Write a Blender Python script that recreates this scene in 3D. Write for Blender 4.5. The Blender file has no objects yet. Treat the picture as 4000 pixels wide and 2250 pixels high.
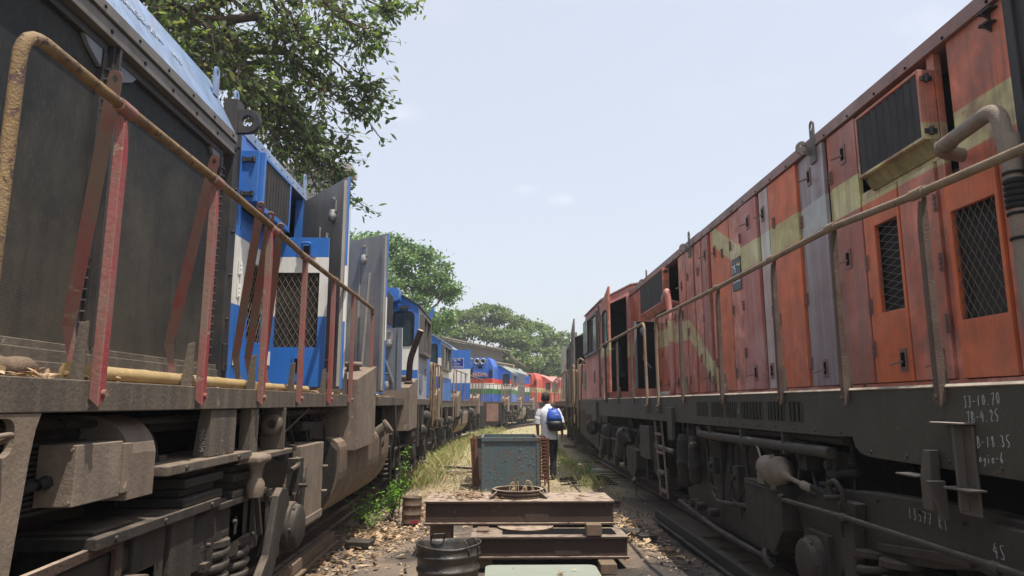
import bpy, math, random
import numpy as np
from mathutils import Vector, Matrix, geometry
random.seed(7)
RNG = np.random.default_rng(11)
R = math.radians
SC = bpy.context.scene
COL = SC.collection

# ---------------------------------------------------------------- camera
FPX, EYE = 2700.0, 1.52
PITCH = math.atan(450 / FPX)
YAW = math.atan(55 / FPX)
cam_d = bpy.data.cameras.new("camera")
cam = bpy.data.objects.new("camera", cam_d)
COL.objects.link(cam)
cam.location = (0, 0, EYE)
cam.rotation_euler = (R(90) + PITCH, 0, -YAW)
cam_d.sensor_width = 36.0
cam_d.lens = FPX / 4000 * 36.0
cam_d.clip_start = 0.05
cam_d.clip_end = 2000
SC.camera = cam

# ---------------------------------------------------------------- light
SUN_TO = Vector((0.245, -0.22, 1.0)).normalized()      # direction towards the sun: high, on the right, a little behind the camera
SUN_ELEV = math.asin(SUN_TO.z)
SUN_AZ = math.atan2(SUN_TO.x, SUN_TO.y)
w = bpy.data.worlds.new("World")
SC.world = w
w.use_nodes = True
nt = w.node_tree
nt.nodes.clear()
out = nt.nodes.new("ShaderNodeOutputWorld")
sky = nt.nodes.new("ShaderNodeTexSky")
sky.sky_type = 'NISHITA'
sky.sun_disc = False
sky.sun_elevation = SUN_ELEV
sky.sun_rotation = SUN_AZ
sky.air_density = 1.3
sky.dust_density = 3.0
sky.ozone_density = 2.0
bg = nt.nodes.new("ShaderNodeBackground")
bg.inputs["Strength"].default_value = 0.055
tc = nt.nodes.new("ShaderNodeTexCoord")
# bright summer haze over the whole dome and a few thin clouds
bg2 = nt.nodes.new("ShaderNodeBackground")
mp = nt.nodes.new("ShaderNodeMapping")
mp.inputs["Scale"].default_value = (1.0, 1.0, 2.2)
mp.inputs["Location"].default_value = (0.35, 0.1, 0.2)
nz = nt.nodes.new("ShaderNodeTexNoise")
nz.inputs["Scale"].default_value = 3.2
nz.inputs["Detail"].default_value = 9
nz.inputs["Roughness"].default_value = 0.55
cr = nt.nodes.new("ShaderNodeValToRGB")
cr.color_ramp.elements[0].position = 0.56
cr.color_ramp.elements[0].color = (0.555, 0.565, 0.605, 1)
cr.color_ramp.elements[1].position = 0.80
cr.color_ramp.elements[1].color = (0.63, 0.62, 0.63, 1)
ad = nt.nodes.new("ShaderNodeAddShader")
L = nt.links.new
L(sky.outputs[0], bg.inputs[0])
L(tc.outputs["Generated"], mp.inputs[0])
L(mp.outputs[0], nz.inputs["Vector"])
L(nz.outputs[0], cr.inputs[0])
skycol = cr.outputs[0]
nz2 = nt.nodes.new("ShaderNodeTexNoise")
nz2.inputs["Scale"].default_value = 26
nz2.inputs["Detail"].default_value = 7
L(tc.outputs["Generated"], nz2.inputs["Vector"])
for (cx_, cy_, rad_, amt_) in ((1565, 445, .042, .8), (2040, 735, .024, .9), (2215, 780, .027, .9), (1250, 980, .05, .5), (3650, 110, .07, .7)):
    # small fair-weather puffs fixed at their own places in the sky
    u_, v_ = cx_ - 2000, 1125 - cy_
    fw_ = FPX * math.cos(PITCH) - v_ * math.sin(PITCH)
    dv = Vector((u_ * math.cos(YAW) + fw_ * math.sin(YAW), fw_ * math.cos(YAW) - u_ * math.sin(YAW), FPX * math.sin(PITCH) + v_ * math.cos(PITCH))).normalized()
    sb_ = nt.nodes.new("ShaderNodeVectorMath")
    sb_.operation = 'SUBTRACT'
    L(tc.outputs["Generated"], sb_.inputs[0])
    sb_.inputs[1].default_value = dv
    sc_ = nt.nodes.new("ShaderNodeVectorMath")
    sc_.operation = 'MULTIPLY'
    L(sb_.outputs[0], sc_.inputs[0])
    sc_.inputs[1].default_value = (1 / rad_, 1 / rad_, 2.0 / rad_)
    ln_ = nt.nodes.new("ShaderNodeVectorMath")
    ln_.operation = 'LENGTH'
    L(sc_.outputs[0], ln_.inputs[0])
    ma = nt.nodes.new("ShaderNodeMath")
    ma.operation = 'MULTIPLY_ADD'
    L(nz2.outputs[0], ma.inputs[0])
    ma.inputs[1].default_value = 2.2
    ma.inputs[2].default_value = -.35
    mb_ = nt.nodes.new("ShaderNodeMath")
    mb_.operation = 'SUBTRACT'
    mb_.use_clamp = True
    L(ma.outputs[0], mb_.inputs[0])
    L(ln_.outputs["Value"], mb_.inputs[1])
    mc_ = nt.nodes.new("ShaderNodeMath")
    mc_.operation = 'MULTIPLY'
    L(mb_.outputs[0], mc_.inputs[0])
    mc_.inputs[1].default_value = amt_
    mx_ = nt.nodes.new("ShaderNodeMix")
    mx_.data_type = 'RGBA'
    L(mc_.outputs[0], mx_.inputs[0])
    L(skycol, mx_.inputs[6])
    mx_.inputs[7].default_value = (.70, .68, .69, 1)
    skycol = mx_.outputs[2]
L(skycol, bg2.inputs[0])
bg2.inputs["Strength"].default_value = 0.75
L(bg.outputs[0], ad.inputs[0])
L(bg2.outputs[0], ad.inputs[1])
L(ad.outputs[0], out.inputs[0])

sun_d = bpy.data.lights.new("sun", 'SUN')
sun_d.energy = 4.8
sun_d.angle = R(0.6)
sun_d.color = (1.0, 0.94, 0.85)
sun = bpy.data.objects.new("sun", sun_d)
COL.objects.link(sun)
sun.rotation_euler = (-SUN_TO).to_track_quat('-Z', 'Y').to_euler()
sun.location = (20, 10, 60)

SC.view_settings.view_transform = 'Standard'
SC.view_settings.look = 'None'
SC.view_settings.exposure = 0.45
SC.view_settings.gamma = 1.0
SC.render.engine = 'CYCLES'
SC.cycles.max_bounces = 6
SC.cycles.diffuse_bounces = 3
SC.cycles.glossy_bounces = 3
SC.cycles.transparent_max_bounces = 8


def at(x, y, Y):
    """point on the plane Y for a pixel of the 4000 x 2250 photograph (used to read off real positions)"""
    u, v = x - 2000, 1125 - y
    fw = FPX * math.cos(PITCH) - v * math.sin(PITCH)
    up = FPX * math.sin(PITCH) + v * math.cos(PITCH)
    X = u * math.cos(YAW) + fw * math.sin(YAW)
    D = fw * math.cos(YAW) - u * math.sin(YAW)
    k = Y / D
    return Vector((X * k, Y, EYE + up * k))


# ---------------------------------------------------------------- mesh helpers
class MB:
    def __init__(s):
        s.v, s.f, s.m, s.s = [], [], [], []

    def add(s, vs, fs, mi=0, sm=False):
        o = len(s.v)
        s.v += [tuple(p) for p in vs]
        for f in fs:
            s.f.append(tuple(i + o for i in f))
            s.m.append(mi)
            s.s.append(sm)
        return s

    def box(s, x0, x1, y0, y1, z0, z1, mi=0):
        x0, x1 = min(x0, x1), max(x0, x1)
        y0, y1 = min(y0, y1), max(y0, y1)
        z0, z1 = min(z0, z1), max(z0, z1)
        vs = [(x0, y0, z0), (x1, y0, z0), (x1, y1, z0), (x0, y1, z0), (x0, y0, z1), (x1, y0, z1), (x1, y1, z1), (x0, y1, z1)]
        return s.add(vs, [(0, 3, 2, 1), (4, 5, 6, 7), (0, 1, 5, 4), (1, 2, 6, 5), (2, 3, 7, 6), (3, 0, 4, 7)], mi)

    def bar(s, p, q, wd, th, up=(0, 0, 1), mi=0):
        """rectangular bar from p to q: wd across (perpendicular to up), th along up"""
        p, q = Vector(p), Vector(q)
        d = (q - p).normalized()
        a = d.cross(Vector(up))
        if a.length < 1e-5:
            a = d.cross(Vector((1, 0, 0)))
        a.normalize()
        b = a.cross(d).normalized()
        vs = []
        for c in (p, q):
            for i, j in ((-1, -1), (1, -1), (1, 1), (-1, 1)):
                vs.append(c + a * (wd / 2 * i) + b * (th / 2 * j))
        return s.add(vs, [(3, 2, 1, 0), (4, 5, 6, 7), (0, 1, 5, 4), (1, 2, 6, 5), (2, 3, 7, 6), (3, 0, 4, 7)], mi)

    def tube(s, pts, r, n=10, mi=0, closed=False, cap=True):
        pts = [Vector(p) for p in pts]
        k = len(pts)
        rr = r if isinstance(r, (list, tuple)) else [r] * k
        rings = []
        ref = None
        for i, p in enumerate(pts):
            a = pts[i - 1] if (i > 0 or closed) else p
            b = pts[(i + 1) % k] if (i < k - 1 or closed) else p
            d = (b - a)
            d = d.normalized() if d.length > 1e-9 else Vector((0, 0, 1))
            if ref is None:
                ref = d.orthogonal().normalized()
            ref = (ref - d * ref.dot(d))
            ref = ref.normalized() if ref.length > 1e-6 else d.orthogonal().normalized()
            c = d.cross(ref)
            rings.append([p + (ref * math.cos(2 * math.pi * j / n) + c * math.sin(2 * math.pi * j / n)) * rr[i] for j in range(n)])
        vs = [q for g in rings for q in g]
        fs = []
        for i in range(k if closed else k - 1):
            i2 = (i + 1) % k
            for j in range(n):
                j2 = (j + 1) % n
                fs.append((i * n + j, i * n + j2, i2 * n + j2, i2 * n + j))
        s.add(vs, fs, mi, True)
        if cap and not closed:
            s.add(rings[0], [tuple(reversed(range(n)))], mi)
            s.add(rings[-1], [tuple(range(n))], mi)
        return s

    def cyl(s, p, q, r0, r1=None, n=18, mi=0):
        return s.tube([p, q], [r0, r0 if r1 is None else r1], n, mi)

    def lathe(s, c, axis, prof, n=24, mi=0):
        """prof = [(along, radius)] about axis through c"""
        c, ax = Vector(c), Vector(axis).normalized()
        return s.tube_fixed([c + ax * a for a, _ in prof], [max(r, 1e-4) for _, r in prof], ax, n, mi)

    def tube_fixed(s, pts, rr, ax, n, mi):
        ref = ax.orthogonal().normalized()
        cr_ = ax.cross(ref)
        vs = []
        for p, r in zip(pts, rr):
            for j in range(n):
                t = 2 * math.pi * j / n
                vs.append(p + (ref * math.cos(t) + cr_ * math.sin(t)) * r)
        fs = []
        for i in range(len(pts) - 1):
            for j in range(n):
                j2 = (j + 1) % n
                fs.append((i * n + j, i * n + j2, (i + 1) * n + j2, (i + 1) * n + j))
        o = len(s.v)
        s.add(vs, fs, mi, True)
        return s

    def prism(s, poly, axis, a, b, holes=(), mi=0):
        """2D polygon extruded along 'x','y' or 'z' from a to b; holes = list of 2D polygons"""
        def P(u, v, t):
            return {'x': (t, u, v), 'y': (u, t, v), 'z': (u, v, t)}[axis]
        loops = [list(poly)] + [list(h) for h in holes]
        tri = geometry.tessellate_polygon([[Vector((u, v, 0)) for u, v in l] for l in loops])
        flat = [q for l in loops for q in l]
        n = len(flat)
        vs = [P(u, v, a) for u, v in flat] + [P(u, v, b) for u, v in flat]
        fs = [tuple(t) for t in tri] + [tuple(i + n for i in reversed(t)) for t in tri]
        o = 0
        for l in loops:
            m = len(l)
            for i in range(m):
                j = (i + 1) % m
                fs.append((o + i, o + j, n + o + j, n + o + i))
            o += m
        return s.add(vs, fs, mi)

    def helix(s, c, r, h, turns, rw, n=8, mi=0, seg=14):
        k = int(turns * seg)
        pts = [(c[0] + r * math.cos(2 * math.pi * i / seg), c[1] + r * math.sin(2 * math.pi * i / seg), c[2] + h * i / k) for i in range(k + 1)]
        return s.tube(pts, rw, n, mi)

    def quadf(s, pts, mi=0):
        return s.add(pts, [tuple(range(len(pts)))], mi)


def rrect(u0, u1, v0, v1, r, k=5):
    p = []
    for cx, cy, a0 in ((u1 - r, v1 - r, 0), (u0 + r, v1 - r, 90), (u0 + r, v0 + r, 180), (u1 - r, v0 + r, 270)):
        for i in range(k + 1):
            t = R(a0 + 90 * i / k)
            p.append((cx + r * math.cos(t), cy + r * math.sin(t)))
    return p


def circ(u, v, r, n=20):
    return [(u + r * math.cos(2 * math.pi * i / n), v + r * math.sin(2 * math.pi * i / n)) for i in range(n)]


def bend(pts, r=0.08, k=6):
    """round the corners of a polyline"""
    pts = [Vector(p) for p in pts]
    o = [pts[0]]
    for i in range(1, len(pts) - 1):
        a, b, c = pts[i - 1], pts[i], pts[i + 1]
        d1, d2 = (a - b), (c - b)
        q = min(r, d1.length * .49, d2.length * .49)
        p1, p2 = b + d1.normalized() * q, b + d2.normalized() * q
        for j in range(k + 1):
            t = j / k
            o.append(p1 * (1 - t) ** 2 + b * 2 * t * (1 - t) + p2 * t * t)
    o.append(pts[-1])
    return o


BASE = {}


NOSPLIT = ('screen', 'rivets', 'chain', 'grille', 'louvre', 'slots', 'blister', 'rail', 'sleeper', 'litter', 'mount', 'print', 'logo', 'swoosh', 'chalk', 'ground', 'spring', 'weathered')


def clusters(mb):
    """groups of faces whose pieces touch each other (by their boxes)"""
    n = len(mb.v)
    par = list(range(n))
    def find(i):
        while par[i] != i:
            par[i] = par[par[i]]
            i = par[i]
        return i
    for f in mb.f:
        a = find(f[0])
        for i in f[1:]:
            par[find(i)] = a
    comp = {}
    for i in range(n):
        comp.setdefault(find(i), []).append(i)
    keys = list(comp)
    if len(keys) < 2 or len(keys) > 90:
        return None
    V = np.array(mb.v)
    bb = [(V[comp[k]].min(0) - .004, V[comp[k]].max(0) + .004) for k in keys]
    q = list(range(len(keys)))
    def fq(i):
        while q[i] != i: i = q[i]
        return i
    for i in range(len(keys)):
        for j in range(i):
            if (bb[i][0] <= bb[j][1]).all() and (bb[j][0] <= bb[i][1]).all():
                a, b = fq(i), fq(j)
                if a != b: q[a] = b
    lab = {k: fq(i) for i, k in enumerate(keys)}
    g = {}
    for fi, f in enumerate(mb.f):
        g.setdefault(lab[find(f[0])], []).append(fi)
    return sorted(g.values(), key=lambda l: -len(l)) if 1 < len(g) <= 14 else None


def part(name, mb, mats, parent=None, bev=0.0, label=None, kind=None):
    """link the collected faces under their thing: ONE mesh object for each separate piece"""
    g = None
    if parent and not any(w_ in name for w_ in NOSPLIT):
        g = clusters(mb)
    if not g:
        return part1(name, mb, mats, parent, bev, label, kind)
    first = None
    for fl in g:
        m2 = MB()
        ids = {}
        for fi in fl:
            for i in mb.f[fi]:
                if i not in ids:
                    ids[i] = len(m2.v)
                    m2.v.append(mb.v[i])
            m2.f.append(tuple(ids[i] for i in mb.f[fi]))
            m2.m.append(mb.m[fi])
            m2.s.append(mb.s[fi])
        o = part1(name, m2, mats, parent, bev, label, kind)
        first = first or o
    return first


def part1(name, mb, mats, parent=None, bev=0.0, label=None, kind=None):
    b = BASE.get(parent.name, Vector()) if parent else Vector()
    me = bpy.data.meshes.new(name)
    vs = [(x - b.x, y - b.y, z - b.z) for x, y, z in mb.v]
    me.from_pydata(vs, [], mb.f)
    if not isinstance(mats, (list, tuple)):
        mats = [mats]
    for m in mats:
        me.materials.append(m)
    me.polygons.foreach_set("material_index", mb.m)
    me.polygons.foreach_set("use_smooth", mb.s)
    me.update()
    import bmesh
    bm = bmesh.new()
    bm.from_mesh(me)
    bmesh.ops.recalc_face_normals(bm, faces=bm.faces)
    bm.to_mesh(me)
    bm.free()
    o = bpy.data.objects.new(name, me)
    COL.objects.link(o)
    if parent:
        o.parent = parent
        BASE[o.name] = b
    if bev:
        md = o.modifiers.new("edge", 'BEVEL')
        md.width = bev
        md.segments = 2
        md.limit_method = 'ANGLE'
        md.angle_limit = R(40)
    if label:
        o["label"] = label
    if kind:
        o["kind"] = kind
    return o


def solo(name, mb, mats, label, cat, bev=0.0, group=None, kind=None):
    o = part(name, mb, mats, None, bev)
    # origin to the middle of the base
    vs = [v.co for v in o.data.vertices]
    c = Vector((sum(v.x for v in vs) / len(vs), sum(v.y for v in vs) / len(vs), min(v.z for v in vs)))
    o.data.transform(Matrix.Translation(-c))
    o.location = c
    return tag(o, label, cat, group, kind)


def tag(o, label=None, cat=None, group=None, kind=None):
    if label: o["label"] = label
    if cat: o["category"] = cat
    if group: o["group"] = group
    if kind: o["kind"] = kind
    return o


def thing(name, label, cat, loc=(0, 0, 0), group=None):
    o = bpy.data.objects.new(name, None)
    COL.objects.link(o)
    o.location = loc
    o.empty_display_size = 0.3
    BASE[o.name] = Vector(loc)
    return tag(o, label, cat, group)


def text_part(name, txt, size, origin, ux, uy, mat, parent=None, ext=0.002, align='LEFT'):
    """flat lettering as a thin mesh lying in the plane of ux, uy"""
    cu = bpy.data.curves.new("lettering", 'FONT')
    cu.body = txt
    cu.size = size
    cu.extrude = ext
    cu.align_x = align
    t = bpy.data.objects.new("lettering", cu)
    COL.objects.link(t)
    dg = bpy.context.evaluated_depsgraph_get()
    me = bpy.data.meshes.new_from_object(t.evaluated_get(dg))
    bpy.data.objects.remove(t)
    bpy.data.curves.remove(cu)
    ux, uy = Vector(ux).normalized(), Vector(uy).normalized()
    nn = ux.cross(uy)
    M4 = Matrix(((ux.x, uy.x, nn.x, origin[0]), (ux.y, uy.y, nn.y, origin[1]), (ux.z, uy.z, nn.z, origin[2]), (0, 0, 0, 1)))
    b = BASE.get(parent.name, Vector()) if parent else Vector()
    me.transform(Matrix.Translation(-b) @ M4)
    me.materials.clear()
    me.materials.append(mat)
    me.name = name
    o = bpy.data.objects.new(name, me)
    COL.objects.link(o)
    if parent:
        o.parent = parent
        BASE[o.name] = b
    return o


# ---------------------------------------------------------------- materials
def nodes_of(name):
    m = bpy.data.materials.new(name)
    m.use_nodes = True
    n = m.node_tree
    return m, n, n.nodes["Principled BSDF"], n.links.new


def noise(n, vec, scale, detail=4, rough=.55, dist=0.0):
    t = n.nodes.new("ShaderNodeTexNoise")
    t.inputs["Scale"].default_value = scale
    t.inputs["Detail"].default_value = detail
    t.inputs["Roughness"].default_value = rough
    t.inputs["Distortion"].default_value = dist
    if vec is not None:
        n.links.new(vec, t.inputs["Vector"])
    return t.outputs[0]


def ramp(n, fac, p0, p1, c0=(0, 0, 0, 1), c1=(1, 1, 1, 1)):
    r = n.nodes.new("ShaderNodeValToRGB")
    r.color_ramp.elements[0].position = p0
    r.color_ramp.elements[1].position = p1
    r.color_ramp.elements[0].color = c0
    r.color_ramp.elements[1].color = c1
    n.links.new(fac, r.inputs[0])
    return r.outputs[0]


def mix(n, fac, a, b):
    m = n.nodes.new("ShaderNodeMix")
    m.data_type = 'RGBA'
    for sock, v in ((m.inputs[0], fac), (m.inputs[6], a), (m.inputs[7], b)):
        if isinstance(v, (int, float)):
            sock.default_value = v
        elif isinstance(v, (tuple, list)):
            sock.default_value = (v[0], v[1], v[2], 1)
        else:
            n.links.new(v, sock)
    return m.outputs[2]


def mathn(n, op, a, b=None, c=None):
    m = n.nodes.new("ShaderNodeMath")
    m.operation = op
    for i, v in enumerate((a, b, c)):
        if v is None: continue
        if isinstance(v, (int, float)):
            m.inputs[i].default_value = v
        else:
            n.links.new(v, m.inputs[i])
    return m.outputs[0]


def mapped(n, vec, sc, loc=(0, 0, 0)):
    m = n.nodes.new("ShaderNodeMapping")
    m.inputs["Scale"].default_value = sc
    m.inputs["Location"].default_value = loc
    n.links.new(vec, m.inputs[0])
    return m.outputs[0]


def weathered(name, col, dirt=(0.10, 0.075, 0.055), grime=0.35, streak=0.3, streak_col=None, chips=0.0,
              chip_col=(0.12, 0.05, 0.025), rough=0.6, spec=0.35, bump=0.15, scale=1.0, fade=0.2, dust=0.35, gl=(.38, .75),
              dust_col=(0.22, 0.17, 0.12), bands=None, metal=0.0, paint=None, runs=0.0, dent=0.0):
    """painted or bare steel with faded patches, rain streaks, chipped spots and dust lying on its upper faces.
    bands = [(z0, z1, colour)] painted stripes by height; paint = function(n, vec, colour) for other stripes"""
    m, n, bs, lk = nodes_of(name)
    tcn = n.nodes.new("ShaderNodeTexCoord")
    vec = tcn.outputs["Object"]
    c = mix(n, 0.0, col, col)
    if bands:
        sp = n.nodes.new("ShaderNodeSeparateXYZ")
        lk(vec, sp.inputs[0])
        for z0, z1, bc in bands:
            k = mathn(n, 'MULTIPLY', mathn(n, 'GREATER_THAN', sp.outputs[2], z0), mathn(n, 'LESS_THAN', sp.outputs[2], z1))
            c = mix(n, k, c, bc)
    if paint:
        c = paint(n, vec, c)
    big = noise(n, vec, 1.6 * scale, 5, .6)
    hs = n.nodes.new("ShaderNodeHueSaturation")
    hs.inputs["Saturation"].default_value = 0.72
    hs.inputs["Value"].default_value = 1.0 + fade
    lk(c, hs.inputs["Color"])
    c = mix(n, mathn(n, 'MULTIPLY', ramp(n, big, .42, .72), min(1, fade * 2.5)), c, hs.outputs[0])
    dn = noise(n, vec, 4.5 * scale, 8, .65, .3)
    c = mix(n, mathn(n, 'MULTIPLY', ramp(n, dn, *gl), grime), c, dirt)
    if streak:
        sv = mapped(n, vec, (7 * scale, 7 * scale, .35 * scale))
        sn = noise(n, sv, 1.6, 6, .6)
        c = mix(n, mathn(n, 'MULTIPLY', ramp(n, sn, .45, .72), streak), c, streak_col or dirt)
    if runs:         # thin rain runs of rust and soot
        rn = noise(n, mapped(n, vec, (26, 26, .55)), 1.5, 5, .6, .2)
        rk = mathn(n, 'MULTIPLY', ramp(n, rn, .54, .63), ramp(n, noise(n, vec, 1.9, 3), .42, .6))
        c = mix(n, mathn(n, 'MULTIPLY', rk, runs), c, (.085, .05, .04))
        r2 = noise(n, mapped(n, vec, (17, 17, .4), (3, 1, 2)), 1.4, 5, .6, .2)
        rk = mathn(n, 'MULTIPLY', ramp(n, r2, .56, .66), ramp(n, noise(n, mapped(n, vec, (1, 1, 1), (5, 2, 0)), 1.5, 3), .45, .62))
        c = mix(n, mathn(n, 'MULTIPLY', rk, runs * .8), c, (.48, .30, .24))
    hgt = noise(n, vec, 55 * scale, 4, .6)
    if dent:
        hgt = mathn(n, 'ADD', hgt, mathn(n, 'MULTIPLY', noise(n, vec, 3.2, 2, .4), dent * 22))
    if chips:
        cn = noise(n, vec, 11 * scale, 6, .62, .4)
        ck = ramp(n, cn, .70 - chips * .3, .73 - chips * .3)
        c = mix(n, ck, c, chip_col)
        hgt = mathn(n, 'SUBTRACT', hgt, mathn(n, 'MULTIPLY', ck, .8))
    if dust:
        g = n.nodes.new("ShaderNodeNewGeometry")
        s2 = n.nodes.new("ShaderNodeSeparateXYZ")
        lk(g.outputs["Normal"], s2.inputs[0])
        k = mathn(n, 'MULTIPLY', ramp(n, s2.outputs[2], .45, .9), mathn(n, 'MULTIPLY', ramp(n, noise(n, vec, 9 * scale, 5), .3, .6), dust))
        c = mix(n, k, c, dust_col)
    lk(c, bs.inputs["Base Color"])
    rr = mathn(n, 'MULTIPLY_ADD', dn, .35, rough - .15)
    lk(rr, bs.inputs["Roughness"])
    bs.inputs["Specular IOR Level"].default_value = spec
    bs.inputs["Metallic"].default_value = metal
    if bump:
        b = n.nodes.new("ShaderNodeBump")
        b.inputs["Strength"].default_value = bump
        b.inputs["Distance"].default_value = 0.012
        lk(hgt, b.inputs["Height"])
        lk(b.outputs[0], bs.inputs["Normal"])
    return m


def plain(name, col, rough=.6, spec=.3, var=.25, scale=12, metal=0.0, bump=0.0):
    m, n, bs, lk = nodes_of(name)
    tcn = n.nodes.new("ShaderNodeTexCoord")
    k = noise(n, tcn.outputs["Object"], scale, 5, .6)
    c = mix(n, ramp(n, k, .3, .7), [q * (1 - var) for q in col], [min(1, q * (1 + var)) for q in col])
    lk(c, bs.inputs["Base Color"])
    bs.inputs["Roughness"].default_value = rough
    bs.inputs["Specular IOR Level"].default_value = spec
    bs.inputs["Metallic"].default_value = metal
    if bump:
        b = n.nodes.new("ShaderNodeBump")
        b.inputs["Strength"].default_value = bump
        b.inputs["Distance"].default_value = .02
        lk(k, b.inputs["Height"])
        lk(b.outputs[0], bs.inputs["Normal"])
    return m


def leafmat(name, cols, scale=3.0, trans=.35, rough=.45):
    m, n, bs, lk = nodes_of(name)
    g = n.nodes.new("ShaderNodeNewGeometry")
    rnd = g.outputs["Random Per Island"]
    r = n.nodes.new("ShaderNodeValToRGB")
    el = r.color_ramp.elements
    while len(el) < len(cols): el.new(0.5)
    for i, c in enumerate(cols):
        el[i].position = i / (len(cols) - 1)
        el[i].color = (*c, 1)
    lk(rnd, r.inputs[0])
    lk(r.outputs[0], bs.inputs["Base Color"])
    bs.inputs["Roughness"].default_value = rough
    bs.inputs["Specular IOR Level"].default_value = .35
    if trans:
        tr = n.nodes.new("ShaderNodeBsdfTranslucent")
        hs = n.nodes.new("ShaderNodeHueSaturation")
        hs.inputs["Value"].default_value = 1.7
        hs.inputs["Saturation"].default_value = 1.1
        lk(r.outputs[0], hs.inputs["Color"])
        lk(hs.outputs[0], tr.inputs[0])
        mx = n.nodes.new("ShaderNodeMixShader")
        mx.inputs[0].default_value = trans
        lk(bs.outputs[0], mx.inputs[1])
        lk(tr.outputs[0], mx.inputs[2])
        lk(mx.outputs[0], n.nodes["Material Output"].inputs[0])
    return m


BLUE = (0.018, 0.135, 0.45)
CREAM = (0.70, 0.68, 0.62)
RED = (0.60, 0.145, 0.060)
OLIVE = (0.58, 0.52, 0.21)
DUSTY = (0.16, 0.125, 0.095)


def orange_paint(n, vec, c, band=None):
    """olive-yellow band that zigzags along the red hood, as straight painted strokes (y = along, z = up)"""
    sp = n.nodes.new("ShaderNodeSeparateXYZ")
    n.links.new(vec, sp.inputs[0])
    y, z = sp.outputs[1], sp.outputs[2]
    acc = None
    for ya, yb, za, zb, hw in STROKES:
        k = (zb - za) / (yb - ya)
        zc = mathn(n, 'MULTIPLY_ADD', y, k, za - k * ya)
        d = mathn(n, 'ABSOLUTE', mathn(n, 'SUBTRACT', z, zc))
        a = mathn(n, 'LESS_THAN', d, hw)
        a = mathn(n, 'MULTIPLY', a, mathn(n, 'GREATER_THAN', y, ya))
        a = mathn(n, 'MULTIPLY', a, mathn(n, 'LESS_THAN', y, yb))
        acc = a if acc is None else mathn(n, 'MAXIMUM', acc, a)
    return mix(n, acc, c, band or OLIVE)


# strokes of the band on the near red locomotive: y0, y1, z0, z1, half height (object space = world height, y from its base)
STROKES = [(a - 9, b - 9, c, d, e) for a, b, c, d, e in ((2.0, 7.32, 3.08, 3.07, 0.13), (7.3, 8.35, 3.05, 3.58, 0.125),
           (9.52, 14.2, 2.54, 2.57, 0.14), (8.38, 9.53, 1.80, 2.54, 0.145))]
M = {}
M['blue'] = weathered('blue_paint', BLUE, grime=.12, streak=.18, fade=.12, rough=.42, spec=.5, bands=[(2.27, 2.80, CREAM)], dust=.3, bump=.05, streak_col=(.05, .06, .09))
M['blue_only'] = weathered('plain_blue_paint', BLUE, grime=.12, streak=.15, fade=.15, rough=.4, spec=.5, dust=.3, bump=.05)
M['blue_roof'] = weathered('sky_lit_blue_paint', (0.14, 0.23, 0.39), grime=.3, streak=.55, streak_col=(.11, .09, .08), runs=.6, rough=.36, spec=.6, fade=.4, dust=.1, bump=.05)  # paler blue puts sky and sun light on the roof slope into the colour
M['cream'] = weathered('cream_paint', CREAM, grime=.15, streak=.25, rough=.5, bump=.05)
M['cab1'] = weathered('blue_cab_paint', BLUE, grime=.1, streak=.12, fade=.12, rough=.42, spec=.5, bands=[(2.12, 2.60, CREAM)], streak_col=(.25, .13, .06), bump=.05)
M['cab_side'] = weathered('worn_whitish_cab_paint', (.33, .35, .40), grime=.35, streak=.5, streak_col=(.12, .11, .11), bump=.08)
M['tri'] = weathered('blue_paint_with_three_bands', (.02, .11, .46), grime=.12, streak=.15, fade=.15, rough=.45, bump=.03,
                     bands=[(2.62, 2.88, (.62, .06, .03)), (2.32, 2.62, CREAM), (2.02, 2.32, (.03, .16, .05))])
M['red_far'] = weathered('bright_red_paint', (.52, .075, .045), grime=.12, streak=.2, bands=[(2.38, 2.75, (.5, .42, .2))], bump=.03)
M['brown_far'] = weathered('brown_grey_dirty_paint', (.10, .08, .07), grime=.5, streak=.5, streak_col=(.20, .16, .12))
M['red'] = weathered('red_orange_paint', RED, dirt=(.24, .105, .08), grime=.75, gl=(.36, .62), streak=.5, streak_col=(.20, .11, .085), rough=.46, spec=.45, fade=.45, chips=.06, chip_col=(.13, .07, .05), runs=.42, dent=.5, paint=orange_paint, bump=.08)
M['red_bright'] = weathered('fresh_orange_paint', (.68, .145, .038), chips=.06, runs=.35, dent=.4, chip_col=(.12, .06, .04), dirt=(.24, .11, .08), grime=.5, gl=(.38, .68), streak=.25, streak_col=(.2, .10, .07), rough=.48, fade=.15, paint=orange_paint, bump=.08)
M['red_dirty'] = weathered('sooty_red_paint', (.40, .115, .07), runs=.55, dent=.5, chips=.06, chip_col=(.1, .06, .05), dirt=(.11, .085, .07), grime=.45, streak=.75, streak_col=(.22, .145, .115), rough=.5, fade=.3, paint=orange_paint, bump=.08)
M['red_roof'] = weathered('brown_red_roof_paint', (.25, .125, .10), dirt=(.09, .06, .05), grime=.5, streak=.3, rough=.5, fade=.3)
M['pink'] = weathered('faded_pink_red_paint', (.46, .14, .11), runs=.4, dent=.5, dirt=(.2, .14, .13), grime=.3, streak=.75, streak_col=(.42, .30, .27), rough=.55, fade=.4, paint=orange_paint)
M['grey_door'] = weathered('worn_grey_purple_door', (.22, .15, .15), dirt=(.13, .10, .10), grime=.45, streak=.9, streak_col=(.40, .36, .36), rough=.38, spec=.5, fade=.3, paint=lambda n, v, c: orange_paint(n, v, c, (.40, .41, .36)))
M['whitish'] = weathered('scuffed_whitish_paint', (.50, .40, .37), dirt=(.30, .14, .11), grime=.4, streak=.6, streak_col=(.34, .12, .07), rough=.45, paint=lambda n, v, c: orange_paint(n, v, c, (.62, .63, .52)))
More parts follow.
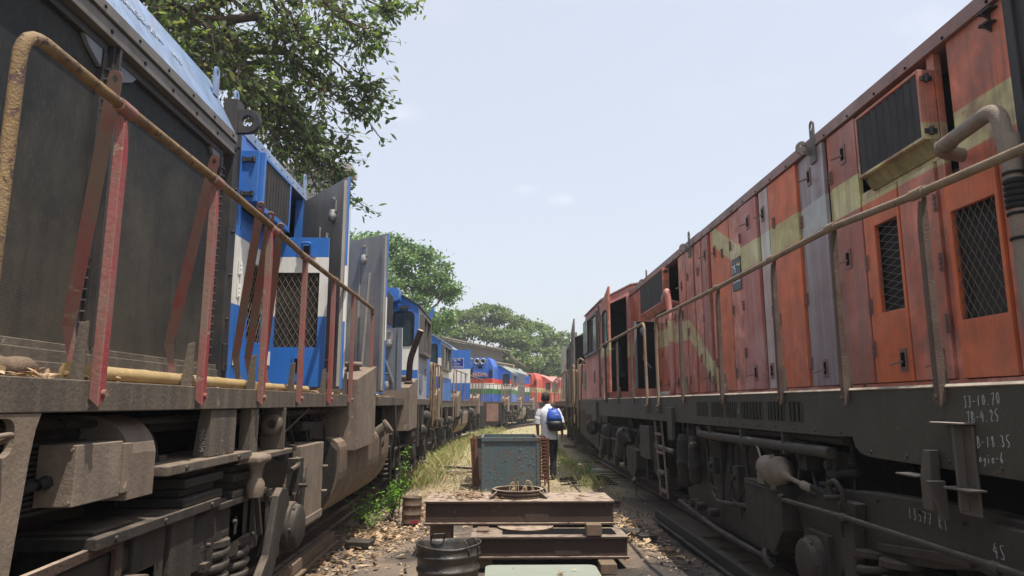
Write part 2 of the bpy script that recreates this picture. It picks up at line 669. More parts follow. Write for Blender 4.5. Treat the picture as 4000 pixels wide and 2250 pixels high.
M['deck'] = weathered('dusty_brown_steel', (.088, .072, .056), dirt=(.055, .045, .038), grime=.6, streak=.45, streak_col=(.23, .18, .13), chips=.18, chip_col=(.24, .18, .13), rough=.7, bump=.3, dust=.8, dust_col=(.24, .18, .125))
M['edge'] = weathered('sunlit_worn_edge', (.42, .36, .29), dirt=(.06, .05, .045), grime=.85, streak=0, rough=.8)  # worn edge, its pale colour painting in the sunlit line of the deck
M['deck_r'] = weathered('dark_green_grey_steel', (.055, .053, .039), dirt=(.034, .029, .023), grime=.4, streak=.35, streak_col=(.075, .062, .048), chips=.10, chip_col=(.10, .065, .045), rough=.55, bump=.35, dust=1.0, dust_col=(.42, .36, .28))
M['tank'] = weathered('brown_dusty_tank_steel', (.17, .12, .085), dirt=(.06, .045, .035), grime=.6, gl=(.4, .66), streak=.6, streak_col=(.07, .055, .045), rough=.6, bump=.2, dust=.9, dust_col=(.27, .21, .15))
M['tan'] = weathered('tan_peeling_steel', (.205, .158, .116), dirt=(.085, .064, .048), grime=.6, gl=(.38, .68), streak=.4, chips=.16, chip_col=(.34, .26, .19), rough=.7, bump=.28)
M['under'] = weathered('dusty_running_gear_steel', (.033, .028, .023), dirt=(.018, .016, .014), grime=.75, gl=(.35, .62), streak=.4, streak_col=(.085, .068, .052), rough=.7, bump=.4, dust=.8, dust_col=(.17, .13, .097))
M['under_d'] = weathered('oily_dark_steel', (.020, .018, .016), dirt=(.04, .033, .027), grime=.5, streak=.2, rough=.6, bump=.3, dust=.5, dust_col=(.11, .09, .07))
M['under_r'] = weathered('dark_brown_gear_steel', (.044, .038, .031), dirt=(.05, .035, .028), grime=.5, streak=.35, streak_col=(.02, .02, .02), rough=.65, bump=.4, dust=.8, dust_col=(.20, .16, .12))
M['black'] = plain('black_and_void_shade', (.006, .006, .007), .9, .1)  # black of tar and fittings; also stands for unlit voids
M['inside'] = plain('dark_inside_wall', (.012, .012, .013), .9, .1)  # near-black stands for unlit interiors; also lines the locker door
M['rad'] = None
M['frame_d'] = weathered('black_steel_frame', (.022, .023, .026), grime=.4, streak=.3, rough=.55, bump=.2)
M['greyd'] = weathered('dark_grey_door_lining', (.30, .285, .265), dirt=(.17, .15, .125), grime=.5, streak=.35, streak_col=(.15, .13, .115), rough=.6, bump=.12)
M['greyb'] = weathered('blue_grey_panel', (.16, .18, .21), grime=.3, streak=.3, rough=.5, bump=.08)
M['flange'] = weathered('grimy_grey_flange', (.13, .115, .10), dirt=(.05, .045, .04), grime=.5, streak=.4, rough=.5, bump=.2, streak_col=(.18, .15, .13))
M['yrail'] = weathered('flaking_yellow_rail', (.235, .15, .062), dirt=(.085, .055, .035), grime=.95, streak=0, chips=.42, chip_col=(.10, .06, .05), rough=.75, bump=.6, scale=2.2)
M['trail'] = weathered('tan_dusty_rail', (.26, .19, .12), dirt=(.10, .07, .05), grime=.55, streak=0, chips=.2, chip_col=(.12, .08, .06), rough=.75, bump=.5, scale=2)
M['mpost'] = weathered('dusty_maroon_post', (.27, .05, .05), dirt=(.19, .14, .105), grime=.95, gl=(.33, .60), streak=.5, streak_col=(.20, .13, .10), chips=.16, chip_col=(.26, .19, .14), rough=.7, bump=.25, scale=.9)
M['mred'] = weathered('maroon_red_flange', (.26, .028, .035), dirt=(.18, .12, .09), grime=.7, gl=(.42, .66), streak=.4, streak_col=(.16, .10, .08), chips=.1, chip_col=(.26, .19, .14), rough=.6, bump=.25)
M['mpost_r'] = weathered('dusty_brown_post', (.075, .045, .036), dirt=(.19, .14, .10), grime=.6, streak=.25, chips=.12, chip_col=(.2, .15, .11), rough=.75, bump=.45, scale=1.6)
M['rust'] = weathered('rusty_steel', (.060, .036, .026), dirt=(.05, .035, .028), grime=.55, streak=.3, chips=.12, chip_col=(.17, .09, .055), rough=.8, bump=.45, dust=1.3, dust_col=(.33, .255, .195))  # strong pale top dust also paints in the sunlit beam tops
M['rust2'] = weathered('dark_rusty_steel', (.045, .028, .022), dirt=(.08, .04, .028), grime=.4, streak=.3, rough=.7, bump=.35, dust=1.2, dust_col=(.24, .19, .145))
M['rust_grid'] = weathered('orange_rusty_grid', (.17, .075, .042), dirt=(.08, .04, .03), grime=.5, streak=.2, rough=.85, bump=.4, dust=.3)
M['cabinet'] = weathered('blue_grey_paint_with_rust', (.075, .12, .138), dirt=(.13, .10, .08), grime=.6, streak=.3, streak_col=(.04, .055, .06), chips=.40, chip_col=(.15, .08, .045), rough=.5, bump=.6, scale=1.2, dust=.3)
M['bucket'] = weathered('tarred_black_steel', (.022, .020, .019), dirt=(.10, .085, .072), grime=.6, gl=(.42, .66), dent=.6, streak=.5, streak_col=(.09, .078, .066), rough=.36, spec=.5, bump=.4, dust=.2)
M['slab'] = weathered('pale_grey_green_paint', (.22, .25, .20), dirt=(.14, .14, .11), grime=.4, streak=0, rough=.55, bump=.1, dust=.3, dust_col=(.27, .28, .22))
M['wood'] = weathered('weathered_timber', (.17, .115, .075), dirt=(.07, .05, .035), grime=.5, streak=.2, rough=.9, bump=.6, scale=2)
M['bark'] = weathered('tree_bark', (.10, .07, .05), dirt=(.05, .035, .025), grime=.5, streak=.3, rough=.95, bump=.8, scale=3)
M['white'] = plain('chalk_white', (.38, .38, .36), .9, .1, .15, 60)
M['signw'] = plain('white_lettering', (.75, .75, .75), .6)
M['gold'] = plain('ochre_lettering', (.62, .30, .05), .6)
M['faint'] = plain('faded_pale_lettering', (.32, .37, .44), .6)
M['rubber'] = plain('black_rubber', (.02, .019, .018), .75, .2)
M['chrome'] = plain('dull_zinc', (.35, .34, .32), .45, .5, .2, 20, .4)
M['lens'] = plain('headlight_glass', (.02, .02, .025), .08, .6)
M['silver'] = plain('headlight_rim', (.4, .4, .42), .4, .5, .2, 20, .5)
g, n, bs, lk = nodes_of('window_glass')
bs.inputs["Base Color"].default_value = (.035, .05, .05, 1)
bs.inputs["Roughness"].default_value = .07
bs.inputs["Specular IOR Level"].default_value = .8
M['glass'] = g


def fin_material():
    """radiator core: fine level fins, blotchy patches, browner towards the bottom"""
    m, n, bs, lk = nodes_of('radiator_fins')
    tcn = n.nodes.new("ShaderNodeTexCoord")
    vec = tcn.outputs["Object"]
    wv = n.nodes.new("ShaderNodeTexWave")
    wv.bands_direction = 'Z'
    wv.inputs["Scale"].default_value = 33
    wv.inputs["Distortion"].default_value = .6
    wv.inputs["Detail"].default_value = 2
    lk(vec, wv.inputs["Vector"])
    v2 = mapped(n, vec, (5, 5, .45))
    st = noise(n, v2, 1.7, 7, .6)
    bl = noise(n, vec, 1.3, 5, .6, .3)
    sz = n.nodes.new('ShaderNodeSeparateXYZ')
    lk(vec, sz.inputs[0])
    dz = mathn(n, 'ADD', bl, mathn(n, 'MULTIPLY', mathn(n, 'SUBTRACT', 2.65, sz.outputs[2]), .22))
    c = mix(n, ramp(n, dz, .42, .68), (.014, .0155, .016), (.064, .056, .043))
    c = mix(n, mathn(n, 'MULTIPLY', ramp(n, st, .48, .7), .55), c, (.014, .015, .018))
    c = mix(n, mathn(n, 'MULTIPLY', wv.outputs[0], .18), c, (.012, .012, .012))
    c = mix(n, mathn(n, 'MULTIPLY', ramp(n, noise(n, mapped(n, vec, (1, 1, .4)), 60, 4, .7), .5, .75), .22), c, (.14, .12, .09))
    c = mix(n, mathn(n, 'MULTIPLY', ramp(n, noise(n, vec, 9, 6, .7), .52, .7), .5), c, (.03, .028, .026))
    lk(c, bs.inputs["Base Color"])
    bs.inputs["Roughness"].default_value = .7
    bs.inputs["Specular IOR Level"].default_value = .25
    b = n.nodes.new("ShaderNodeBump")
    b.inputs["Strength"].default_value = .15
    b.inputs["Distance"].default_value = .004
    lk(wv.outputs[0], b.inputs["Height"])
    lk(b.outputs[0], bs.inputs["Normal"])
    return m


M['rad'] = fin_material()

# ================================================================ ground
def ground_material():
    m, n, bs, lk = nodes_of('trodden_soil_ground')
    tcn = n.nodes.new("ShaderNodeTexCoord")
    vec = tcn.outputs["Object"]
    sp = n.nodes.new("ShaderNodeSeparateXYZ")
    lk(vec, sp.inputs[0])
    big = noise(n, vec, .55, 6, .6, .4)
    mid = noise(n, vec, 3.2, 8, .65)
    fine = noise(n, vec, 34, 6, .65)
    c = mix(n, ramp(n, big, .36, .60), (.075, .057, .044), (.23, .175, .128))
    c = mix(n, mathn(n, 'MULTIPLY', ramp(n, mid, .45, .7), .6), c, (.17, .122, .085))
    # farther along, dry straw and green show through the soil
    far = mathn(n, 'ADD', sp.outputs[1], mathn(n, 'MULTIPLY', mathn(n, 'SUBTRACT', big, .5), 9))
    straw = mix(n, ramp(n, mid, .40, .7), (.40, .325, .20), (.22, .215, .09))
    k = n.nodes.new("ShaderNodeMapRange")
    k.inputs[1].default_value = 11.0
    k.inputs[2].default_value = 15
    lk(far, k.inputs[0])
    c = mix(n, k.outputs[0], c, straw)
    c = mix(n, mathn(n, 'MULTIPLY', ramp(n, fine, .55, .75), .5), c, (.03, .026, .022))
    # oil spills
    oil = noise(n, mapped(n, vec, (.9, .7, 1), (4, 1, 0)), 1.0, 4, .5, .3)
    nr = n.nodes.new("ShaderNodeMapRange")
    nr.inputs[1].default_value = 9.5
    nr.inputs[2].default_value = 8.0
    lk(sp.outputs[1], nr.inputs[0])
    ko = mathn(n, 'MULTIPLY', mathn(n, 'MULTIPLY', ramp(n, oil, .50, .60), .8), nr.outputs[0])
    c = mix(n, ko, c, (.016, .014, .013))
    lk(c, bs.inputs["Base Color"])
    lk(mathn(n, 'SUBTRACT', .92, mathn(n, 'MULTIPLY', ko, .35)), bs.inputs["Roughness"])
    b = n.nodes.new("ShaderNodeBump")
    b.inputs["Strength"].default_value = .7
    b.inputs["Distance"].default_value = .03
    lk(mathn(n, 'ADD', fine, mid), b.inputs["Height"])
    lk(b.outputs[0], bs.inputs["Normal"])
    return m


def hgt(x, y):
    h = .025 * math.sin(x * 2.1 + y * .7) + .02 * math.sin(y * 1.7 - x * .9) + .012 * math.sin(x * 5.3 + y * 4.1)
    edge = max(0, abs(x - .35) - 1.15)
    return h * .8 - min(.05, edge * .05)


mb = MB()
xs = [-150, -60, -20, -9] + [-6 + .3 * i for i in range(41)] + [9, 20, 60, 150]
ys = [-60, -10, 0] + [2 + .3 * i for i in range(100)] + [34, 38, 44, 52, 62, 80, 120, 180, 260]
vs = [(x, y, hgt(x, y) if (-7 < x < 7 and 1 < y < 32) else 0.0) for y in ys for x in xs]
nx = len(xs)
fs = [(j * nx + i, j * nx + i + 1, (j + 1) * nx + i + 1, (j + 1) * nx + i) for j in range(len(ys) - 1) for i in range(nx - 1)]
mb.add(vs, fs, 0, True)
ground = part('ground', mb, ground_material(), kind='structure')

CL, CRR = -2.88, 3.53            # centre lines of the two tracks
def curve(Y):
    return max(0.0, Y - 20) ** 2 / 180

def track(name, cx, label):
    t = thing(name, label, 'railway track', (cx, 8, 0))
    for sgn in (-1, 1):
        mb = MB()
        for k in range(30):
            y0, y1 = -4 + 2.4 * k, -4 + 2.4 * (k + 1)
            a0, a1 = cx + sgn * .838 + curve(y0), cx + sgn * .838 + curve(y1)
            mb.bar((a0, y0, .03), (a1, y1, .03), .13, .02)
            mb.bar((a0, y0, .075), (a1, y1, .075), .02, .09)
            mb.bar((a0, y0, .135), (a1, y1, .135), .068, .036)
        part('rail', mb, M['rust'], t)
    for k in range(0, 50):
        y = -3 + .65 * k
        mb = MB()
        mb.box(cx - 1.3 + curve(y), cx + 1.3 + curve(y), y - .12, y + .12, -.16, -.045)
        part('sleeper', mb, M['wood'], t, .008)
    return t
track('railway_track', CL, 'rails and sleepers under the row of blue locomotives on the left')
track('railway_track', CRR, 'rails and sleepers under the red and brown locomotives on the right')


# ================================================================ shared locomotive parts
def post_angle(mb, x, y, z0, z1, s):
    """angle iron upright bolted to the deck edge, s = +1 faces the aisle along +x"""
    mb.prism([(x, z0 + .03), (x + s * .036, z0), (x + s * .036, z1 - .04), (x + s * .02, z1), (x, z1)], 'y', y - .012, y - .005)
    mb.prism([(y - .005, z0 + .0), (y + .030, z0 + .03), (y + .030, z1 - .18), (y + .026, z1 - .11), (y + .014, z1 - .05), (y + .002, z1 - .02), (y - .005, z1 - .02)], 'x', x + s * .028, x + s * .036, mi=2)
    mb.cyl((x, y + .012, z0 + .05), (x + s * .05, y + .012, z0 + .05), .014, n=8)

def gusset(mb, x, y, s):
    mb.prism([(x - s * .004, 1.598), (x - s * .055, 1.598), (x - s * .035, 1.80), (x - s * .004, 1.81)], 'y', y - .006, y + .006, mi=1)

def mesh_panel(mb, u0, u1, w0, w1, P, pitch=.055, r=.0028, slope=1.7):
    """diamond wire mesh clipped to a rectangle; P maps (u, w) to 3D"""
    H_, W_ = w1 - w0, u1 - u0
    for sg in (1, -1):
        k = -int(H_ / slope / pitch) - 2
        while k * pitch < W_ + H_ / slope:
            a = k * pitch
            # line u = a + sg*t, w = slope*t   (sg=-1 mirrored)
            ua, ub = (a, a + H_ / slope)
            t0 = max(0, -ua) * slope
            t1 = H_ - max(0, ub - W_) * slope
            if t1 - t0 > .01:
                p = (ua + t0 / slope, t0)
                q = (ua + t1 / slope, t1)
                if sg < 0:
                    p, q = (W_ - p[0], p[1]), (W_ - q[0], q[1])
                mb.tube([P(u0 + p[0], w0 + p[1]), P(u0 + q[0], w0 + q[1])], r, 3, cap=False)
            k += 1

def frame2(pts):     # helper: map (u, w, n) in a vertical plane
    h, d, nn = pts
    h, d, nn = Vector(h), Vector(d).normalized(), Vector(nn).normalized()
    return lambda u, w, n=0.0: Vector((h.x + d.x * u + nn.x * n, h.y + d.y * u + nn.y * n, w))

def slab(mb, P, u0, u1, w0, w1, n0, n1, mi=0, hole=None):
    """vertical plate in plane P, optional rectangular hole (u0,u1,w0,w1)"""
    outer = [(u0, w0), (u1, w0), (u1, w1), (u0, w1)]
    return slab_poly(mb, P, outer, n0, n1, mi, [] if not hole else [[(hole[0], hole[2]), (hole[1], hole[2]), (hole[1], hole[3]), (hole[0], hole[3])]])

def slab_poly(mb, P, outer, n0, n1, mi=0, holes=()):
    t = MB()
    t.prism(outer, 'x', n0, n1, holes)
    return mb.add([P(v[1], v[2], v[0]) for v in t.v], t.f, mi)

def latch(mb, P, u, w, flip=1, open_=True):
    """recessed paddle latch: plate with rim, dark well and a lever standing out"""
    slab(mb, P, u - .038, u + .038, w - .075, w + .075, .001, .008, 0)
    slab(mb, P, u - .020, u + .020, w - .045, w + .05, .008, .011, 1)
    if open_:
        a, b = P(u, w - .01, .012), P(u + flip * .03, w - .035, .085)
        mb.bar(a, b, .020, .012, mi=0)
    else:
        slab(mb, P, u - .012, u + .012, w - .05, w + .03, .011, .022, 0)

def hinge(mb, P, u, w, h=.085):
    slab(mb, P, u - .024, u + .024, w - h / 2, w + h / 2, .001, .007)
    for k in (-1, 0, 1):
        mb.cyl(P(u, w + k * h * .31 - h * .12, .013), P(u, w + k * h * .31 + h * .12, .013), .0095, n=8)

def wheel(parent, x, y, s, r=.54, mat=None):
    mat = mat or M['under_d']
    mb = MB()
    mb.lathe((x, y, r + .15), (s, 0, 0), [(-.07, .10), (-.07, .30), (-.06, r - .08), (-.075, r + .03), (-.045, r + .03), (-.035, r), (.07, r - .006), (.075, r - .06), (.04, r - .09), (.03, .30), (.06, .16), (.07, .13), (.07, 0.0)], 36)
    return part('wheel', mb, mat, parent)

def axle_box(parent, x, y, z, s, mat, cmat=None):
    mb = MB()
    mb.box(x - s * .22, x, y - .17, y + .17, z - .17, z + .19)
    mb.lathe((x, y, z), (s, 0, 0), [(0, .165), (.05, .165), (.055, .15), (.09, .14), (.10, .12), (.105, 0)], 20)
    for k in range(6):
        a = k * math.pi / 3
        mb.cyl((x + s * .05, y + .143 * math.cos(a), z + .143 * math.sin(a)), (x + s * .075, y + .143 * math.cos(a), z + .143 * math.sin(a)), .014, n=6)
    o = part('axle_box', mb, mat, parent, .006)
    return o

def spring_part(parent, x, y, z0, h, r, rw, turns, mat):
    mb = MB()
    mb.helix((x, y, z0), r, h, turns, rw)
    mb.cyl((x, y, z0 - .03), (x, y, z0 + .0), r + .02, n=16)
    mb.cyl((x, y, z0 + h), (x, y, z0 + h + .03), r + .02, n=16)
    return part('coil_spring', mb, mat, parent)

def bogie(loco, x, yc, s, mat, axles=(-1.85, 0, 1.85), simple=False, wm=None):
    """three axle bogie seen from the aisle; x = outer face of its side frame, s = direction towards the aisle"""
    mb = MB()
    L_ = max(abs(a) for a in axles) + .75
    prof = [(yc - L_, 1.02), (yc - L_, .86)]
    for a in axles:
        prof += [(yc + a - .42, .80), (yc + a - .24, .72), (yc + a - .22, .95), (yc + a + .22, .95), (yc + a + .24, .72), (yc + a + .42, .80)]
    prof += [(yc + L_, .86), (yc + L_, 1.02), (yc + L_ - .3, 1.10), (yc - L_ + .3, 1.10)]
    mb.prism(prof, 'x', x - s * .16, x - s * .02)
    for a in axles:        # webs and ribs cast on the frame
        for q in (-.62, .62):
            mb.box(x - s * .02, x + s * .02, yc + a + q - .02, yc + a + q + .02, .84, 1.08)
    mb.box(x - s * .02, x + s * .03, yc - L_ + .1, yc + L_ - .1, 1.06, 1.09)
    fr = part('bogie_frame', mb, mat, loco, .008)
    for a in axles:
        y = yc + a
        wheel(fr, x - s * .62, y, s, mat=wm)
        axle_box(fr, x - s * .02, y, .69, s, mat)
        for q in (-.42, .42):
            spring_part(fr, x - s * .08, y + q, .46, .30, .085, .02, 4.5, mat)
    mb = MB()                  # brake rigging: cylinder, rods, hangers and blocks
    for a in axles:
        y = yc + a
        mb.tube(bend([(x + s * .03, y - .75, .92), (x + s * .04, y - .66, .70), (x + s * .02, y - .60, .40)], .08), .022, 6)
        mb.box(x - s * .5, x - s * .3, y - .68, y - .58, .45, .85)
    mb.tube([(x + s * .06, yc - L_ + .2, .86), (x + s * .06, yc + L_ - .3, .84)], .022, 8)
    for q in (-1.0, .95):
        mb.lathe((x + s * .06, yc + q, 1.0), (0, 1, -.08), [(-.16, 0), (-.16, .09), (-.12, .115), (.10, .115), (.12, .135), (.14, .135), (.15, .10), (.24, .05), (.25, .025), (.38, .022)], 18)
    part('brake_gear', mb, mat, fr)
    if not simple:
        mb = MB()
        for q in (-2.2, -.9, .5, 1.9):
            mb.box(x - s * .05, x + s * .05, yc + q - .05, yc + q + .05, .60, 1.12)
            mb.tube(bend([(x + s * .05, yc + q, 1.2), (x + s * .10, yc + q + .1, .95), (x + s * .06, yc + q + .35, .62), (x, yc + q + .5, .58)], .12), .016, 6)
        for q in (-1.5, .35, 2.2):
            mb.box(x - s * .02, x + s * .06, yc + q - .12, yc + q + .12, .36, .62)
            mb.bar((x + s * .02, yc + q - .2, .3), (x + s * .02, yc + q + .15, .75), .02, .05)
        part('sand_pipe', mb, mat, fr)
    return fr

def sand_box(loco, xe, y0, y1, z0, zt, s, mat, cap=True, h=.34):
    """sand box hung on the deck edge, sloping top rising away"""
    mb = MB()
    mb.prism([(y0, z0), (y1, z0 + .02), (y1, zt + .10), (y0, zt - .08)], 'x', xe - s * h, xe + s * .075)
    for yy, zz in ((y0 + .06, z0 + .1), (y1 - .06, z0 + .1), (y0 + .06, zt - .2), (y1 - .06, zt - .2)):
        mb.cyl((xe + s * .07, yy, zz), (xe + s * .088, yy, zz), .014, n=6)
    mb.box(xe + s * .075, xe + s * .082, y0 + .02, y0 + .06, z0 + .02, zt - .12)
    b = part('sand_box', mb, mat, loco, .012)
    if cap:
        mb = MB()
        mb.lathe((xe - s * .12, (y0 + y1) / 2 + .18, zt - .02), (0, 0, 1), [(0, .075), (.10, .07), (.10, .098), (.135, .10), (.15, .09), (.155, 0)], 20)
        part('filler_cap', mb, mat, b)
    return b

def lug(mb, p, axis='x', w=.075, h=.16, r=.028, t=.014):
    """lifting eye plate standing at p; axis = its thin direction"""
    x, y, z = p
    c = (y if axis == 'x' else x)
    pts = [(c - w / 2, z - .06), (c + w / 2, z - .06)] + [(c + w / 2 * math.cos(a), z + h - w / 2 + w / 2 * math.sin(a)) for a in [math.pi * i / 8 for i in range(9)]]
    hole = [(c + r * .75 * math.cos(a), z + h - w / 2 - .01 + r * 1.25 * math.sin(a)) for a in [2 * math.pi * i / 14 for i in range(14)]]
    if axis == 'x':
        mb.prism(pts, 'x', x - t / 2, x + t / 2, [hole])
    else:
        mb.prism(pts, 'y', y - t / 2, y + t / 2, [hole])

# ================================================================ L1: the near blue locomotive on the left
XE, XB = -1.45, -2.03
L1 = thing('diesel_locomotive', 'nearest blue and white locomotive on the left, big dusty radiator and open grey doors', 'locomotive', (CL, 9, 0), 'locomotives on the left track')
mb = MB()
mb.box(-4.3, -1.492, .9, 17.0, 1.555, 1.596)
mb.prism([(XE - .042, 1.49), (XE, 1.49), (XE, 1.60), (XE - .12, 1.60), (XE - .12, 1.588), (XE - .042, 1.588)], 'y', .9, 17.0)
deck1 = part('deck', mb, M['deck'], L1, .004)
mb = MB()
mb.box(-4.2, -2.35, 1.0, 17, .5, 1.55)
mb.box(-2.35, -2.0, 1.0, 17, 1.25, 1.55)  # black core added to stop light passing through under the deck
mb.box(-4.2, -1.49, 1.0, 1.9, .3, 1.549)  # block added to keep light from the near end off the gear
part('underframe_blackout', mb, M['black'], L1)
mb = MB()                       # end plate with a foot hole
mb.prism([(1.2, 1.488), (1.2, .35), (2.10, .35), (2.14, .6), (2.20, 1.0), (2.235, 1.35), (2.25, 1.44), (2.27, 1.488)], 'x', XE - .03, XE - .004,
         [rrect(1.4, 2.155, 1.36, 1.475, .04)])
mb.tube(bend([(XE - .02, 1.98, 1.40), (XE + .05, 2.02, 1.43), (XE + .05, 2.08, 1.43), (XE - .02, 2.10, 1.40)], .03), .008, 6)
part('end_plate', mb, M['tan'], L1)

# radiator section
mb = MB()
mb.box(XB - .02, XB + .05, 1.0, 5.0, 1.60, 1.70)
mb.box(XB - .06, XB + .02, 1.0, 5.0, 1.70, 1.79)
for y0, y1 in ((1.0, 2.5), (2.52, 3.40), (3.42, 4.2), (4.22, 5.0)):
    mb.box(XB + .02, XB + .035, y0, y1, 1.69, 1.755)
mb.cyl((XB + .05, 2.72, 1.68), (XB + .16, 2.74, 1.65), .022, n=8)
part('radiator_sill', mb, M['deck'], L1, .004)
for y0, y1 in ((1.85, 3.40), (3.50, 4.93)):
    mb = MB()
    mb.box(XB - .10, XB - .04, y0, y1, 1.79, 3.36)
    rp = part('radiator', mb, M['rad'], L1)
    mb = MB()
    mb.box(XB - .05, XB - .01, y0, y1, 3.325, 3.37)
    mb.box(XB - .05, XB - .01, y0 - .02, y0 + .03, 1.79, 3.325)
    mb.box(XB - .05, XB - .01, y1 - .03, y1 + .02, 1.79, 3.325)
    for k in range(26):
        for yy in (y0 + .008, y1 - .008):
            mb.cyl((XB - .011, yy, 1.85 + k * .055), (XB + .012, yy, 1.85 + k * .055), .0085, n=6)
    for yy, sg in ((y0 + .03, 1), (y1 - .03, -1)):
        pass
    part('radiator_frame', mb, M['frame_d'], rp, .003)
    for yy, sg in ((y0 + .03, 1), (y1 - .03, -1)):
        mb = MB()
        mb.prism([(yy + sg * .01, 3.325), (yy + sg * .17, 3.325), (yy + sg * .13, 3.285), (yy + sg * .01, 3.225)], 'x', XB - .038, XB - .014)
        part('corner_plate', mb, M['greyb'], rp, .003)
mb = MB()
mb.box(XB - .02, XB + .01, 3.415, 3.485, 1.79, 3.37)
mb.box(XB + .01, XB + .03, 3.44, 3.46, 1.79, 3.37)
part('radiator_post', mb, M['frame_d'], L1)
mb = MB()
mb.box(XB - .10, XB + .035, 1.0, 5.03, 3.375, 3.455)
mb.box(XB - .10, XB + .050, 1.0, 5.03, 3.462, 3.525)
for k in range(12):
    mb.cyl((XB + .034, 1.3 + k * .34, 3.41), (XB + .039, 1.3 + k * .34, 3.41), .012, n=8, mi=1)
    mb.cyl((XB + .049, 1.2 + k * .34, 3.49), (XB + .054, 1.2 + k * .34, 3.49), .010, n=8, mi=1)
part('roof_flange', mb, [M['flange'], M['black']], L1, .004)
mb = MB()
CH0, CH1 = (XB + .035, 3.53), (XB - .20, 3.985)
mb.prism([CH0, CH1, (-3.6, 4.02), (-3.6, 3.53)], 'y', 1.0, 5.05)
part('roof', mb, M['blue_roof'], L1, .006)
ux = Vector((0, 1, 0)); uy = Vector((CH1[0] - CH0[0], 0, CH1[1] - CH0[1])).normalized()
def chpt(y, t):
    return (CH0[0] + (CH1[0] - CH0[0]) * t + .004, y, CH0[1] + (CH1[1] - CH0[1]) * t + .002)
text_part('danger_lettering', 'DANGER 25.K', .085, chpt(3.52, .42), ux, uy, M['faint'], L1)
text_part('danger_lettering', 'H E', .085, chpt(4.17, .40), ux, uy, M['faint'], L1)

# black corner post with lifting eye
mb = MB()
mb.box(XB - .08, XB + .03, 5.04, 5.17, 1.65, 3.83)
mb.box(XB + .03, XB + .045, 5.06, 5.14, 1.75, 1.95)
for k in range(6):
    mb.cyl((XB + .03, 5.10, 1.8 + k * .33), (XB + .05, 5.10, 1.8 + k * .33), .013, n=6)
part('corner_post', mb, M['frame_d'], L1, .006)
mb = MB()
pts = [(XB - .02, 3.56), (XB + .10, 3.56)] + [(XB + .105 + .095 * math.cos(a), 3.655 + .095 * math.sin(a)) for a in [math.pi * (i / 10 - .5) for i in range(11)]] + [(XB - .02, 3.75)]
mb.prism(pts, 'y', 5.055, 5.10, [circ(XB + .105, 3.655, .045, 18)])
part('lifting_eye', mb, M['frame_d'], L1, .006)
for p in ((XB - .10, 4.93, 3.86), (XB - .10, 5.33, 3.86), (XB - .03, 7.12, 3.76)):
    mb = MB()
    lug(mb, p, 'x', .085, .17)
    part('lifting_eye', mb, M['blue_roof'], L1)

# hood behind the radiator: dark inside, skin panels, roof
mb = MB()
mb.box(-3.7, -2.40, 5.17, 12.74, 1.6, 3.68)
part('engine_room', mb, M['inside'], L1)  # near-black box so the door openings read as unlit depth
mb = MB()
mb.prism([(XB + .01, 3.62), (XB + .01, 3.70), (XB - .06, 3.78), (XB - .20, 3.86), (-3.6, 3.9), (-3.6, 3.7), (XB - .08, 3.66), (XB - .08, 3.62)], 'y', 5.2, 7.06)
for k in range(9):
    mb.cyl((XB + .006, 5.5 + k * .18, 3.66), (XB + .014, 5.5 + k * .18, 3.66), .008, n=6, mi=1)
part('roof', mb, [M['blue_roof'], M['black']], L1, .004)
mb = MB()
mb.prism([(XB + .01, 3.57), (XB + .01, 3.62), (XB - .2, 3.78), (-3.6, 3.82), (-3.6, 3.6)], 'y', 7.07, 12.72)
part('roof', mb, M['blue_only'], L1, .006)
PL = frame2(((XB, 0, 0), (0, 1, 0), (1, 0, 0)))       # u = y on the hood side, n towards the aisle
mb = MB()
slab(mb, PL, 5.18, 5.30, 1.68, 3.61, -.05, .012)
slab(mb, PL, 5.30, 6.02, 3.47, 3.61, -.05, .0)
slab(mb, PL, 5.30, 6.02, 2.90, 3.03, -.05, .0)
slab(mb, PL, 6.99, 7.08, 1.62, 3.61, -.08, .0)
slab(mb, PL, 5.18, 8.8, 1.60, 1.66, -.05, .01)
part('hood_side', mb, M['blue'], L1, .004)
def ldoor(u0, u1, w0, w1, mesh=None, lat=(), hin=()):
    mb = MB()
    slab(mb, PL, u0, u1, w0, w1, -.02, .015, 0, mesh)
    hb = MB()
    for u, w in hin: hinge(hb, PL, u, w, .11)
    d = part('hood_door', mb, M['blue'], L1, .004)
    if hin:
        hb.v = [(x + .014, y, z) for x, y, z in hb.v]
        part('hinge', hb, M['cream'], d)
    if mesh:
        k = MB()
        mesh_panel(k, *mesh, lambda u, w: PL(u, w, .0))
        part('mesh_screen', k, M['tan'], d)
    if lat:
        k = MB()
        for u, w in lat: latch(k, frame2(((XB + .015, 0, 0), (0, 1, 0), (1, 0, 0))), u, w)
        part('latch', k, [M['blue_only'], M['black']], d)
    return d
ldoor(5.31, 5.50, 1.67, 2.90, None, (), ((5.33, 2.56), (5.33, 2.38), (5.48, 2.70), (5.33, 1.86)))
ldoor(5.51, 6.00, 1.67, 2.90, (5.56, 5.95, 2.02, 2.66))
for u0, u1 in ((7.10, 7.85), (7.87, 8.72), (8.80, 9.6), (9.62, 10.4), (10.42, 11.2), (11.22, 11.95), (11.97, 12.7)):
    ldoor(u0, u1, 1.67, 3.56, None, ((u0 + .09, 3.3), (u0 + .09, 1.85)), ((u1 - .03, 2.5), (u1 - .03, 3.2)))
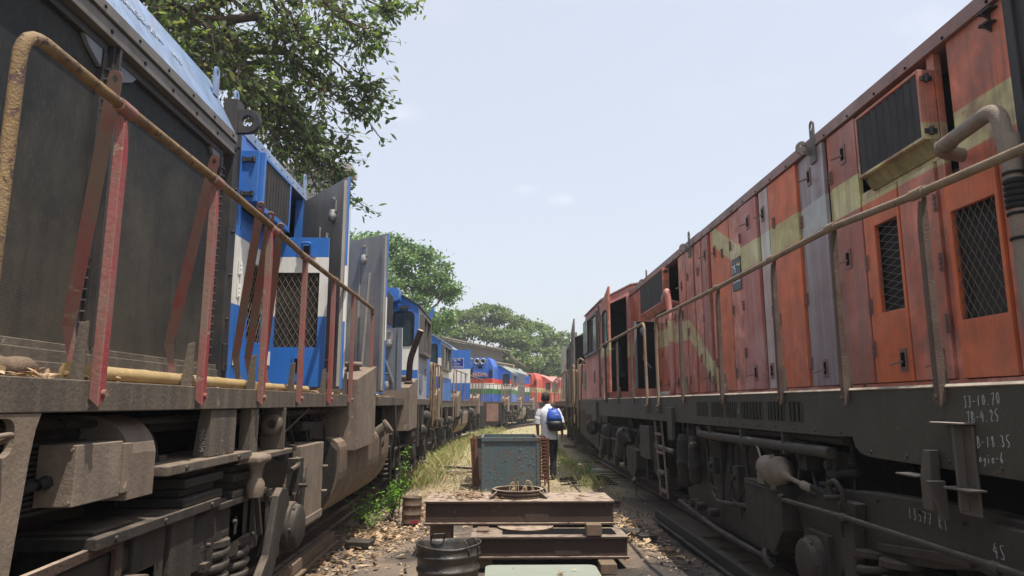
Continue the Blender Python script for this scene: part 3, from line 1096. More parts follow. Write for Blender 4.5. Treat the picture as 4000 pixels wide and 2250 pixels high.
# box vent with louvred mesh
mb = MB()
xo = XB + .17
mb.prism([(5.27, 3.08), (5.95, 3.03), (6.03, 3.06), (6.03, 3.44), (5.27, 3.50)], 'x', XB + .001, xo - .035)
mb.prism([(5.30, 3.05), (5.31, 3.50), (5.345, 3.49), (5.345, 3.06)], 'x', xo - .035, xo)
mb.box(xo - .035, xo, 5.345, 6.03, 3.015, 3.06)
mb.box(xo - .035, xo, 5.345, 6.03, 3.445, 3.475)
mb.box(xo - .035, xo, 6.0, 6.03, 3.06, 3.445)
vb = part('vent_box', mb, M['blue_only'], L1, .004)
mb = MB()
for k in range(9):
    y = 5.36 + k * .071
    mb.quadf([(xo - .030, y, 3.06), (xo - .006, y + .055, 3.06), (xo - .006, y + .055, 3.445), (xo - .030, y, 3.445)])
    for q in range(28):
        z = 3.065 + q * .0135
        mb.box(xo - .03, xo - .004, y + .052, y + .07, z, z + .006)
part('vent_grille', mb, M['frame_d'], vb)
mb = MB()
for z in (3.14, 3.42):
    for q in (.02, .10):
        mb.cyl((XB + q, 5.255, z - .02), (XB + q, 5.255, z + .02), .014, n=8)
    mb.bar((XB + .02, 5.26, z), (XB + .11, 5.26, z), .016, .03)
part('hinge', mb, M['frame_d'], vb)

def swing_door(loco, h, ang, wd, z0, z1, mats, mesh=None, name='hood_door', lining=None, ribs=False, latches=(), slant=0.0, label=None, th=.028):
    """door hanging open on a vertical hinge at h; ang measured from +x (degrees). First material = face towards the camera"""
    d = Vector((math.cos(R(ang)), math.sin(R(ang)), 0))
    nn = Vector((d.y, -d.x, 0))
    if nn.y > 0: nn = -nn
    P = frame2(((h[0], h[1], 0), d, nn))
    mb = MB()
    outer = [(0, z0), (wd, z0), (wd, z1 + slant), (0, z1)]
    if mesh:
        kk = MB()
        slab(kk, P, mesh[0] - .01, mesh[1] + .01, mesh[2] - .01, mesh[3] + .01, -.045, -.03)
    holes = [] if not mesh else [[(mesh[0], mesh[2]), (mesh[1], mesh[2]), (mesh[1], mesh[3]), (mesh[0], mesh[3])]]
    slab_poly(mb, P, outer, -th, -.004, 1 if lining else 0, holes)
    slab_poly(mb, P, outer, -.004, 0, 0, holes)
    o = part(name, mb, mats, loco, .0, label)
    if mesh:
        k = MB()
        mesh_panel(k, *mesh, lambda u, w: P(u, w, -.012))
        part('mesh_screen', k, M['tan'], o)
        part('filter', kk, M['rad'], o)
    if ribs:
        k = MB()
        slab(k, P, wd - .05, wd - .005, z0 + .02, z1 + slant - .04, 0, .035)
        slab(k, P, wd * .42, wd * .42 + .03, z0 + .1, z1 - .35, 0, .02)
        slab(k, P, .10, .14, z0 + .3, z1 - .5, 0, .018)
        k.bar(P(wd * .55, z0 + .1, .02), P(wd * .70, z1 - .45, .05), .03, .02)
        part('stiffener', k, M['greyd'], o, .003)
    if latches:
        k = MB()
        for u, w in latches:
            slab(k, P, u - .045, u + .045, w - .06, w + .05, 0, .02)
            k.lathe(P(u, w - .07, .02), (0, 0, -1), [(-.03, .03), (.03, .045), (.07, .04), (.09, .0)], 12)
            k.bar(P(u - .03, w + .07, .03), P(u + .03, w + .07, .03), .03, .02)
        part('latch', k, [M['chrome'], M['black']], o)
    return o, P

o, P = swing_door(L1, (XB + .01, 6.05), 0, .51, 1.66, 2.98, [M['blue']], (.06, .44, 2.0, 2.66))
k = MB()
slab(k, P, .24, .40, 2.80, 2.93, .0, .012)
slab(k, P, .29, .35, 2.80, 2.90, .012, .016, 1)
k.tube(bend([P(.29, 2.80, .01), P(.28, 2.92, .05), P(.36, 2.92, .05), P(.35, 2.80, .01)], .02), .009, 6)
slab(k, P, .24, .32, 1.70, 1.93, .0, .012)
slab(k, P, .26, .30, 1.78, 1.90, .012, .016, 1)
part('latch', k, [M['blue_only'], M['black']], o)
k = MB()
for w_ in (2.74, 2.35, 1.9): slab(k, P, .0, .045, w_ - .06, w_ + .06, .0, .01)
part('hinge', k, M['cream'], o, .003)
swing_door(L1, (XB, 7.02), -46, .84, 1.65, 3.60, [M['greyd'], M['blue']], None, ribs=True, lining=True, latches=((.62, 3.42), (.62, 1.85)), slant=.07, label='grey lined door standing wide open')
swing_door(L1, (XB, 7.10), 8, .46, 1.66, 3.58, [M['cream'], M['greyd']], None, lining=True)
swing_door(L1, (XB, 8.76), -30, .76, 1.65, 3.56, [M['greyd'], M['blue']], None, ribs=True, lining=True, latches=((.40, 3.40), (.50, 1.85)), slant=.04)
o, P = swing_door(L1, (XB, 9.75), -8, .70, 1.70, 2.56, [M['greyb'], M['blue']], None, lining=True, latches=((.52, 2.44), (.5, 1.86)))
k = MB()
k.bar(P(.46, 2.15, .02), P(.60, 1.80, .03), .035, .02)
slab(k, P, .64, .70, 1.70, 2.56, 0, .02)
part('stiffener', k, M['greyb'], o)
# small vent and horn housing ahead of the cab
mb = MB()
mb.box(XB + .02, XB + .26, 10.7, 11.5, 2.75, 3.30)
v2 = part('vent_box', mb, M['blue_only'], L1, .01)
mb = MB()
for k in range(10):
    mb.box(XB + .262, XB + .285, 10.74 + k * .074, 10.77 + k * .074, 2.78, 3.27)
mb.box(XB + .04, XB + .24, 10.68, 10.698, 2.80, 3.25)
part('vent_grille', mb, M['frame_d'], v2)
mb = MB()
mb.prism(rrect(XB + .05, XB + .24, 3.34, 3.58, .05), 'y', 12.35, 12.70)
part('horn_housing', mb, M['blue_only'], L1, .02)

# cab
XC = -1.47
def cab(loco, xc, xb, s, y0, y1, zt, ze, mats, win_front, win_side, centre, name='cab'):
    """full width cab: front wall towards the camera with rounded window, sloping shoulder, side window frame"""
    zr = zt + .28
    mb = MB()
    prof = [(xc, 1.60), (xc, ze), (xb, zt), (centre, zr), (2 * centre - xb, zt), (2 * centre - xc, ze), (2 * centre - xc, 1.60)]
    holes = []
    if win_front:
        holes = [rrect(*win_front, .075)]
    mb.prism(prof, 'y', y0, y0 + .05, holes)
    mb.prism(prof, 'y', y1 - .05, y1)
    hs = [[(win_side[0], win_side[2]), (win_side[1], win_side[2]), (win_side[1], win_side[3]), (win_side[0], win_side[3])]]
    a, b = sorted((xc, xc - s * .05))
    mb.prism([(y0 + .05, 1.60), (y1 - .05, 1.60), (y1 - .05, ze), (y0 + .05, ze)], 'x', a, b, hs, mi=1)
    c2 = 2 * centre - xc
    a, b = sorted((c2, c2 + s * .05))
    mb.prism([(y0 + .05, 1.60), (y1 - .05, 1.60), (y1 - .05, ze), (y0 + .05, ze)], 'x', a, b, hs, mi=1)
    cb = part(name, mb, mats[:2], loco)
    mb = MB()
    o_ = .03
    top = [(xc + s * o_, ze - .02), (xb, zt + .012), (centre, zr + .012), (2 * centre - xb, zt + .012), (2 * centre - xc - s * o_, ze - .02)]
    bot = [(p[0], p[1] + .035) for p in reversed(top)]
    mb.prism(top + bot, 'y', y0 - .03, y1 + .03)
    part('cab_roof', mb, mats[2], cb)
    if win_front:
        mb = MB()
        mb.prism(rrect(*win_front, .075), 'y', y0 + .02, y0 + .03)
        gl = part('window', mb, M['glass'], cb)
        mb = MB()
        i_ = (win_front[0] - .025, win_front[1] + .025, win_front[2] - .025, win_front[3] + .025)
        mb.prism(rrect(*i_, .095), 'y', y0 - .012, y0 + .02, [rrect(*win_front, .075)])
        part('window_seal', mb, M['rubber'], gl)
    u0, u1, w0, w1 = win_side
    mb = MB()
    a, b = sorted((xc + s * .005, xc + s * .09))
    mb.prism([(u0 - .05, w0 - .06), (u1 + .05, w0 - .06), (u1 + .05, w1 + .05), (u0 - .05, w1 + .05)], 'x', a, b, [[(u0, w0), (u1, w0), (u1, w1), (u0, w1)]])
    um = (u0 + u1) / 2
    mb.box(xc + s * .01, xc + s * .07, um - .03, um + .03, w0, w1)
    fr = part('window_frame', mb, mats[3], cb, .004)
    mb = MB()
    mb.box(xc + s * .03, xc + s * .036, u0, um - .03, w0, w1)
    part('window', mb, M['glass'], cb)
    mb = MB()
    mb.box(2 * centre - xc - s * .15, xc - s * .2, y0 + .06, y1 - .06, 1.62, w0 - .15)
    part('cab_inside', mb, M['inside'], cb)
    return cb
c1 = cab(L1, XC, XB, 1, 12.75, 15.1, 3.61, 3.30, [M['cab1'], M['cab_side'], M['frame_d'], M['flange']], (-1.92, -1.57, 2.58, 3.18), (12.98, 14.3, 2.48, 3.12), CL)
mb = MB()
mb.box(-1.82, -1.66, 12.70, 12.75, 3.24, 3.30)
mb.tube([(-1.72, 12.71, 3.24), (-1.70, 12.72, 3.05), (-1.82, 12.73, 2.85)], .007, 5)
part('wiper', mb, M['frame_d'], c1)
mb = MB()
mb.box(XC - .01, XC + .012, 14.45, 15.0, 1.66, 3.2)
part('cab_door', mb, M['blue_only'], c1, .006)
mb = MB()
mb.box(XC + .001, XC + .02, 13.1, 13.5, 1.75, 2.05)
mb.box(XC + .001, XC + .03, 14.0, 14.2, 2.1, 2.2)
part('cab_hatch', mb, M['greyb'], c1, .004)
mb = MB()
mb.prism([(XC, 3.28), (XC - .1, 3.34), (XC + .02, 3.60), (XC + .07, 3.56)], 'y', 15.12, 15.16)
part('deflector_plate', mb, M['blue_only'], L1)
mb = MB()                       # short hood beyond the cab
mb.box(-3.7, XB, 15.15, 16.8, 1.6, 3.45)
part('short_hood', mb, M['blue'], L1, .03)

# handrail, posts, braces
HR = [(XE + .02, 1.95, 1.30), (XE + .02, 1.95, 2.64), (XE + .02, 2.35, 2.635)] + [(XE + .02, y, z) for y, z in ((3.4, 2.635), (4.3, 2.62), (5.03, 2.59), (6.0, 2.585), (6.9, 2.585), (7.82, 2.58))] + [(XE + .02, 7.86, 2.52)]
mb = MB()
mb.tube(bend(HR, .11), .0205, 12)
hr1 = part('handrail', mb, M['yrail'], L1)
for y in (2.53, 3.40, 4.30, 5.05, 6.0, 6.87):
    mb = MB()
    mb.tube([(XE + .02, y - .05, 2.632 if y < 4 else 2.605 if y < 5 else 2.588), (XE + .02, y + .05, 2.630 if y < 4 else 2.602 if y < 5 else 2.586)], .027, 14)
    part('rail_clamp', mb, M['mpost'], hr1)
for i, y in enumerate((2.52, 3.39, 4.25, 5.06, 5.97, 6.8, 7.86)):
    mb = MB()
    post_angle(mb, XE, y, 1.505, 2.60, 1)
    gusset(mb, XE, y - .045, 1)
    part('handrail_post', mb, [M['mpost'], M['deck'], M['mred']], L1, .003)
def brace(y, dx, dy, zt, zb=1.61, foot=.10):
    mb = MB()
    a = Vector((XE - .035, y - .03, zt)); b = Vector((XE - dx, y + dy, zb + .22)); c = Vector((XE - dx + .03, y + dy + .03, zb))
    nv = Vector((.45, -1, 0)).normalized()
    d_ = (b - a).normalized()
    w_ = d_.cross(nv).normalized()
    n2 = w_.cross(d_)
    ctr = [a - d_ * .0, a + d_ * .10, a.lerp(b, .3), a.lerp(b, .6), a.lerp(b, .85), b, b.lerp(c, .5), c]
    hw_ = [.024, .026, .026, .026, .025, .023, .017, .021]
    vs = []
    for k in range(5):          # rounded head
        t_ = math.pi * k / 4
    head = [a + w_ * .024 * math.cos(math.pi * k / 8) - d_ * .024 * math.sin(math.pi * k / 8) for k in range(9)]
    out = head + [p - w_ * h for p, h in zip(ctr[1:], hw_[1:])] + [p + w_ * h for p, h in reversed(list(zip(ctr[1:], hw_[1:])))]
    hole = [a + d_ * .01 + (w_ * .009 * math.cos(6.283 * k / 10) + d_ * .014 * math.sin(6.283 * k / 10)) for k in range(10)]
    o3 = a
    to2 = lambda p: ((p - o3).dot(w_), (p - o3).dot(d_))
    t2 = MB()
    t2.prism([to2(p) for p in out], 'x', -.006, .006, [[to2(p) for p in hole]])
    off = lambda q: (q - o3).dot(n2)
    mb.add([o3 + w_ * v[1] + d_ * v[2] + n2 * (v[0] + (0 if v[2] < (b - o3).dot(d_) else (v[2] - (b - o3).dot(d_)) / max(.01, (c - b).dot(d_)) * (c - b).dot(n2))) for v in t2.v], t2.f)
    return part('post_brace', mb, M['mpost'], L1, .003)
brace(2.57, .30, .27, 2.77)
brace(3.52, .30, .19, 2.78)
brace(4.24, .30, .42, 2.74)
brace(4.43, .30, .46, 2.73)
brace(4.64, .30, .58, 2.71)

# yellow bent filler pipe and sand boxes
SB1 = sand_box(L1, XE, 6.86, 7.92, 1.07, 1.83, 1, M['tan'])
SB2 = sand_box(L1, XE, 10.85, 12.0, 1.10, 1.84, 1, M['tan'])
mb = MB()
mb.tube(bend([(-1.44, 11.3, 1.86), (-1.42, 11.25, 2.22), (-1.24, 11.1, 2.68)], .12), .05, 12)
mb.lathe((-1.44, 11.3, 1.84), (0, 0, 1), [(0, .075), (.03, .075), (.035, .05)], 14)
part('filler_pipe', mb, M['rust'], L1)
mb = MB()
mb.tube(bend([(XE + .03, 14.9, 1.2), (XE + .03, 14.9, 2.35), (XE + .03, 15.35, 2.35), (XE + .03, 15.35, .95), (XE + .03, 15.6, .95)], .15), .018, 8)
mb.tube(bend([(XE + .03, 15.6, 1.1), (XE + .03, 15.6, 2.40), (XE + .03, 16.6, 2.40), (XE + .03, 16.6, 1.0)], .2), .015, 8)
part('grab_rail', mb, M['yrail'], L1)

# gear below the deck, near bogie
U = M['under']
wb = MB()
frame1 = MB()
frame1.prism([(3.55, .70), (4.55, .64), (4.62, .80), (4.55, .96), (4.0, 1.0), (3.62, .95)], 'x', -1.62, -1.50)     # cast beam
frame1.prism([(1.5, .62), (2.6, .62), (2.75, .80), (3.6, .84), (3.6, .93), (1.5, .95)], 'x', -1.64, -1.52)
frame1.prism([(4.5, .62), (5.4, .58), (8.0, .62), (8.0, .92), (4.5, .92)], 'x', -1.86, -1.72)
fr1 = part('bogie_frame', frame1, U, L1, .012)
for y in (1.15, 3.05, 4.98):
    wheel(fr1, -2.04, y, 1, mat=M['under_d'])
mb = MB()                # low plates on columns
mb.box(-1.86, -1.46, 2.67, 3.82, .985, 1.03)
mb.box(-1.84, -1.50, 2.72, 3.0, 1.031, 1.045)
mb.box(-1.80, -1.47, 3.85, 4.60, .955, .99)
part('bolster_plate', mb, U, fr1, .005)
mb = MB()
mb.box(-1.80, -1.66, 2.75, 3.10, .55, .984)
mb.box(-1.62, -1.50, 3.02, 3.30, .60, .984)
mb.box(-1.55, -1.49, 3.34, 3.58, .55, .984)
mb.box(-1.60, -1.50, 4.06, 4.28, .74, .954)
mb.box(-1.58, -1.50, 4.34, 4.40, .70, .954)
part('pedestal', mb, U, fr1, .006)
for y0, y1, z in ((3.40, 3.86, 1.031), (4.02, 4.52, .991)):
    mb = MB()
    for k in range(4):
        e = .035 * (k % 2)
        mb.box(-1.80 + e, -1.47 - e, y0 + e, y1 - e, z + .045 * k, z + .045 * (k + 1) - .004)
    part('rubber_mount', mb, M['under_d'], fr1, .008)
spring_part(fr1, -1.58, 3.95, .40, .36, .105, .026, 5.5, U)
spring_part(fr1, -1.58, 4.30, .42, .30, .095, .024, 5, U)
spring_part(fr1, -1.60, 2.30, .45, .30, .10, .024, 5, U)
axle_box(fr1, -1.46, 5.02, .68, 1, U)
axle_box(fr1, -1.50, 3.05, .64, 1, U)
mb = MB()               # curved equaliser arm: a broad hook coming up beside the axle box
arc = [(4.22 + .62 * math.cos(R(a)), .80 + .0 + .30 * math.sin(R(a)) - (.18 if a < 0 else 0)) for a in range(-60, 60, 10)]
outer = [(4.02, .34), (4.36, .42), (4.58, .58), (4.66, .78), (4.72, .92), (4.80, .965), (4.90, .95), (4.96, .88), (4.98, .78)]
inner = [(4.88, .76), (4.82, .66), (4.72, .48), (4.50, .30), (4.05, .20)]
mb.prism(outer + inner, 'x', -1.485, -1.43)
mb.prism([(2.0, .30), (2.62, .40), (2.82, .62), (2.86, .78), (2.95, .84), (3.06, .82), (3.10, .70), (2.98, .52), (2.7, .28), (2.0, .2)], 'x', -1.50, -1.44)
part('equaliser_arm', mb, U, fr1, .012)
mb = MB()
for x in (-1.50, -1.80):           # open guard frame at the very front
    mb.prism([(2.28, .72), (2.92, .80), (2.92, 1.0), (2.28, .98)], 'x', x - .012, x + .012, [[(2.33, .77), (2.87, .84), (2.87, .96), (2.33, .94)]])
mb.box(-1.80, -1.50, 2.28, 2.31, .74, .97)
mb.box(-1.80, -1.50, 2.89, 2.92, .82, .99)
part('guard_frame', mb, M['rust'], fr1, .004)
mb = MB()
mb.tube(bend([(-1.43, 5.30, 1.05), (-1.41, 5.22, .99), (-1.42, 5.20, .62)], .05), .018, 8)
mb.box(-1.50, -1.42, 5.10, 5.24, .90, 1.13)
mb.cyl((-1.42, 5.14, .94), (-1.36, 5.14, .94), .014, n=8)
mb.tube(bend([(-1.43, 4.95, 1.06), (-1.42, 5.1, 1.08), (-1.46, 5.2, 1.12)], .05), .02, 8)
mb.bar((-1.47, 4.50, .72), (-1.47, 4.40, .97), .03, .03)
part('brake_gear', mb, U, fr1, .004)
mb = MB()               # pedestals hanging from the deck
mb.prism([(-1.545, 1.249), (-1.462, 1.249), (-1.462, 1.489), (-1.52, 1.489)], 'y', 3.62, 3.635)
mb.box(-1.478, -1.462, 3.636, 3.97, 1.249, 1.489)
mb.box(-1.84, -1.43, 3.12, 4.16, 1.205, 1.248)
mb.cyl((-1.60, 3.40, 1.248), (-1.60, 3.40, 1.275), .03, n=6)
mb.box(-1.535, -1.462, 4.22, 4.34, 1.214, 1.489)
mb.box(-1.60, -1.44, 4.80, 4.82, 1.215, 1.489)
mb.box(-1.80, -1.43, 4.30, 4.98, 1.18, 1.213)
mb.lathe((-1.52, 4.80, 1.38), (0, -1, 0), [(0, .07), (.05, .07), (.06, .055), (.06, .03), (.02, .028)], 20)
mb.bar((-1.60, 5.0, 1.22), (-1.48, 5.55, 1.48), .012, .012)
part('side_bearer', mb, M['deck'], L1, .005)
mb = MB()
mb.lathe((-1.42, 4.22, 1.0), (0, 0, 1), [(-.02, .045), (.03, .055), (.06, .05), (.09, .035), (.13, .034), (.17, .05), (.19, .075), (.21, .07), (.23, .05), (.235, 0)], 12)
mb.box(-1.50, -1.37, 4.12, 4.34, 1.175, 1.215)
part('damper', mb, M['tan'], L1, .012)
# chalk scribble on the bearer web
mb = MB()
pt = [(-1.50 + .018 * math.sin(i * 2.4), 3.617, 1.39 - .0045 * i) for i in range(26)]
mb.tube(pt, .0022, 4)
part('chalk_scribble', mb, M['white'], L1)
# traction motor blower, box, guard
mb = MB()
mb.prism([(-2.0, 1.14), (-1.47, 1.14), (-1.47, 1.32)] + [(-1.64 + .17 * math.cos(R(a)), 1.30 + .17 * math.sin(R(a))) for a in range(10, 91, 10)] + [(-2.0, 1.47)], 'y', 2.86, 3.08)
part('gear_guard', mb, M['tan'], L1, .008)
mb = MB()
mb.box(-1.60, -1.465, 2.50, 2.80, 1.165, 1.375)
mb.box(-1.58, -1.455, 2.80, 2.86, 1.175, 1.365)
for z in (1.18, 1.36):
    mb.cyl((-1.48, 2.50, z), (-1.48, 2.492, z), .007, n=6)
jb = part('junction_box', mb, M['tan'], L1, .006)
mb = MB()
mb.tube(bend([(-1.56, 2.50, 1.25), (-1.58, 2.43, 1.24), (-1.66, 2.36, 1.17), (-1.85, 2.3, 1.13)], .06), .017, 10)
mb.lathe((-1.555, 2.50, 1.25), (-.1, -1, -.1), [(0, .024), (.02, .024), (.025, .02), (.05, .02)], 6)
part('cable', mb, M['rubber'], jb)
mb = MB()
for k in range(13):
    mb.box(-1.98, -1.60, 2.36, 2.84, 1.14 + k * .019, 1.148 + k * .019)
mb.box(-1.98, -1.63, 2.38, 2.84, 1.13, 1.38)
part('blower_motor', mb, M['under_d'], L1)
# cabinet and tank
mb = MB()
mb.box(-1.86, -1.47, 5.34, 6.02, .58, 1.20)
mb.box(-1.47, -1.455, 5.36, 6.0, .60, .66)
for z in (.80, 1.0):
    mb.cyl((-1.47, 6.0, z), (-1.43, 6.02, z), .012, n=6)
part('battery_box', mb, M['tan'], L1, .01)
mb = MB()
TP = [(-2.3, 1.20), (-1.56, 1.20)] + [(-1.56 + .11 * math.sin(R(a)), 1.09 + .11 * math.cos(R(a))) for a in (25, 50, 75, 90)] + [(-1.45, .98)] + [(-2.0 + .55 * math.cos(R(a)), .95 - .56 * math.sin(R(a))) for a in range(6, 91, 7)] + [(-2.3, .39)]
mb.prism(TP, 'y', 6.55, 9.45)
tk = part('fuel_tank', mb, M['tank'], L1, .02)
mb = MB()
mb.prism([(-2.3, 1.19), (-1.56, 1.19), (-1.474, 1.10), (-1.474, .95)] + [(-2.0 + .526 * math.cos(R(a)), .95 - .53 * math.sin(R(a))) for a in range(10, 91, 10)] + [(-2.3, .42)], 'y', 6.515, 6.55)
mb.bar((-1.80, 6.50, 1.15), (-2.0, 6.50, .5), .03, .03)
part('tank_end', mb, M['under_d'], tk, .006)
mb = MB()
mb.cyl((-1.50, 8.75, 1.14), (-1.36, 8.75, 1.24), .075, .075, 16)
mb.cyl((-1.37, 8.75, 1.234), (-1.345, 8.75, 1.252), .088, .088, 16)
mb.tube(bend([(-1.38, 8.68, 1.18), (-1.39, 8.66, 1.02), (-1.42, 8.72, .98), (-1.42, 8.82, 1.05)], .04), .010, 5)
part('filler_neck', mb, M['deck'], tk)
mb = MB()
mb.box(-2.0, -1.6, 6.05, 6.5, 1.22, 1.36)
mb.cyl((-1.62, 5.75, 1.33), (-1.62, 6.1, 1.33), .04, n=10)
mb.cyl((-1.66, 5.6, 1.30), (-1.66, 5.6, 1.5), .018, n=8)
mb.bar((-1.5, 9.2, 1.3), (-1.9, 9.9, 1.5), .04, .3)
part('air_pipe', mb, M['under_d'], L1)
bogie(L1, -1.56, 12.6, 1, U)
mb = MB()
mb.box(-1.62, -1.44, 12.75, 12.95, .75, 1.48)
mb.box(-1.60, -1.46, 13.6, 13.9, 1.0, 1.49)
mb.lathe((-1.5, 14.2, 1.25), (0, 1, 0), [(0, 0), (0, .12), (.5, .12), (.5, 0)], 16)
for q in (10.0, 12.3, 13.2, 15.0):
    mb.tube(bend([(-1.46, q, 1.5), (-1.44, q, 1.1), (-1.5, q + .15, .8)], .08), .02, 6)
part('air_pipe', mb, U, L1)
# bolts, pipes and hoses that fill the space below the deck
rg = random.Random(9)
for k, (a, b, r) in enumerate((((-1.62, 2.2, 1.44), (-1.62, 6.8, 1.44), .016), ((-1.70, 2.2, 1.40), (-1.70, 9.0, 1.41), .024), ((-1.55, 4.9, 1.46), (-1.55, 6.7, 1.46), .012))):
    mb = MB()
    mb.tube([a, b], r, 8)
    for q in range(5):
        y = a[1] + (b[1] - a[1]) * (q + .5) / 5
        mb.tube([(a[0], y - .02, a[2]), (a[0], y + .02, a[2])], r * 1.35, 8)
    part('air_pipe', mb, U, L1)
for y, dz in ((3.0, .22), (3.9, .30), (5.0, .26), (5.6, .34), (6.2, .3)):
    mb = MB()
    mb.tube(bend([(-1.66, y, 1.42), (-1.60, y + .06, 1.42 - dz), (-1.56, y + .22, 1.42 - dz * 1.25), (-1.60, y + .36, 1.40 - dz * .4), (-1.68, y + .40, 1.41)], .09), .013, 7)
    part('hose', mb, M['rubber'], L1)
for y, z0, z1 in ((5.18, .45, 1.2), (4.68, .35, .95), (3.72, .3, .7)):
    mb = MB()
    mb.tube(bend([(-1.50, y, z1), (-1.48, y, z0 + .15), (-1.56, y - .10, z0)], .06), .014, 7)
    mb.box(-1.52, -1.47, y - .03, y + .03, z1 - .02, z1 + .02)
    part('sand_pipe', mb, U, fr1)
for (x, y, z) in ((-1.47, 2.80, 1.008), (-1.47, 3.2, 1.008), (-1.47, 3.7, 1.008), (-1.44, 3.3, 1.226), (-1.44, 3.95, 1.226), (-1.49, 3.75, .80), (-1.49, 4.1, .86), (-1.49, 4.4, .74)):
    mb = MB()
    mb.cyl((x, y, z), (x + .02, y, z), .013, n=6)
    part('bolt', mb, U, fr1)
mb = MB()
mb.box(-1.535, -1.498, 3.70, 3.78, .77, .80); mb.box(-1.535, -1.498, 3.84, 3.90, .80, .87); mb.box(-1.535, -1.498, 3.96, 4.06, .80, .83); mb.box(-1.535, -1.498, 4.14, 4.18, .78, .88)
part('cast_rib', mb, U, fr1, .004)

# ================================================================ R1: the near red locomotive on the right
XE, XB, S = 2.10, 2.68, -1
R1 = thing('diesel_locomotive', 'nearest red orange locomotive on the right with an olive zigzag band and chalked numbers', 'locomotive', (CRR, 9, 0), 'locomotives on the right track')
mb = MB()
mb.box(2.145, 4.96, 1.0, 18.3, 1.555, 1.594)
mb.prism([(1.0, 1.598), (18.3, 1.598), (18.3, 1.36), (16.9, 1.36), (16.6, 1.27), (4.35, 1.315), (4.14, 1.325), (4.12, 1.27), (4.06, 1.235), (3.95, 1.22), (1.0, 1.20)], 'x', XE, XE + .04)
deckr = part('deck', mb, M['deck_r'], R1, .004)
mb = MB()
mb.prism([(XE - .009, 1.597), (XE + .004, 1.609), (XE + .10, 1.609), (XE + .10, 1.599), (XE - .002, 1.599), (XE - .002, 1.592)], 'y', 1.0, 18.3)
part('deck_edging', mb, M['edge'], R1)  # thin chamfer shaped and coloured to carry the sunlit line
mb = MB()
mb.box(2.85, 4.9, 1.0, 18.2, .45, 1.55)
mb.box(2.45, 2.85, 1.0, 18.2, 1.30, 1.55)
part('underframe_blackout', mb, M['black'], R1)
# cooling slots in the deck side
mb = MB()
def slots(y0, y1, n):
    for i in range(n):
        y = y0 + (y1 - y0) * (i + .5) / n
        w_ = (y1 - y0) / n * .30
        mb.box(XE - .003, XE + .001, y - w_, y + w_, 1.392, 1.53)
        mb.box(XE - .008, XE, y - w_ - .012, y - w_, 1.39, 1.532, 1)
slots(4.80, 5.02, 3); slots(5.10, 5.42, 5); slots(5.52, 6.02, 7); slots(6.12, 6.42, 5); slots(6.5, 6.86, 7); slots(6.98, 7.36, 8)
part('deck_slots', mb, [M['black'], M['deck_r']], R1)

# hood
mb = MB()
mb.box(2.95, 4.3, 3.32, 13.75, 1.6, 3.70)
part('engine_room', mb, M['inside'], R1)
mb = MB()
mb.prism([(XB - .03, 3.655), (XB - .02, 3.755), (XB + .10, 3.80), (4.3, 3.86), (4.3, 3.70), (XB + .06, 3.67), (XB + .06, 3.655)], 'y', 1.0, 8.9)
mb.prism([(XB - .03, 3.655), (XB - .02, 3.765), (XB + .10, 3.81), (4.3, 3.88), (4.3, 3.70), (XB + .06, 3.67), (XB + .06, 3.655)], 'y', 8.905, 13.78)
for k in range(26):
    mb.cyl((XB - .028, 3.4 + k * .38, 3.675), (XB - .034, 3.4 + k * .38, 3.675), .010, n=8, mi=1)
part('roof', mb, [M['red_roof'], M['black']], R1, .004)
PR = frame2(((XB, 0, 0), (0, 1, 0), (-1, 0, 0)))
mb = MB()
for a, b in ((3.32, 3.50), (3.93, 4.0), (5.29, 5.34), (6.80, 6.84), (8.46, 8.5), (9.18, 9.22), (11.7, 13.78)):
    slab(mb, PR, a, b, 1.62, 3.66, -.05, -.004)
slab(mb, PR, 3.32, 13.78, 1.60, 1.655, -.05, .006)
slab(mb, PR, 3.32, 3.80, 2.84, 3.655, -.05, .0)
slab(mb, PR, 3.80, 4.86, 2.985, 3.04, -.05, .0)
part('hood_side', mb, M['red'], R1, .003)
mb = MB()                      # sooty corner and the section nearer the camera
mb.box(XB - .01, XB + .3, 3.06, 3.315, 1.62, 3.95)
mb.box(XB - .03, XB + .02, 3.24, 3.30, 1.62, 3.9)
mb.box(XB + .0, XB + .3, 1.2, 3.05, 1.62, 3.9)
part('corner_post', mb, M['frame_d'], R1, .005)
mb = MB()
for k in range(2):
    mb.box(XB - .05, XB - .001, 3.36 + .02 * k, 3.46, 3.62 - .07 * k, 3.63 - .07 * k)
    mb.prism([(XB - .07, 3.62 - .07 * k), (XB - .001, 3.58 - .07 * k), (XB - .001, 3.62 - .07 * k)], 'y', 3.42, 3.428)
part('foot_bracket', mb, M['frame_d'], R1)
mb = MB()
mb.box(XB + .02, XB + .22, 3.05, 3.2, 3.84, 4.15)
part('roof_box', mb, M['red_bright'], R1, .01)

def rdoor(u0, u1, mat, w0=1.665, w1=3.645, mesh=None, lat=(), hin=(), n0=0.0, ajar=0.0, hole_pitch=.055, label=None, slope=1.7):
    P = frame2(((XB, u0, 0), (-ajar, 1, 0), (-1, -ajar, 0)))
    mb = MB()
    mh = None if not mesh else (mesh[0] - u0, mesh[1] - u0, mesh[2], mesh[3])
    slab(mb, P, .007, u1 - u0 - .007, w0, w1, -.022 + n0, .012 + n0, 0, mh)
    d = part('hood_door', mb, mat, R1, .004, label)
    F = lambda u, w, n=0.0: P(u - u0, w, n + .012 + n0)
    if mesh:
        k = MB()
        mesh_panel(k, *mesh, lambda u, w: F(u, w, -.014), hole_pitch, .0025, slope)
        part('mesh_screen', k, M['flange'], d)
    if lat:
        k = MB()
        for u, w in lat: latch(k, F, u, w, 1, True)
        part('latch', k, [M['red_roof'], M['black']], d)
    if hin:
        k = MB()
        for u, w in hin: hinge(k, F, u, w, .11)
        part('hinge', k, M['red_roof'], d)
    return d
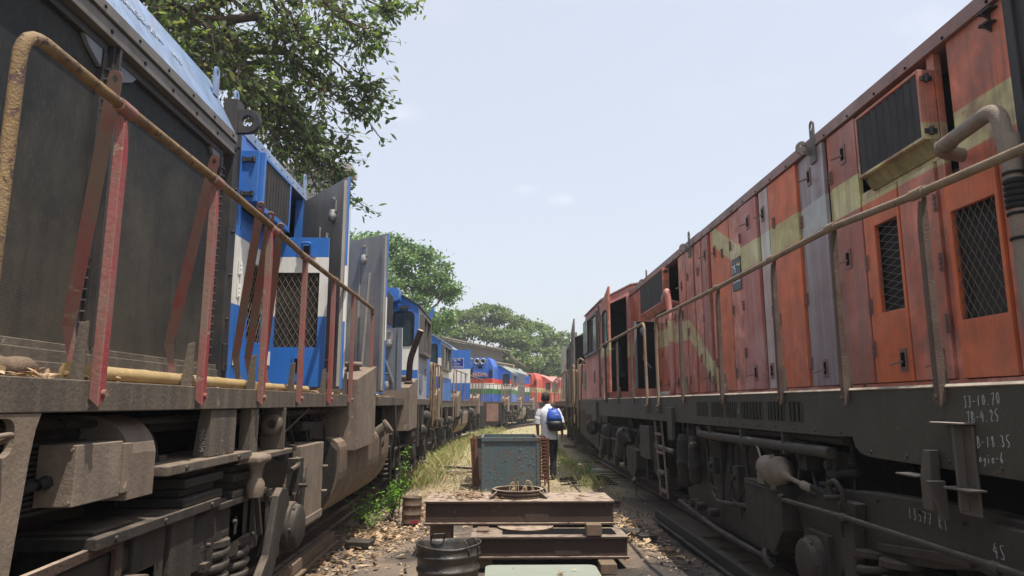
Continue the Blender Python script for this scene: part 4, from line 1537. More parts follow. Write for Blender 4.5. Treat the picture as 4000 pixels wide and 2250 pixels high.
mb = MB()
mb.box(XB + .05, XB + .09, 3.5, 4.9, 1.7, 2.9)
part('filter_core', mb, M['rad'], R1)
rdoor(3.505, 3.925, M['red_bright'], 1.66, 2.83, (3.535, 3.885, 1.99, 2.63), (), (), ajar=.03)
rdoor(4.005, 4.40, M['red'], 1.66, 2.98, None, ((4.12, 1.77),), ((4.02, 2.73), (4.02, 2.36), (4.02, 1.99)))
rdoor(4.405, 4.86, M['red_bright'], 1.66, 2.98, (4.44, 4.72, 2.14, 2.76), ((4.50, 1.80),), ((4.845, 2.52), (4.845, 2.20), (4.845, 1.90)), slope=.30, hole_pitch=.18)
rdoor(4.865, 5.285, M['red_dirty'], 1.66, 3.64, None, ((5.10, 2.60), (5.06, 3.42)), ((5.27, 2.4), (5.27, 3.3)))
rdoor(5.36, 5.90, M['grey_door'], 1.66, 3.645, None, ((5.60, 1.80), (5.66, 3.44)), ((5.88, 2.41), (5.88, 1.86), (5.88, 3.1)), n0=.012, ajar=-.06, label='worn grey purple hood door standing ajar')
rdoor(5.91, 6.56, M['red_bright'], 1.66, 3.645, None, (), ((6.44, 2.3), (6.44, 3.24)))
rdoor(6.565, 6.80, M['whitish'], 1.66, 3.645, None, ((6.70, 3.40), (6.70, 1.83)), ((6.58, 2.4),))
rdoor(6.87, 7.36, M['pink'], 1.66, 3.645, None, ((7.10, 1.83), (7.1, 3.42)), ((7.34, 2.56), (7.34, 2.05), (7.34, 3.3)), n0=.006, ajar=.015)
rdoor(7.37, 7.74, M['red'], 1.66, 3.645, None, (), ((7.70, 2.56), (7.70, 1.85), (7.70, 3.3)))
rdoor(7.75, 8.44, M['red_bright'], 1.66, 3.645, None, ((8.28, 3.36),), ((8.0, 3.28), (8.36, 2.0)))
rdoor(8.52, 8.86, M['red_dirty'], 1.66, 3.645, None, ((8.66, 1.85), (8.66, 3.40)), ((8.84, 2.6), (8.5, 1.8)), n0=.012, ajar=-.05)
rdoor(8.87, 9.17, M['red'], 1.66, 3.645, None, (), ((9.02, 3.25), (9.0, 2.1)))
rdoor(9.24, 9.62, M['whitish'] if False else M['red'], 1.66, 3.645, None, (), ((9.52, 3.27), (9.56, 2.5), (9.56, 1.83)))
for u0, u1 in ((9.64, 10.05), (10.06, 10.62), (10.63, 11.18), (11.19, 11.68)):
    rdoor(u0, u1, M['red'], 1.66, 2.92, None, ((u0 + .14, 1.82), (u0 + .2, 2.78)), ((u1 - .06, 2.3), (u1 - .06, 2.75)))
rdoor(9.64, 10.02, M['red'], 2.93, 3.645, None, ((9.85, 3.2),), ())
# scuffed stencil plate and anniversary sticker
mb = MB()
mb.box(XB - .026, XB - .013, 7.39, 7.66, 2.76, 3.12)
stk = part('sticker', mb, M['cabinet'], R1)
def sticker_text(par, o, ux, uy, k):
    o = Vector(o); ux = Vector(ux); uy = Vector(uy)
    text_part('lettering', '75', .13 * k, o + ux * .01 * k + uy * .20 * k, ux, uy, M['signw'], par, .001)
    text_part('lettering', 'Azadi Ka', .062 * k, o + ux * .02 * k + uy * .12 * k, ux, uy, M['signw'], par, .001)
    text_part('lettering', 'Amrit Mahotsav', .040 * k, o + ux * .02 * k + uy * .07 * k, ux, uy, M['signw'], par, .001)
    for i, c in enumerate(('swo', 'signw', 'swg')):
        b = MB()
        pts = [o + ux * (.17 + .012 * j) * k + uy * (.285 - .016 * i + .012 * math.sin(j * .7)) * k for j in range(12)]
        nn = ux.cross(uy)
        for a, c2 in zip(pts, pts[1:]):
            b.quadf([a + nn * .001, c2 + nn * .001, c2 + uy * .013 * k + nn * .001, a + uy * .013 * k + nn * .001])
        part('swoosh', b, M[c], par)
M['swo'] = plain('orange_print', (.7, .25, .03), .6)
M['swg'] = plain('green_print', (.04, .3, .05), .6)
sticker_text(stk, (XB - .0275, 7.655, 2.78), (0, -1, 0), (0, 0, 1), .92)

# box vents on the hood
def rvent(y0, y1, z0, z1, h, mat, dirt):
    xo = XB - h
    mb = MB()
    mb.prism([(y0, z0), (y1, z0 - .0), (y1, z1), (y0, z1)], 'x', xo + .035, XB - .001)
    mb.box(xo, xo + .035, y0, y0 + .02, z0, z1)
    mb.box(xo, xo + .035, y1 - .02, y1, z0, z1)
    mb.box(xo, xo + .035, y0 + .02, y1 - .02, z0, z0 + .02)
    mb.box(xo, xo + .035, y0 + .02, y1 - .02, z1 - .02, z1)
    vb = part('vent_box', mb, mat, R1, .004)
    mb = MB()
    n = 9 if y1 - y0 < 1 else 16
    for k in range(n):
        y = y0 + .022 + (y1 - y0 - .044) * k / n
        dy = (y1 - y0 - .044) / n
        mb.quadf([(xo + .030, y, z0 + .02), (xo + .004, y + dy * .75, z0 + .02), (xo + .004, y + dy * .75, z1 - .02), (xo + .030, y, z1 - .02)])
        for q in range(int((z1 - z0 - .05) / .014)):
            mb.box(xo + .004, xo + .026, y + dy * .7, y + dy, z0 + .022 + q * .014, z0 + .028 + q * .014)
    part('vent_grille', mb, M['frame_d'], vb)
    mb = MB()
    for z in (z0 + .05, z1 - .06):
        mb.cyl((XB - h * .55, y0 - .012, z - .025), (XB - h * .55, y0 - .012, z + .025), .014, n=8)
        mb.box(XB - h * .9, XB - h * .2, y0 - .010, y0, z - .015, z + .015)
    part('hinge', mb, M['frame_d'], vb)
    return vb
rvent(3.93, 4.69, 3.10, 3.55, .105, M['red'], 0)
rvent(10.6, 12.35, 3.08, 3.62, .11, M['red'], 0)
mb = MB()
mb.prism([(XB - .07, 3.10), (XB - .012, 3.01), (XB, 3.01), (XB, 3.10)], 'y', 3.93, 4.69)
part('vent_sill', mb, weathered('sooty_olive_paint', (.34, .27, .10), dirt=(.06, .05, .035), grime=.6, streak=.5, chips=.2, chip_col=(.05, .04, .03)), R1, .003)
mb = MB()
mb.prism([(XB - .11, 3.08), (XB - .02, 2.99), (XB, 2.99), (XB, 3.08)], 'y', 10.6, 12.35)
part('vent_sill', mb, M['red'], R1, .003)

# big elbow pipe at the near end and the thinner pipe farther on
mb = MB()
mb.tube(bend([(XB + .1, 3.78, 2.93), (2.50, 3.72, 2.94), (2.46, 3.17, 2.965), (2.47, 3.13, 2.6), (2.47, 3.13, 1.72), (2.52, 3.15, 1.62)], .10, 8), .040, 16)
for y in (3.66, 3.60):
    mb.tube([(2.497, y, 2.943), (2.495, y - .012, 2.944)], .045, 14)
mb.tube([(2.47, 3.13, 2.80), (2.47, 3.13, 2.70)], .045, 16)
cp = part('coolant_pipe', mb, weathered('dusty_pipe_with_red_flakes', (.25, .20, .155), dirt=(.12, .095, .075), grime=.5, streak=.2, chips=.22, chip_col=(.48, .09, .035), rough=.7, bump=.5, scale=1.4), R1)
mb = MB()
for k in range(5):
    mb.lathe((2.47, 3.13, 2.43 + k * .03), (0, 0, 1), [(0, .041), (.008, .050), (.022, .050), (.030, .041)], 16)
for z in (2.40, 2.60, 2.28):
    mb.lathe((2.47, 3.13, z), (0, 0, 1), [(0, .040), (.0, .047), (.014, .047), (.014, .040)], 16)
part('bellows', mb, M['rubber'], cp)
mb = MB()
mb.tube(bend([(XB, 10.15, 2.98), (2.42, 10.0, 3.0), (2.38, 9.55, 3.10), (2.40, 9.50, 2.6), (2.40, 9.50, 1.75), (2.40, 9.55, 1.64), (2.42, 10.2, 1.64)], .10, 8), .042, 12)
part('coolant_pipe', mb, M['pink'], R1)
mb = MB()
mb.tube([(2.415, 9.68, 1.64), (2.42, 10.15, 1.64)], .05, 12)
part('hose', mb, M['slab'], R1)

# lifting eyes on the roof edge
for y in (5.52, 9.35, 12.15):
    mb = MB()
    lug(mb, (XB - .02, y, 3.74), 'y' if False else 'x', .075, .15)
    x0 = XB - .09
    mb.prism([(XB + .0, 3.60)] + [(x0 + .062 * math.cos(a), 3.66 + .062 * math.sin(a)) for a in [math.pi * (.45 + 1.1 * i / 12) for i in range(13)]], 'y', y + .03, y + .045, [circ(x0 - .002, 3.66, .030, 14)])
    mb.box(XB - .03, XB - .012, y - .05, y + .06, 3.52, 3.72)
    part('lifting_eye', mb, M['flange'], R1, .003)

# open black locker door and its latch gear
k_, P = swing_door(R1, (XB - .01, 11.6), 184, .36, 1.76, 2.88, [M['inside'], M['greyb']], None, lining=True, th=.04, label='black lined locker door standing open')
k = MB()
k.bar(P(.36, 1.76, .02), P(.36, 2.88, .02), .02, .04)
k.lathe(P(.24, 2.78, .03), (0, 0, -1), [(0, .02), (.03, .045), (.10, .04), (.14, .0)], 10)
k.bar(P(.2, 2.4, .03), P(.24, 2.25, .05), .03, .02)
k.bar(P(.24, 2.25, .05), P(.12, 2.1, .05), .03, .02)
part('latch', k, M['greyb'], k_)

# cab with its open door
Y0, Y1 = 13.8, 16.5
mb = MB()
prof = [(XE + .0, 1.62), (XE + .0, 3.58), (XB, 3.87), (CRR, 4.02), (4.38, 3.87), (4.96, 3.58), (4.96, 1.62)]
mb.prism(prof, 'y', Y0, Y0 + .05, [[(2.16, 1.75), (2.60, 1.75), (2.60, 3.66), (2.16, 3.46)]])
mb.prism(prof, 'y', Y1 - .05, Y1)
hs = [(14.3, 2.62), (16.2, 2.62), (16.2, 3.36), (14.3, 3.36)]
mb.prism([(Y0 + .05, 1.62), (Y1 - .05, 1.62), (Y1 - .05, 3.58), (Y0 + .05, 3.58)], 'x', XE, XE + .05, [hs])
mb.prism([(Y0 + .05, 1.62), (Y1 - .05, 1.62), (Y1 - .05, 3.58), (Y0 + .05, 3.58)], 'x', 4.91, 4.96)
cabr = part('cab', mb, M['pink'], R1)
mb = MB()
top = [(XE - .03, 3.57), (XB, 3.885), (CRR, 4.035), (4.38, 3.885), (4.99, 3.57)]
mb.prism(top + [(a, b + .03) for a, b in reversed(top)], 'y', Y0 - .03, Y1 + .02)
part('cab_roof', mb, M['red_roof'], cabr)
mb = MB()
mb.box(2.4, 4.8, 15.2, 16.4, 1.64, 3.5)
mb.box(2.3, 4.8, 13.9, 16.4, 3.6, 3.64)
part('cab_inside', mb, M['inside'], cabr)
mb = MB()
mb.box(2.28, 2.62, 14.3, 14.75, 2.05, 2.15)
mb.prism(rrect(2.28, 2.62, 2.15, 2.75, .06), 'y', 14.68, 14.78)
mb.box(2.40, 2.50, 14.45, 14.55, 1.65, 2.05)
part('seat', mb, plain('dark_blue_seat', (.02, .035, .06), .6), cabr, .01)
mb = MB()
mb.prism([(14.24, 2.56), (16.26, 2.56), (16.26, 3.42), (14.24, 3.42)], 'x', XE - .07, XE - .002, [hs])
mb.box(XE - .05, XE - .01, 15.0, 15.05, 2.62, 3.36)
mb.box(XE - .05, XE - .01, 15.45, 15.5, 2.62, 3.36)
part('window_frame', mb, M['flange'], cabr, .004)
M['glass_pale'] = plain('dusty_window_glass', (.12, .16, .15), .12, .6, .2, 3)
mb = MB()
mb.box(XE - .035, XE - .03, 14.32, 15.0, 2.64, 3.34)
mb.box(XE - .09, XE - .085, 15.5, 16.25, 2.64, 3.38)
part('window', mb, M['glass_pale'], cabr)
# swung door, nearly edge-on, its top cut to the slope of the roof
P = frame2(((2.085, 13.78, 0), (.10, -1, 0), (-1, -.10, 0)))
mb = MB()
slab_poly(mb, P, [(0, 1.72), (.60, 1.72), (.60, 3.76), (.56, 3.74), (0, 3.46)], -.02, .02, 0, [rrect(.14, .48, 2.60, 3.30, .10)])
cd = part('cab_door', mb, M['red'], cabr, .004, 'red cab door with rounded window swung open')
mb = MB()
slab_poly(mb, P, rrect(.14, .48, 2.60, 3.30, .10), -.004, .004)
wn = part('window', mb, M['glass_pale'], cd)
mb = MB()
slab_poly(mb, P, rrect(.115, .505, 2.575, 3.325, .12), .012, .028, 0, [rrect(.15, .47, 2.61, 3.29, .10)])
part('window_seal', mb, M['rubber'], wn)
mb = MB()
for z in (1.95, 3.2): mb.box(2.04, 2.10, 13.76, 13.84, z - .07, z + .07)
mb.bar(P(.45, 2.35, .03), P(.45, 2.35, .09), .04, .03)
mb.bar(P(.45, 2.55, -.03), P(.5, 2.55, -.10), .02, .03)
part('hinge', mb, M['flange'], cd)
mb = MB()
mb.tube([(2.07, 14.1, 1.64), (2.07, 14.1, 3.5)], .02, 8)
mb.box(XE - .02, XE - .002, 15.0, 15.06, 1.95, 2.2)
mb.tube([(2.2, 13.76, 1.85), (2.2, 13.76, 3.3)], .018, 8)
part('cab_grab_rail', mb, M['flange'], cabr)
mb = MB()                      # low nose beyond the cab with louvred hatches
mb.box(XE + .02, 4.6, 16.52, 18.1, 1.62, 2.47)
for k in range(9):
    mb.cyl((XE + .005, 16.6 + .17 * k, 2.43), (XE + .02, 16.6 + .17 * k, 2.43), .012, n=6)
ns = part('nose', mb, M['pink'], R1, .01)
mb = MB()
for y0, z0, mi in ((17.3, 2.0, 0), (16.6, 1.85, 1)):
    mb.box(XE - .01, XE + .02, y0, y0 + .45, z0, z0 + .42, mi)
    for k in range(4):
        mb.prism([(XE - .01, z0 + .08 + .09 * k), (XE - .03, z0 + .06 + .09 * k), (XE - .01, z0 + .12 + .09 * k)], 'y', y0 + .06, y0 + .39, mi=mi)
part('hatch', mb, [M['red'], M['slab']], ns)
mb = MB()
mb.tube(bend([(2.06, 17.9, .9), (2.06, 17.9, 2.62), (2.06, 17.2, 2.62), (2.2, 17.1, 2.5)], .15), .022, 8)
mb.tube(bend([(2.06, 17.3, 1.6), (2.06, 17.0, 2.4), (2.06, 16.7, 2.55), (2.3, 16.6, 2.5)], .12), .022, 8)
mb.tube(bend([(2.06, 18.1, 1.2), (2.06, 18.1, 2.35), (2.06, 18.3, 2.38)], .05), .016, 8)
part('grab_pipe', mb, M['trail'], R1)

# handrail and posts
mb = MB()
A = [(XE - .02, 2.2, 2.50), (XE - .02, 3.28, 2.545), (XE - .02, 4.15, 2.60), (XE - .02, 5.10, 2.60), (XE - .02, 6.45, 2.60), (XE - .02, 7.82, 2.61), (XE - .02, 9.02, 2.63), (XE - .02, 9.04, 2.2), (XE - .02, 9.0, 1.43)]
mb.tube(bend(A, .12), .021, 12)
h1 = part('handrail', mb, M['trail'], R1)
mb = MB()
mb.tube(bend([(XE - .02, 9.68, 1.42), (XE - .02, 9.74, 2.2), (XE - .02, 9.76, 2.65), (XE - .02, 10.9, 2.65), (XE - .02, 13.4, 2.66), (XE - .02, 14.6, 2.60)], .12), .021, 12)
h2 = part('handrail', mb, M['trail'], R1)
for y in (3.26, 4.15, 5.10, 6.44, 7.82): 
    mb = MB()
    z = 2.545 if y < 3.5 else 2.602
    mb.tube([(XE - .02, y - .055, z), (XE - .02, y + .055, z + .003)], .028, 14)
    part('rail_clamp', mb, M['trail'], h1)
for y in (10.88, 12.15, 13.4):
    mb = MB()
    mb.tube([(XE - .02, y - .055, 2.652), (XE - .02, y + .055, 2.655)], .028, 12)
    part('rail_clamp', mb, M['trail'], h2)
for y in (3.24, 4.14, 5.09, 6.43, 7.81, 10.75, 12.05, 13.38):
    mb = MB()
    post_angle(mb, XE, y, 1.50, 2.52 if y < 3.5 else 2.58, -1)
    gusset(mb, XE, y + .05, -1)
    part('handrail_post', mb, [M['mpost_r'], M['deck'], M['mpost_r']], R1, .003)
mb = MB()
for y in (9.0, 9.68):
    mb.box(XE - .045, XE - .001, y - .035, y + .035, 1.39, 1.50)
    for z in (1.41, 1.48): mb.cyl((XE - .06, y, z), (XE - .04, y, z), .013, n=6)
part('rail_foot', mb, M['deck'], R1, .004)

# under the deck
UR = M['under_r']
mb = MB()
mb.tube(bend([(2.16, 7.5, 1.26), (2.14, 7.42, 1.20), (2.14, 4.5, 1.205)], .05), .038, 12)
mb.tube([(2.20, 7.42, 1.275), (2.20, 4.4, 1.285)], .03, 10)
for y in (5.2, 6.1, 7.0): mb.box(2.11, 2.2, y - .02, y + .02, 1.15, 1.31)
part('air_pipe', mb, UR, R1)
mb = MB()
mb.tube([(2.12, 5.9 + .26 * math.cos(a) * .9, 1.03 + .20 * math.sin(a)) for a in [math.pi * (.35 + 1.35 * i / 18) for i in range(19)]], .009, 6)
part('cable', mb, M['chrome'], R1)
frm = MB()
frm.prism([(1.0, .95), (1.0, .66), (2.6, .70), (3.3, .76), (3.6, .70), (4.2, .62), (4.42, .66), (4.75, .30), (5.2, .30), (5.15, .62), (5.25, .84), (4.9, .95), (4.2, 1.0), (3.3, 1.04)], 'x', 2.20, 2.32)
frm.box(2.15, 2.21, 2.85, 3.15, .70, 1.0)
frm.prism([(4.22, .93), (4.46, .93), (4.46, .80), (4.40, .42), (4.28, .36), (4.26, .78)], 'x', 2.12, 2.20)
frr = part('bogie_frame', frm, UR, R1, .012)
for y in (1.9, 3.6, 5.05): wheel(frr, 2.70, y, -1, mat=M['under_d'])
axle_box(frr, 2.16, 4.86, .47, -1, UR)
axle_box(frr, 2.20, 2.95, .45, -1, UR)
for y in (3.94, 4.20): spring_part(frr, 2.22, y, .30, .34, .095, .024, 4.5, UR)
spring_part(frr, 2.24, 2.5, .35, .32, .10, .024, 4.5, UR)
mb = MB()
mb.tube([(2.08, 5.22, .825), (2.08, 4.25, .845), (2.08, 3.25, .845), (2.08, 2.3, .85)], .017, 8)
for y in (5.2, 4.28, 3.0): mb.lathe((2.08, y, .84), (0, 1, 0), [(-.03, .017), (-.02, .028), (.02, .028), (.03, .017)], 10)
part('brake_rod', mb, UR, frr)
mb = MB()                       # shackle
mb.tube(bend([(2.10, 4.44, .94), (2.08, 4.46, 1.02), (2.08, 4.36, 1.055), (2.10, 4.30, .98), (2.10, 4.31, .93)], .045), .016, 8)
mb.cyl((2.05, 4.46, .935), (2.16, 4.40, .945), .016, n=8)
mb.cyl((2.09, 4.34, .92), (2.09, 4.34, .72), .012, n=6)
part('shackle', mb, M['under'], frr)
mb = MB()                       # brake cylinder
c = Vector((2.10, 5.35, 1.02)); ax = Vector((-.02, -1, -.10)).normalized()
mb.lathe(c, ax, [(-.20, 0), (-.20, .06), (-.17, .085), (-.10, .095), (.05, .098), (.06, .115), (.085, .118), (.095, .10), (.20, .055), (.21, .035), (.26, .03), (.27, .016), (.50, .016), (.51, .03), (.62, .028), (.63, 0)], 22)
mb.bar(c + Vector((-.05, -.08, .12)), c + Vector((-.05, -.08, -.13)), .025, .03)
mb.box(2.06, 2.2, 5.48, 5.62, .90, .98)
bc = part('brake_cylinder', mb, weathered('dusty_tan_cylinder', (.20, .16, .12), dirt=(.04, .035, .03), grime=.55, streak=.3, rough=.65, bump=.3, dust=.9, dust_col=(.33, .26, .19)), R1)
mb = MB()
mb.tube(bend([(2.16, 4.72, .985), (2.16, 4.55, 1.0), (2.18, 4.5, 1.08), (2.2, 4.3, 1.1)], .06), .022, 8)
mb.tube(bend([(2.10, 4.75, .97), (2.12, 4.5, .93), (2.15, 4.42, 1.0)], .06), .02, 8)
part('hose', mb, M['rubber'], bc)
mb = MB()                       # hexagonal sand trap with spout
mb.prism([(5.22, .92), (5.98, .90), (5.98, .46), (5.78, .40), (5.40, .42), (5.22, .60)], 'x', 2.08, 2.34)
mb.box(2.07, 2.08, 5.25, 5.95, .86, .88)
stp = part('sand_box', mb, M['under'], R1, .01)
mb = MB()
mb.tube(bend([(2.12, 5.62, .42), (2.08, 5.60, .38), (2.06, 5.54, .33), (2.10, 5.50, .28)], .04), .026, 8)
part('sand_spout', mb, M['under'], stp)
mb = MB()                       # apron bracket with gusset plates
mb.prism([(3.40, 1.02), (3.33, 1.02), (3.31, 1.30), (3.36, 1.30), (3.40, 1.18)], 'x', 2.04, 2.09)
mb.prism([(2.02, 1.16), (2.10, 1.16), (2.10, .98), (2.07, .98)], 'y', 3.30, 3.33)
mb.box(2.02, 2.10, 3.05, 3.26, 1.425, 1.435)
mb.box(2.02, 2.10, 3.40, 3.58, 1.165, 1.175)
mb.box(2.02, 2.10, 3.02, 3.20, 1.14, 1.15)
mb.prism([(3.06, 1.03), (3.20, 1.03), (3.2, 1.42), (3.06, 1.42)], 'x', 2.085, 2.098)
mb.box(2.04, 2.085, 3.12, 3.135, 1.05, 1.42)
part('apron_bracket', mb, weathered('scraped_bracket_steel', (.10, .085, .07), dirt=(.03, .03, .028), grime=.5, streak=.3, chips=.15, chip_col=(.2, .15, .12), dust=1.0, dust_col=(.5, .42, .34)), R1, .004)
# dark tank side between the bogies, plumbing on it
mb = MB()
mb.prism([(5.7, 1.18), (8.6, 1.22), (8.6, .5), (8.4, .30), (6.0, .26), (5.7, .4)], 'x', 2.30, 3.0)
mb.box(2.292, 2.30, 5.9, 6.6, .5, 1.0)
mb.box(2.292, 2.30, 6.7, 7.4, .45, 1.1)
part('fuel_tank', mb, UR, R1, .02)
mb = MB()
mb.tube(bend([(2.22, 7.5, 1.2), (2.22, 7.35, .62), (2.20, 7.1, .55), (2.20, 5.9, .66), (2.2, 5.75, .72)], .1), .022, 8)
mb.tube(bend([(2.22, 7.0, 1.2), (2.22, 7.0, .55)], .1), .016, 8)
mb.tube([(2.22, 6.75, .95), (2.22, 6.75, .78), (2.22, 6.75, .6)], [.03, .034, .014], 10)
mb.tube([(2.24, 6.6, .62), (2.2, 6.2, .86)], .012, 6)
mb.tube(bend([(2.2, 8.6, .36), (2.2, 7.2, .27), (2.25, 5.9, .24)], .3), .03, 8)
for y in (7.3, 7.75, 8.0): mb.cyl((2.16, y, .42), (2.26, y, .42), .045, n=12)
part('fuel_pipe', mb, M['under'], R1)
for y, rr, h in ((8.28, .095, .60), (7.86, .075, .52)):
    mb = MB()
    pr = [(0, 0), (0, rr * .7), (.05, rr * .9), (.06, rr)]
    z = .06
    for k in range(9):
        pr += [(z + .02 * k, rr), (z + .02 * k + .01, rr * .95)]
    pr += [(.30, rr), (.31, rr * 1.12), (.35, rr * 1.12), (.36, rr * .98), (h - .05, rr * .98), (h, rr * .6), (h, 0)]
    mb.lathe((2.20, y, 1.16), (0, 0, -1), pr, 20)
    mb.cyl((2.20, y, 1.16), (2.2, y, 1.3), .02, n=8)
    part('filter_canister', mb, M['under'], R1)
mb = MB()
for y in (9.12, 9.50):
    mb.bar((2.13, y, 1.30), (2.13, y - .22, .34), .035, .018, (1, 0, 0))
for k in range(4):
    z = 1.12 - .235 * k
    y = 9.12 - .22 * (1.30 - z) / .96
    mb.box(2.11, 2.15, y + .01, y + .37, z - .015, z + .015)
part('ladder', mb, M['tan'], R1)
mb = MB()
mb.box(2.06, 2.099, 8.30, 8.52, 1.09, 1.47)
mb.tube([(2.16, 9.6, .95), (2.16, 8.6, .93)], .03, 8)
mb.tube(bend([(2.16, 9.6, 1.0), (2.16, 9.6, .6), (2.2, 9.5, .55)], .05), .035, 10)
mb.lathe((2.14, 7.7, 1.05), (0, .2, 1), [(-.02, .0), (-.02, .04), (.0, .05), (.03, .05), (.05, .02)], 12)
mb.tube([(2.11, 7.75, 1.3), (2.09, 7.72, 1.2), (2.1, 7.7, 1.1)], .008, 5)
mb.box(2.05, 2.099, 14.6, 15.2, 1.16, 1.55)
part('step_bracket', mb, M['deck_r'], R1, .004)
bogie(R1, 2.26, 13.0, -1, UR)
for y, z in ((11.6, .98), (15.6, 1.0)):
    mb = MB()
    mb.lathe((2.10, y, z), (0, -1, -.12), [(-.25, 0), (-.25, .08), (-.2, .12), (.05, .13), (.06, .15), (.10, .15), (.11, .12), (.22, .06), (.24, .03), (.5, .025), (.5, 0)], 20)
    mb.bar((2.05, y - .12, z + .14), (2.05, y - .12, z - .17), .03, .03)
    part('brake_cylinder', mb, M['under'], R1)
mb = MB()
mb.prism([(10.62, .82), (11.35, .86), (11.35, .5), (11.1, .42), (10.8, .42), (10.62, .55)], 'x', 2.08, 2.32)
sb = part('sand_box', mb, M['under'], R1, .01)
mb = MB()
mb.tube(bend([(2.12, 10.9, .44), (2.08, 10.8, .34), (2.0, 10.62, .36)], .05), .035, 8)
mb.tube(bend([(2.12, 11.0, .44), (2.12, 10.85, .15), (2.2, 10.6, .1)], .05), .015, 6)
part('sand_spout', mb, M['rust'], sb)
mb = MB()
mb.box(2.10, 2.26, 9.75, 10.4, .75, 1.2)
part('relay_box', mb, UR, R1, .01)

# smaller fittings crowding the side below the deck
rg = random.Random(4)
for k in range(9):
    y = 4.4 + .33 * k
    mb = MB()
    x = 2.24 + rg.uniform(-.03, .03)
    z1 = 1.28 - rg.uniform(0, .1)
    z0 = .45 + rg.uniform(0, .35)
    mb.tube(bend([(x, y, z1), (x, y, (z0 + z1) / 2), (x - .03, y + rg.uniform(-.15, .15), z0 + .1), (x + .05, y + rg.uniform(-.2, .2), z0)], .07), rg.choice((.009, .013, .018)), 7)
    mb.lathe((x, y, z1 - .12), (0, 0, 1), [(-.03, .0), (-.03, .028), (.03, .028), (.03, 0)], 6)
    part('air_pipe', mb, rg.choice((M['under'], UR, M['rubber'])), R1)
for k in range(16):
    y = 1.9 + .34 * k
    mb = MB()
    mb.cyl((XE, y, 1.345 if y > 4.2 else 1.25), (XE - .008, y, 1.345 if y > 4.2 else 1.25), .010, n=6)
    part('bolt', mb, M['deck_r'], deckr)
for (y, z, h) in ((4.62, 1.12, .16), (5.05, 1.15, .2), (6.5, .85, .2), (7.2, .9, .16)):
    mb = MB()
    mb.box(2.18, 2.28, y - .07, y + .07, z - h / 2, z + h / 2)
    mb.cyl((2.18, y, z), (2.15, y, z), .03, n=8)
    mb.tube(bend([(2.16, y, z - h / 2), (2.14, y, z - h / 2 - .10), (2.2, y - .15, z - h / 2 - .16)], .05), .011, 6)
    part('valve_box', mb, M['under'], R1, .006)
mb = MB()
for k in range(22):
    z = 1.28 - .017 * k
    mb.tube([(2.12 + .006 * math.cos(a) * (k % 2), 7.62 + .006 * math.cos(a) * ((k + 1) % 2), z + .011 * math.sin(a)) for a in [6.283 * q / 8 for q in range(8)]], .0028, 4, closed=True)
part('chain', mb, M['under'], R1)
for y in (2.45, 2.75, 3.35, 3.7, 4.1):
    mb = MB()
    mb.cyl((2.20, y, .965), (2.185, y, .965), .014, n=6)
    part('bolt', mb, UR, frr)
mb = MB()
mb.prism([(2.3, .70), (3.0, .72), (3.0, .76), (2.3, .75)], 'x', 2.17, 2.2)
mb.prism([(3.3, .77), (4.1, .69), (4.1, .73), (3.3, .82)], 'x', 2.17, 2.2)
part('frame_rib', mb, UR, frr, .005)

# chalked figures, drawn as strokes
GL = {'J': [[(.1, 1), (.9, 1)], [(.6, 1), (.58, .1), (.35, 0), (.15, .1)]], '-': [[(.1, .45), (.75, .48)]], '1': [[(.4, 1), (.35, 0)]],
      '0': [[(.5, 1), (.2, .7), (.2, .2), (.5, 0), (.8, .3), (.75, .8), (.5, 1)]], '.': [[(.3, .02), (.36, .05)]], '7': [[(.1, .95), (.85, 1), (.4, 0)], [(.3, .5), (.75, .55)]],
      'B': [[(.2, 1), (.18, 0)], [(.2, 1), (.7, .85), (.6, .55), (.2, .5), (.8, .35), (.7, .05), (.18, 0)]], '4': [[(.5, 1), (.1, .4), (.9, .42)], [(.65, .75), (.6, 0)]],
      '2': [[(.15, .8), (.45, 1), (.75, .8), (.15, 0), (.85, .05)]], '5': [[(.85, 1), (.25, .95), (.2, .55), (.7, .5), (.75, .15), (.2, 0)]],
      '8': [[(.5, .5), (.25, .75), (.5, 1), (.72, .75), (.5, .5), (.2, .25), (.5, 0), (.8, .25), (.5, .5)]], '3': [[(.2, .95), (.7, .9), (.4, .55), (.75, .3), (.5, 0), (.15, .1)]],
      'o': [[(.5, .55), (.2, .3), (.4, 0), (.75, .2), (.5, .55)]], 'g': [[(.7, .5), (.3, .5), (.3, .1), (.7, .15), (.72, .5), (.6, -.35), (.25, -.3)]],
      'i': [[(.4, .5), (.4, 0)], [(.42, .68), (.44, .72)]], 'e': [[(.2, .28), (.75, .32), (.5, .55), (.2, .25), (.45, 0), (.8, .1)]],
      '6': [[(.7, 1), (.25, .5), (.25, .1), (.6, 0), (.75, .3), (.3, .4)]], 'R': [[(.2, 1), (.2, 0)], [(.2, 1), (.7, .85), (.25, .5), (.85, 0)]],
      'T': [[(.1, .95), (.9, 1)], [(.5, 1), (.5, 0)]], 'S': [[(.8, .9), (.3, .95), (.25, .6), (.75, .4), (.65, .05), (.2, .05)]], ' ': []}
def chalk(txt, y, z, h, x, tilt=0.0, wsc=.62, rr=.0021):
    mb = MB()
    rg = random.Random(len(txt) * 7 + int(z * 100))
    for i, ch in enumerate(txt):
        for st in GL[ch]:
            pts = []
            for u, v in st:
                pts.append((x, y - (i * wsc + u * wsc * .8) * h + rg.uniform(-.0025, .0025), z + v * h + tilt * i * h + rg.uniform(-.003, .003)))
            mb.tube(bend(pts, h * .16, 3), rr, 4)
    part('chalk_mark', mb, M['white'], R1)
chalk('JJ-10.70', 3.115, 1.50, .048, 2.0985, .05)
chalk('JB-4.25', 3.105, 1.432, .048, 2.0985, .05)
chalk('BB-18.35', 3.085, 1.325, .048, 2.0985, .05)
chalk('Bogie-6', 3.08, 1.262, .042, 2.0985, .05)
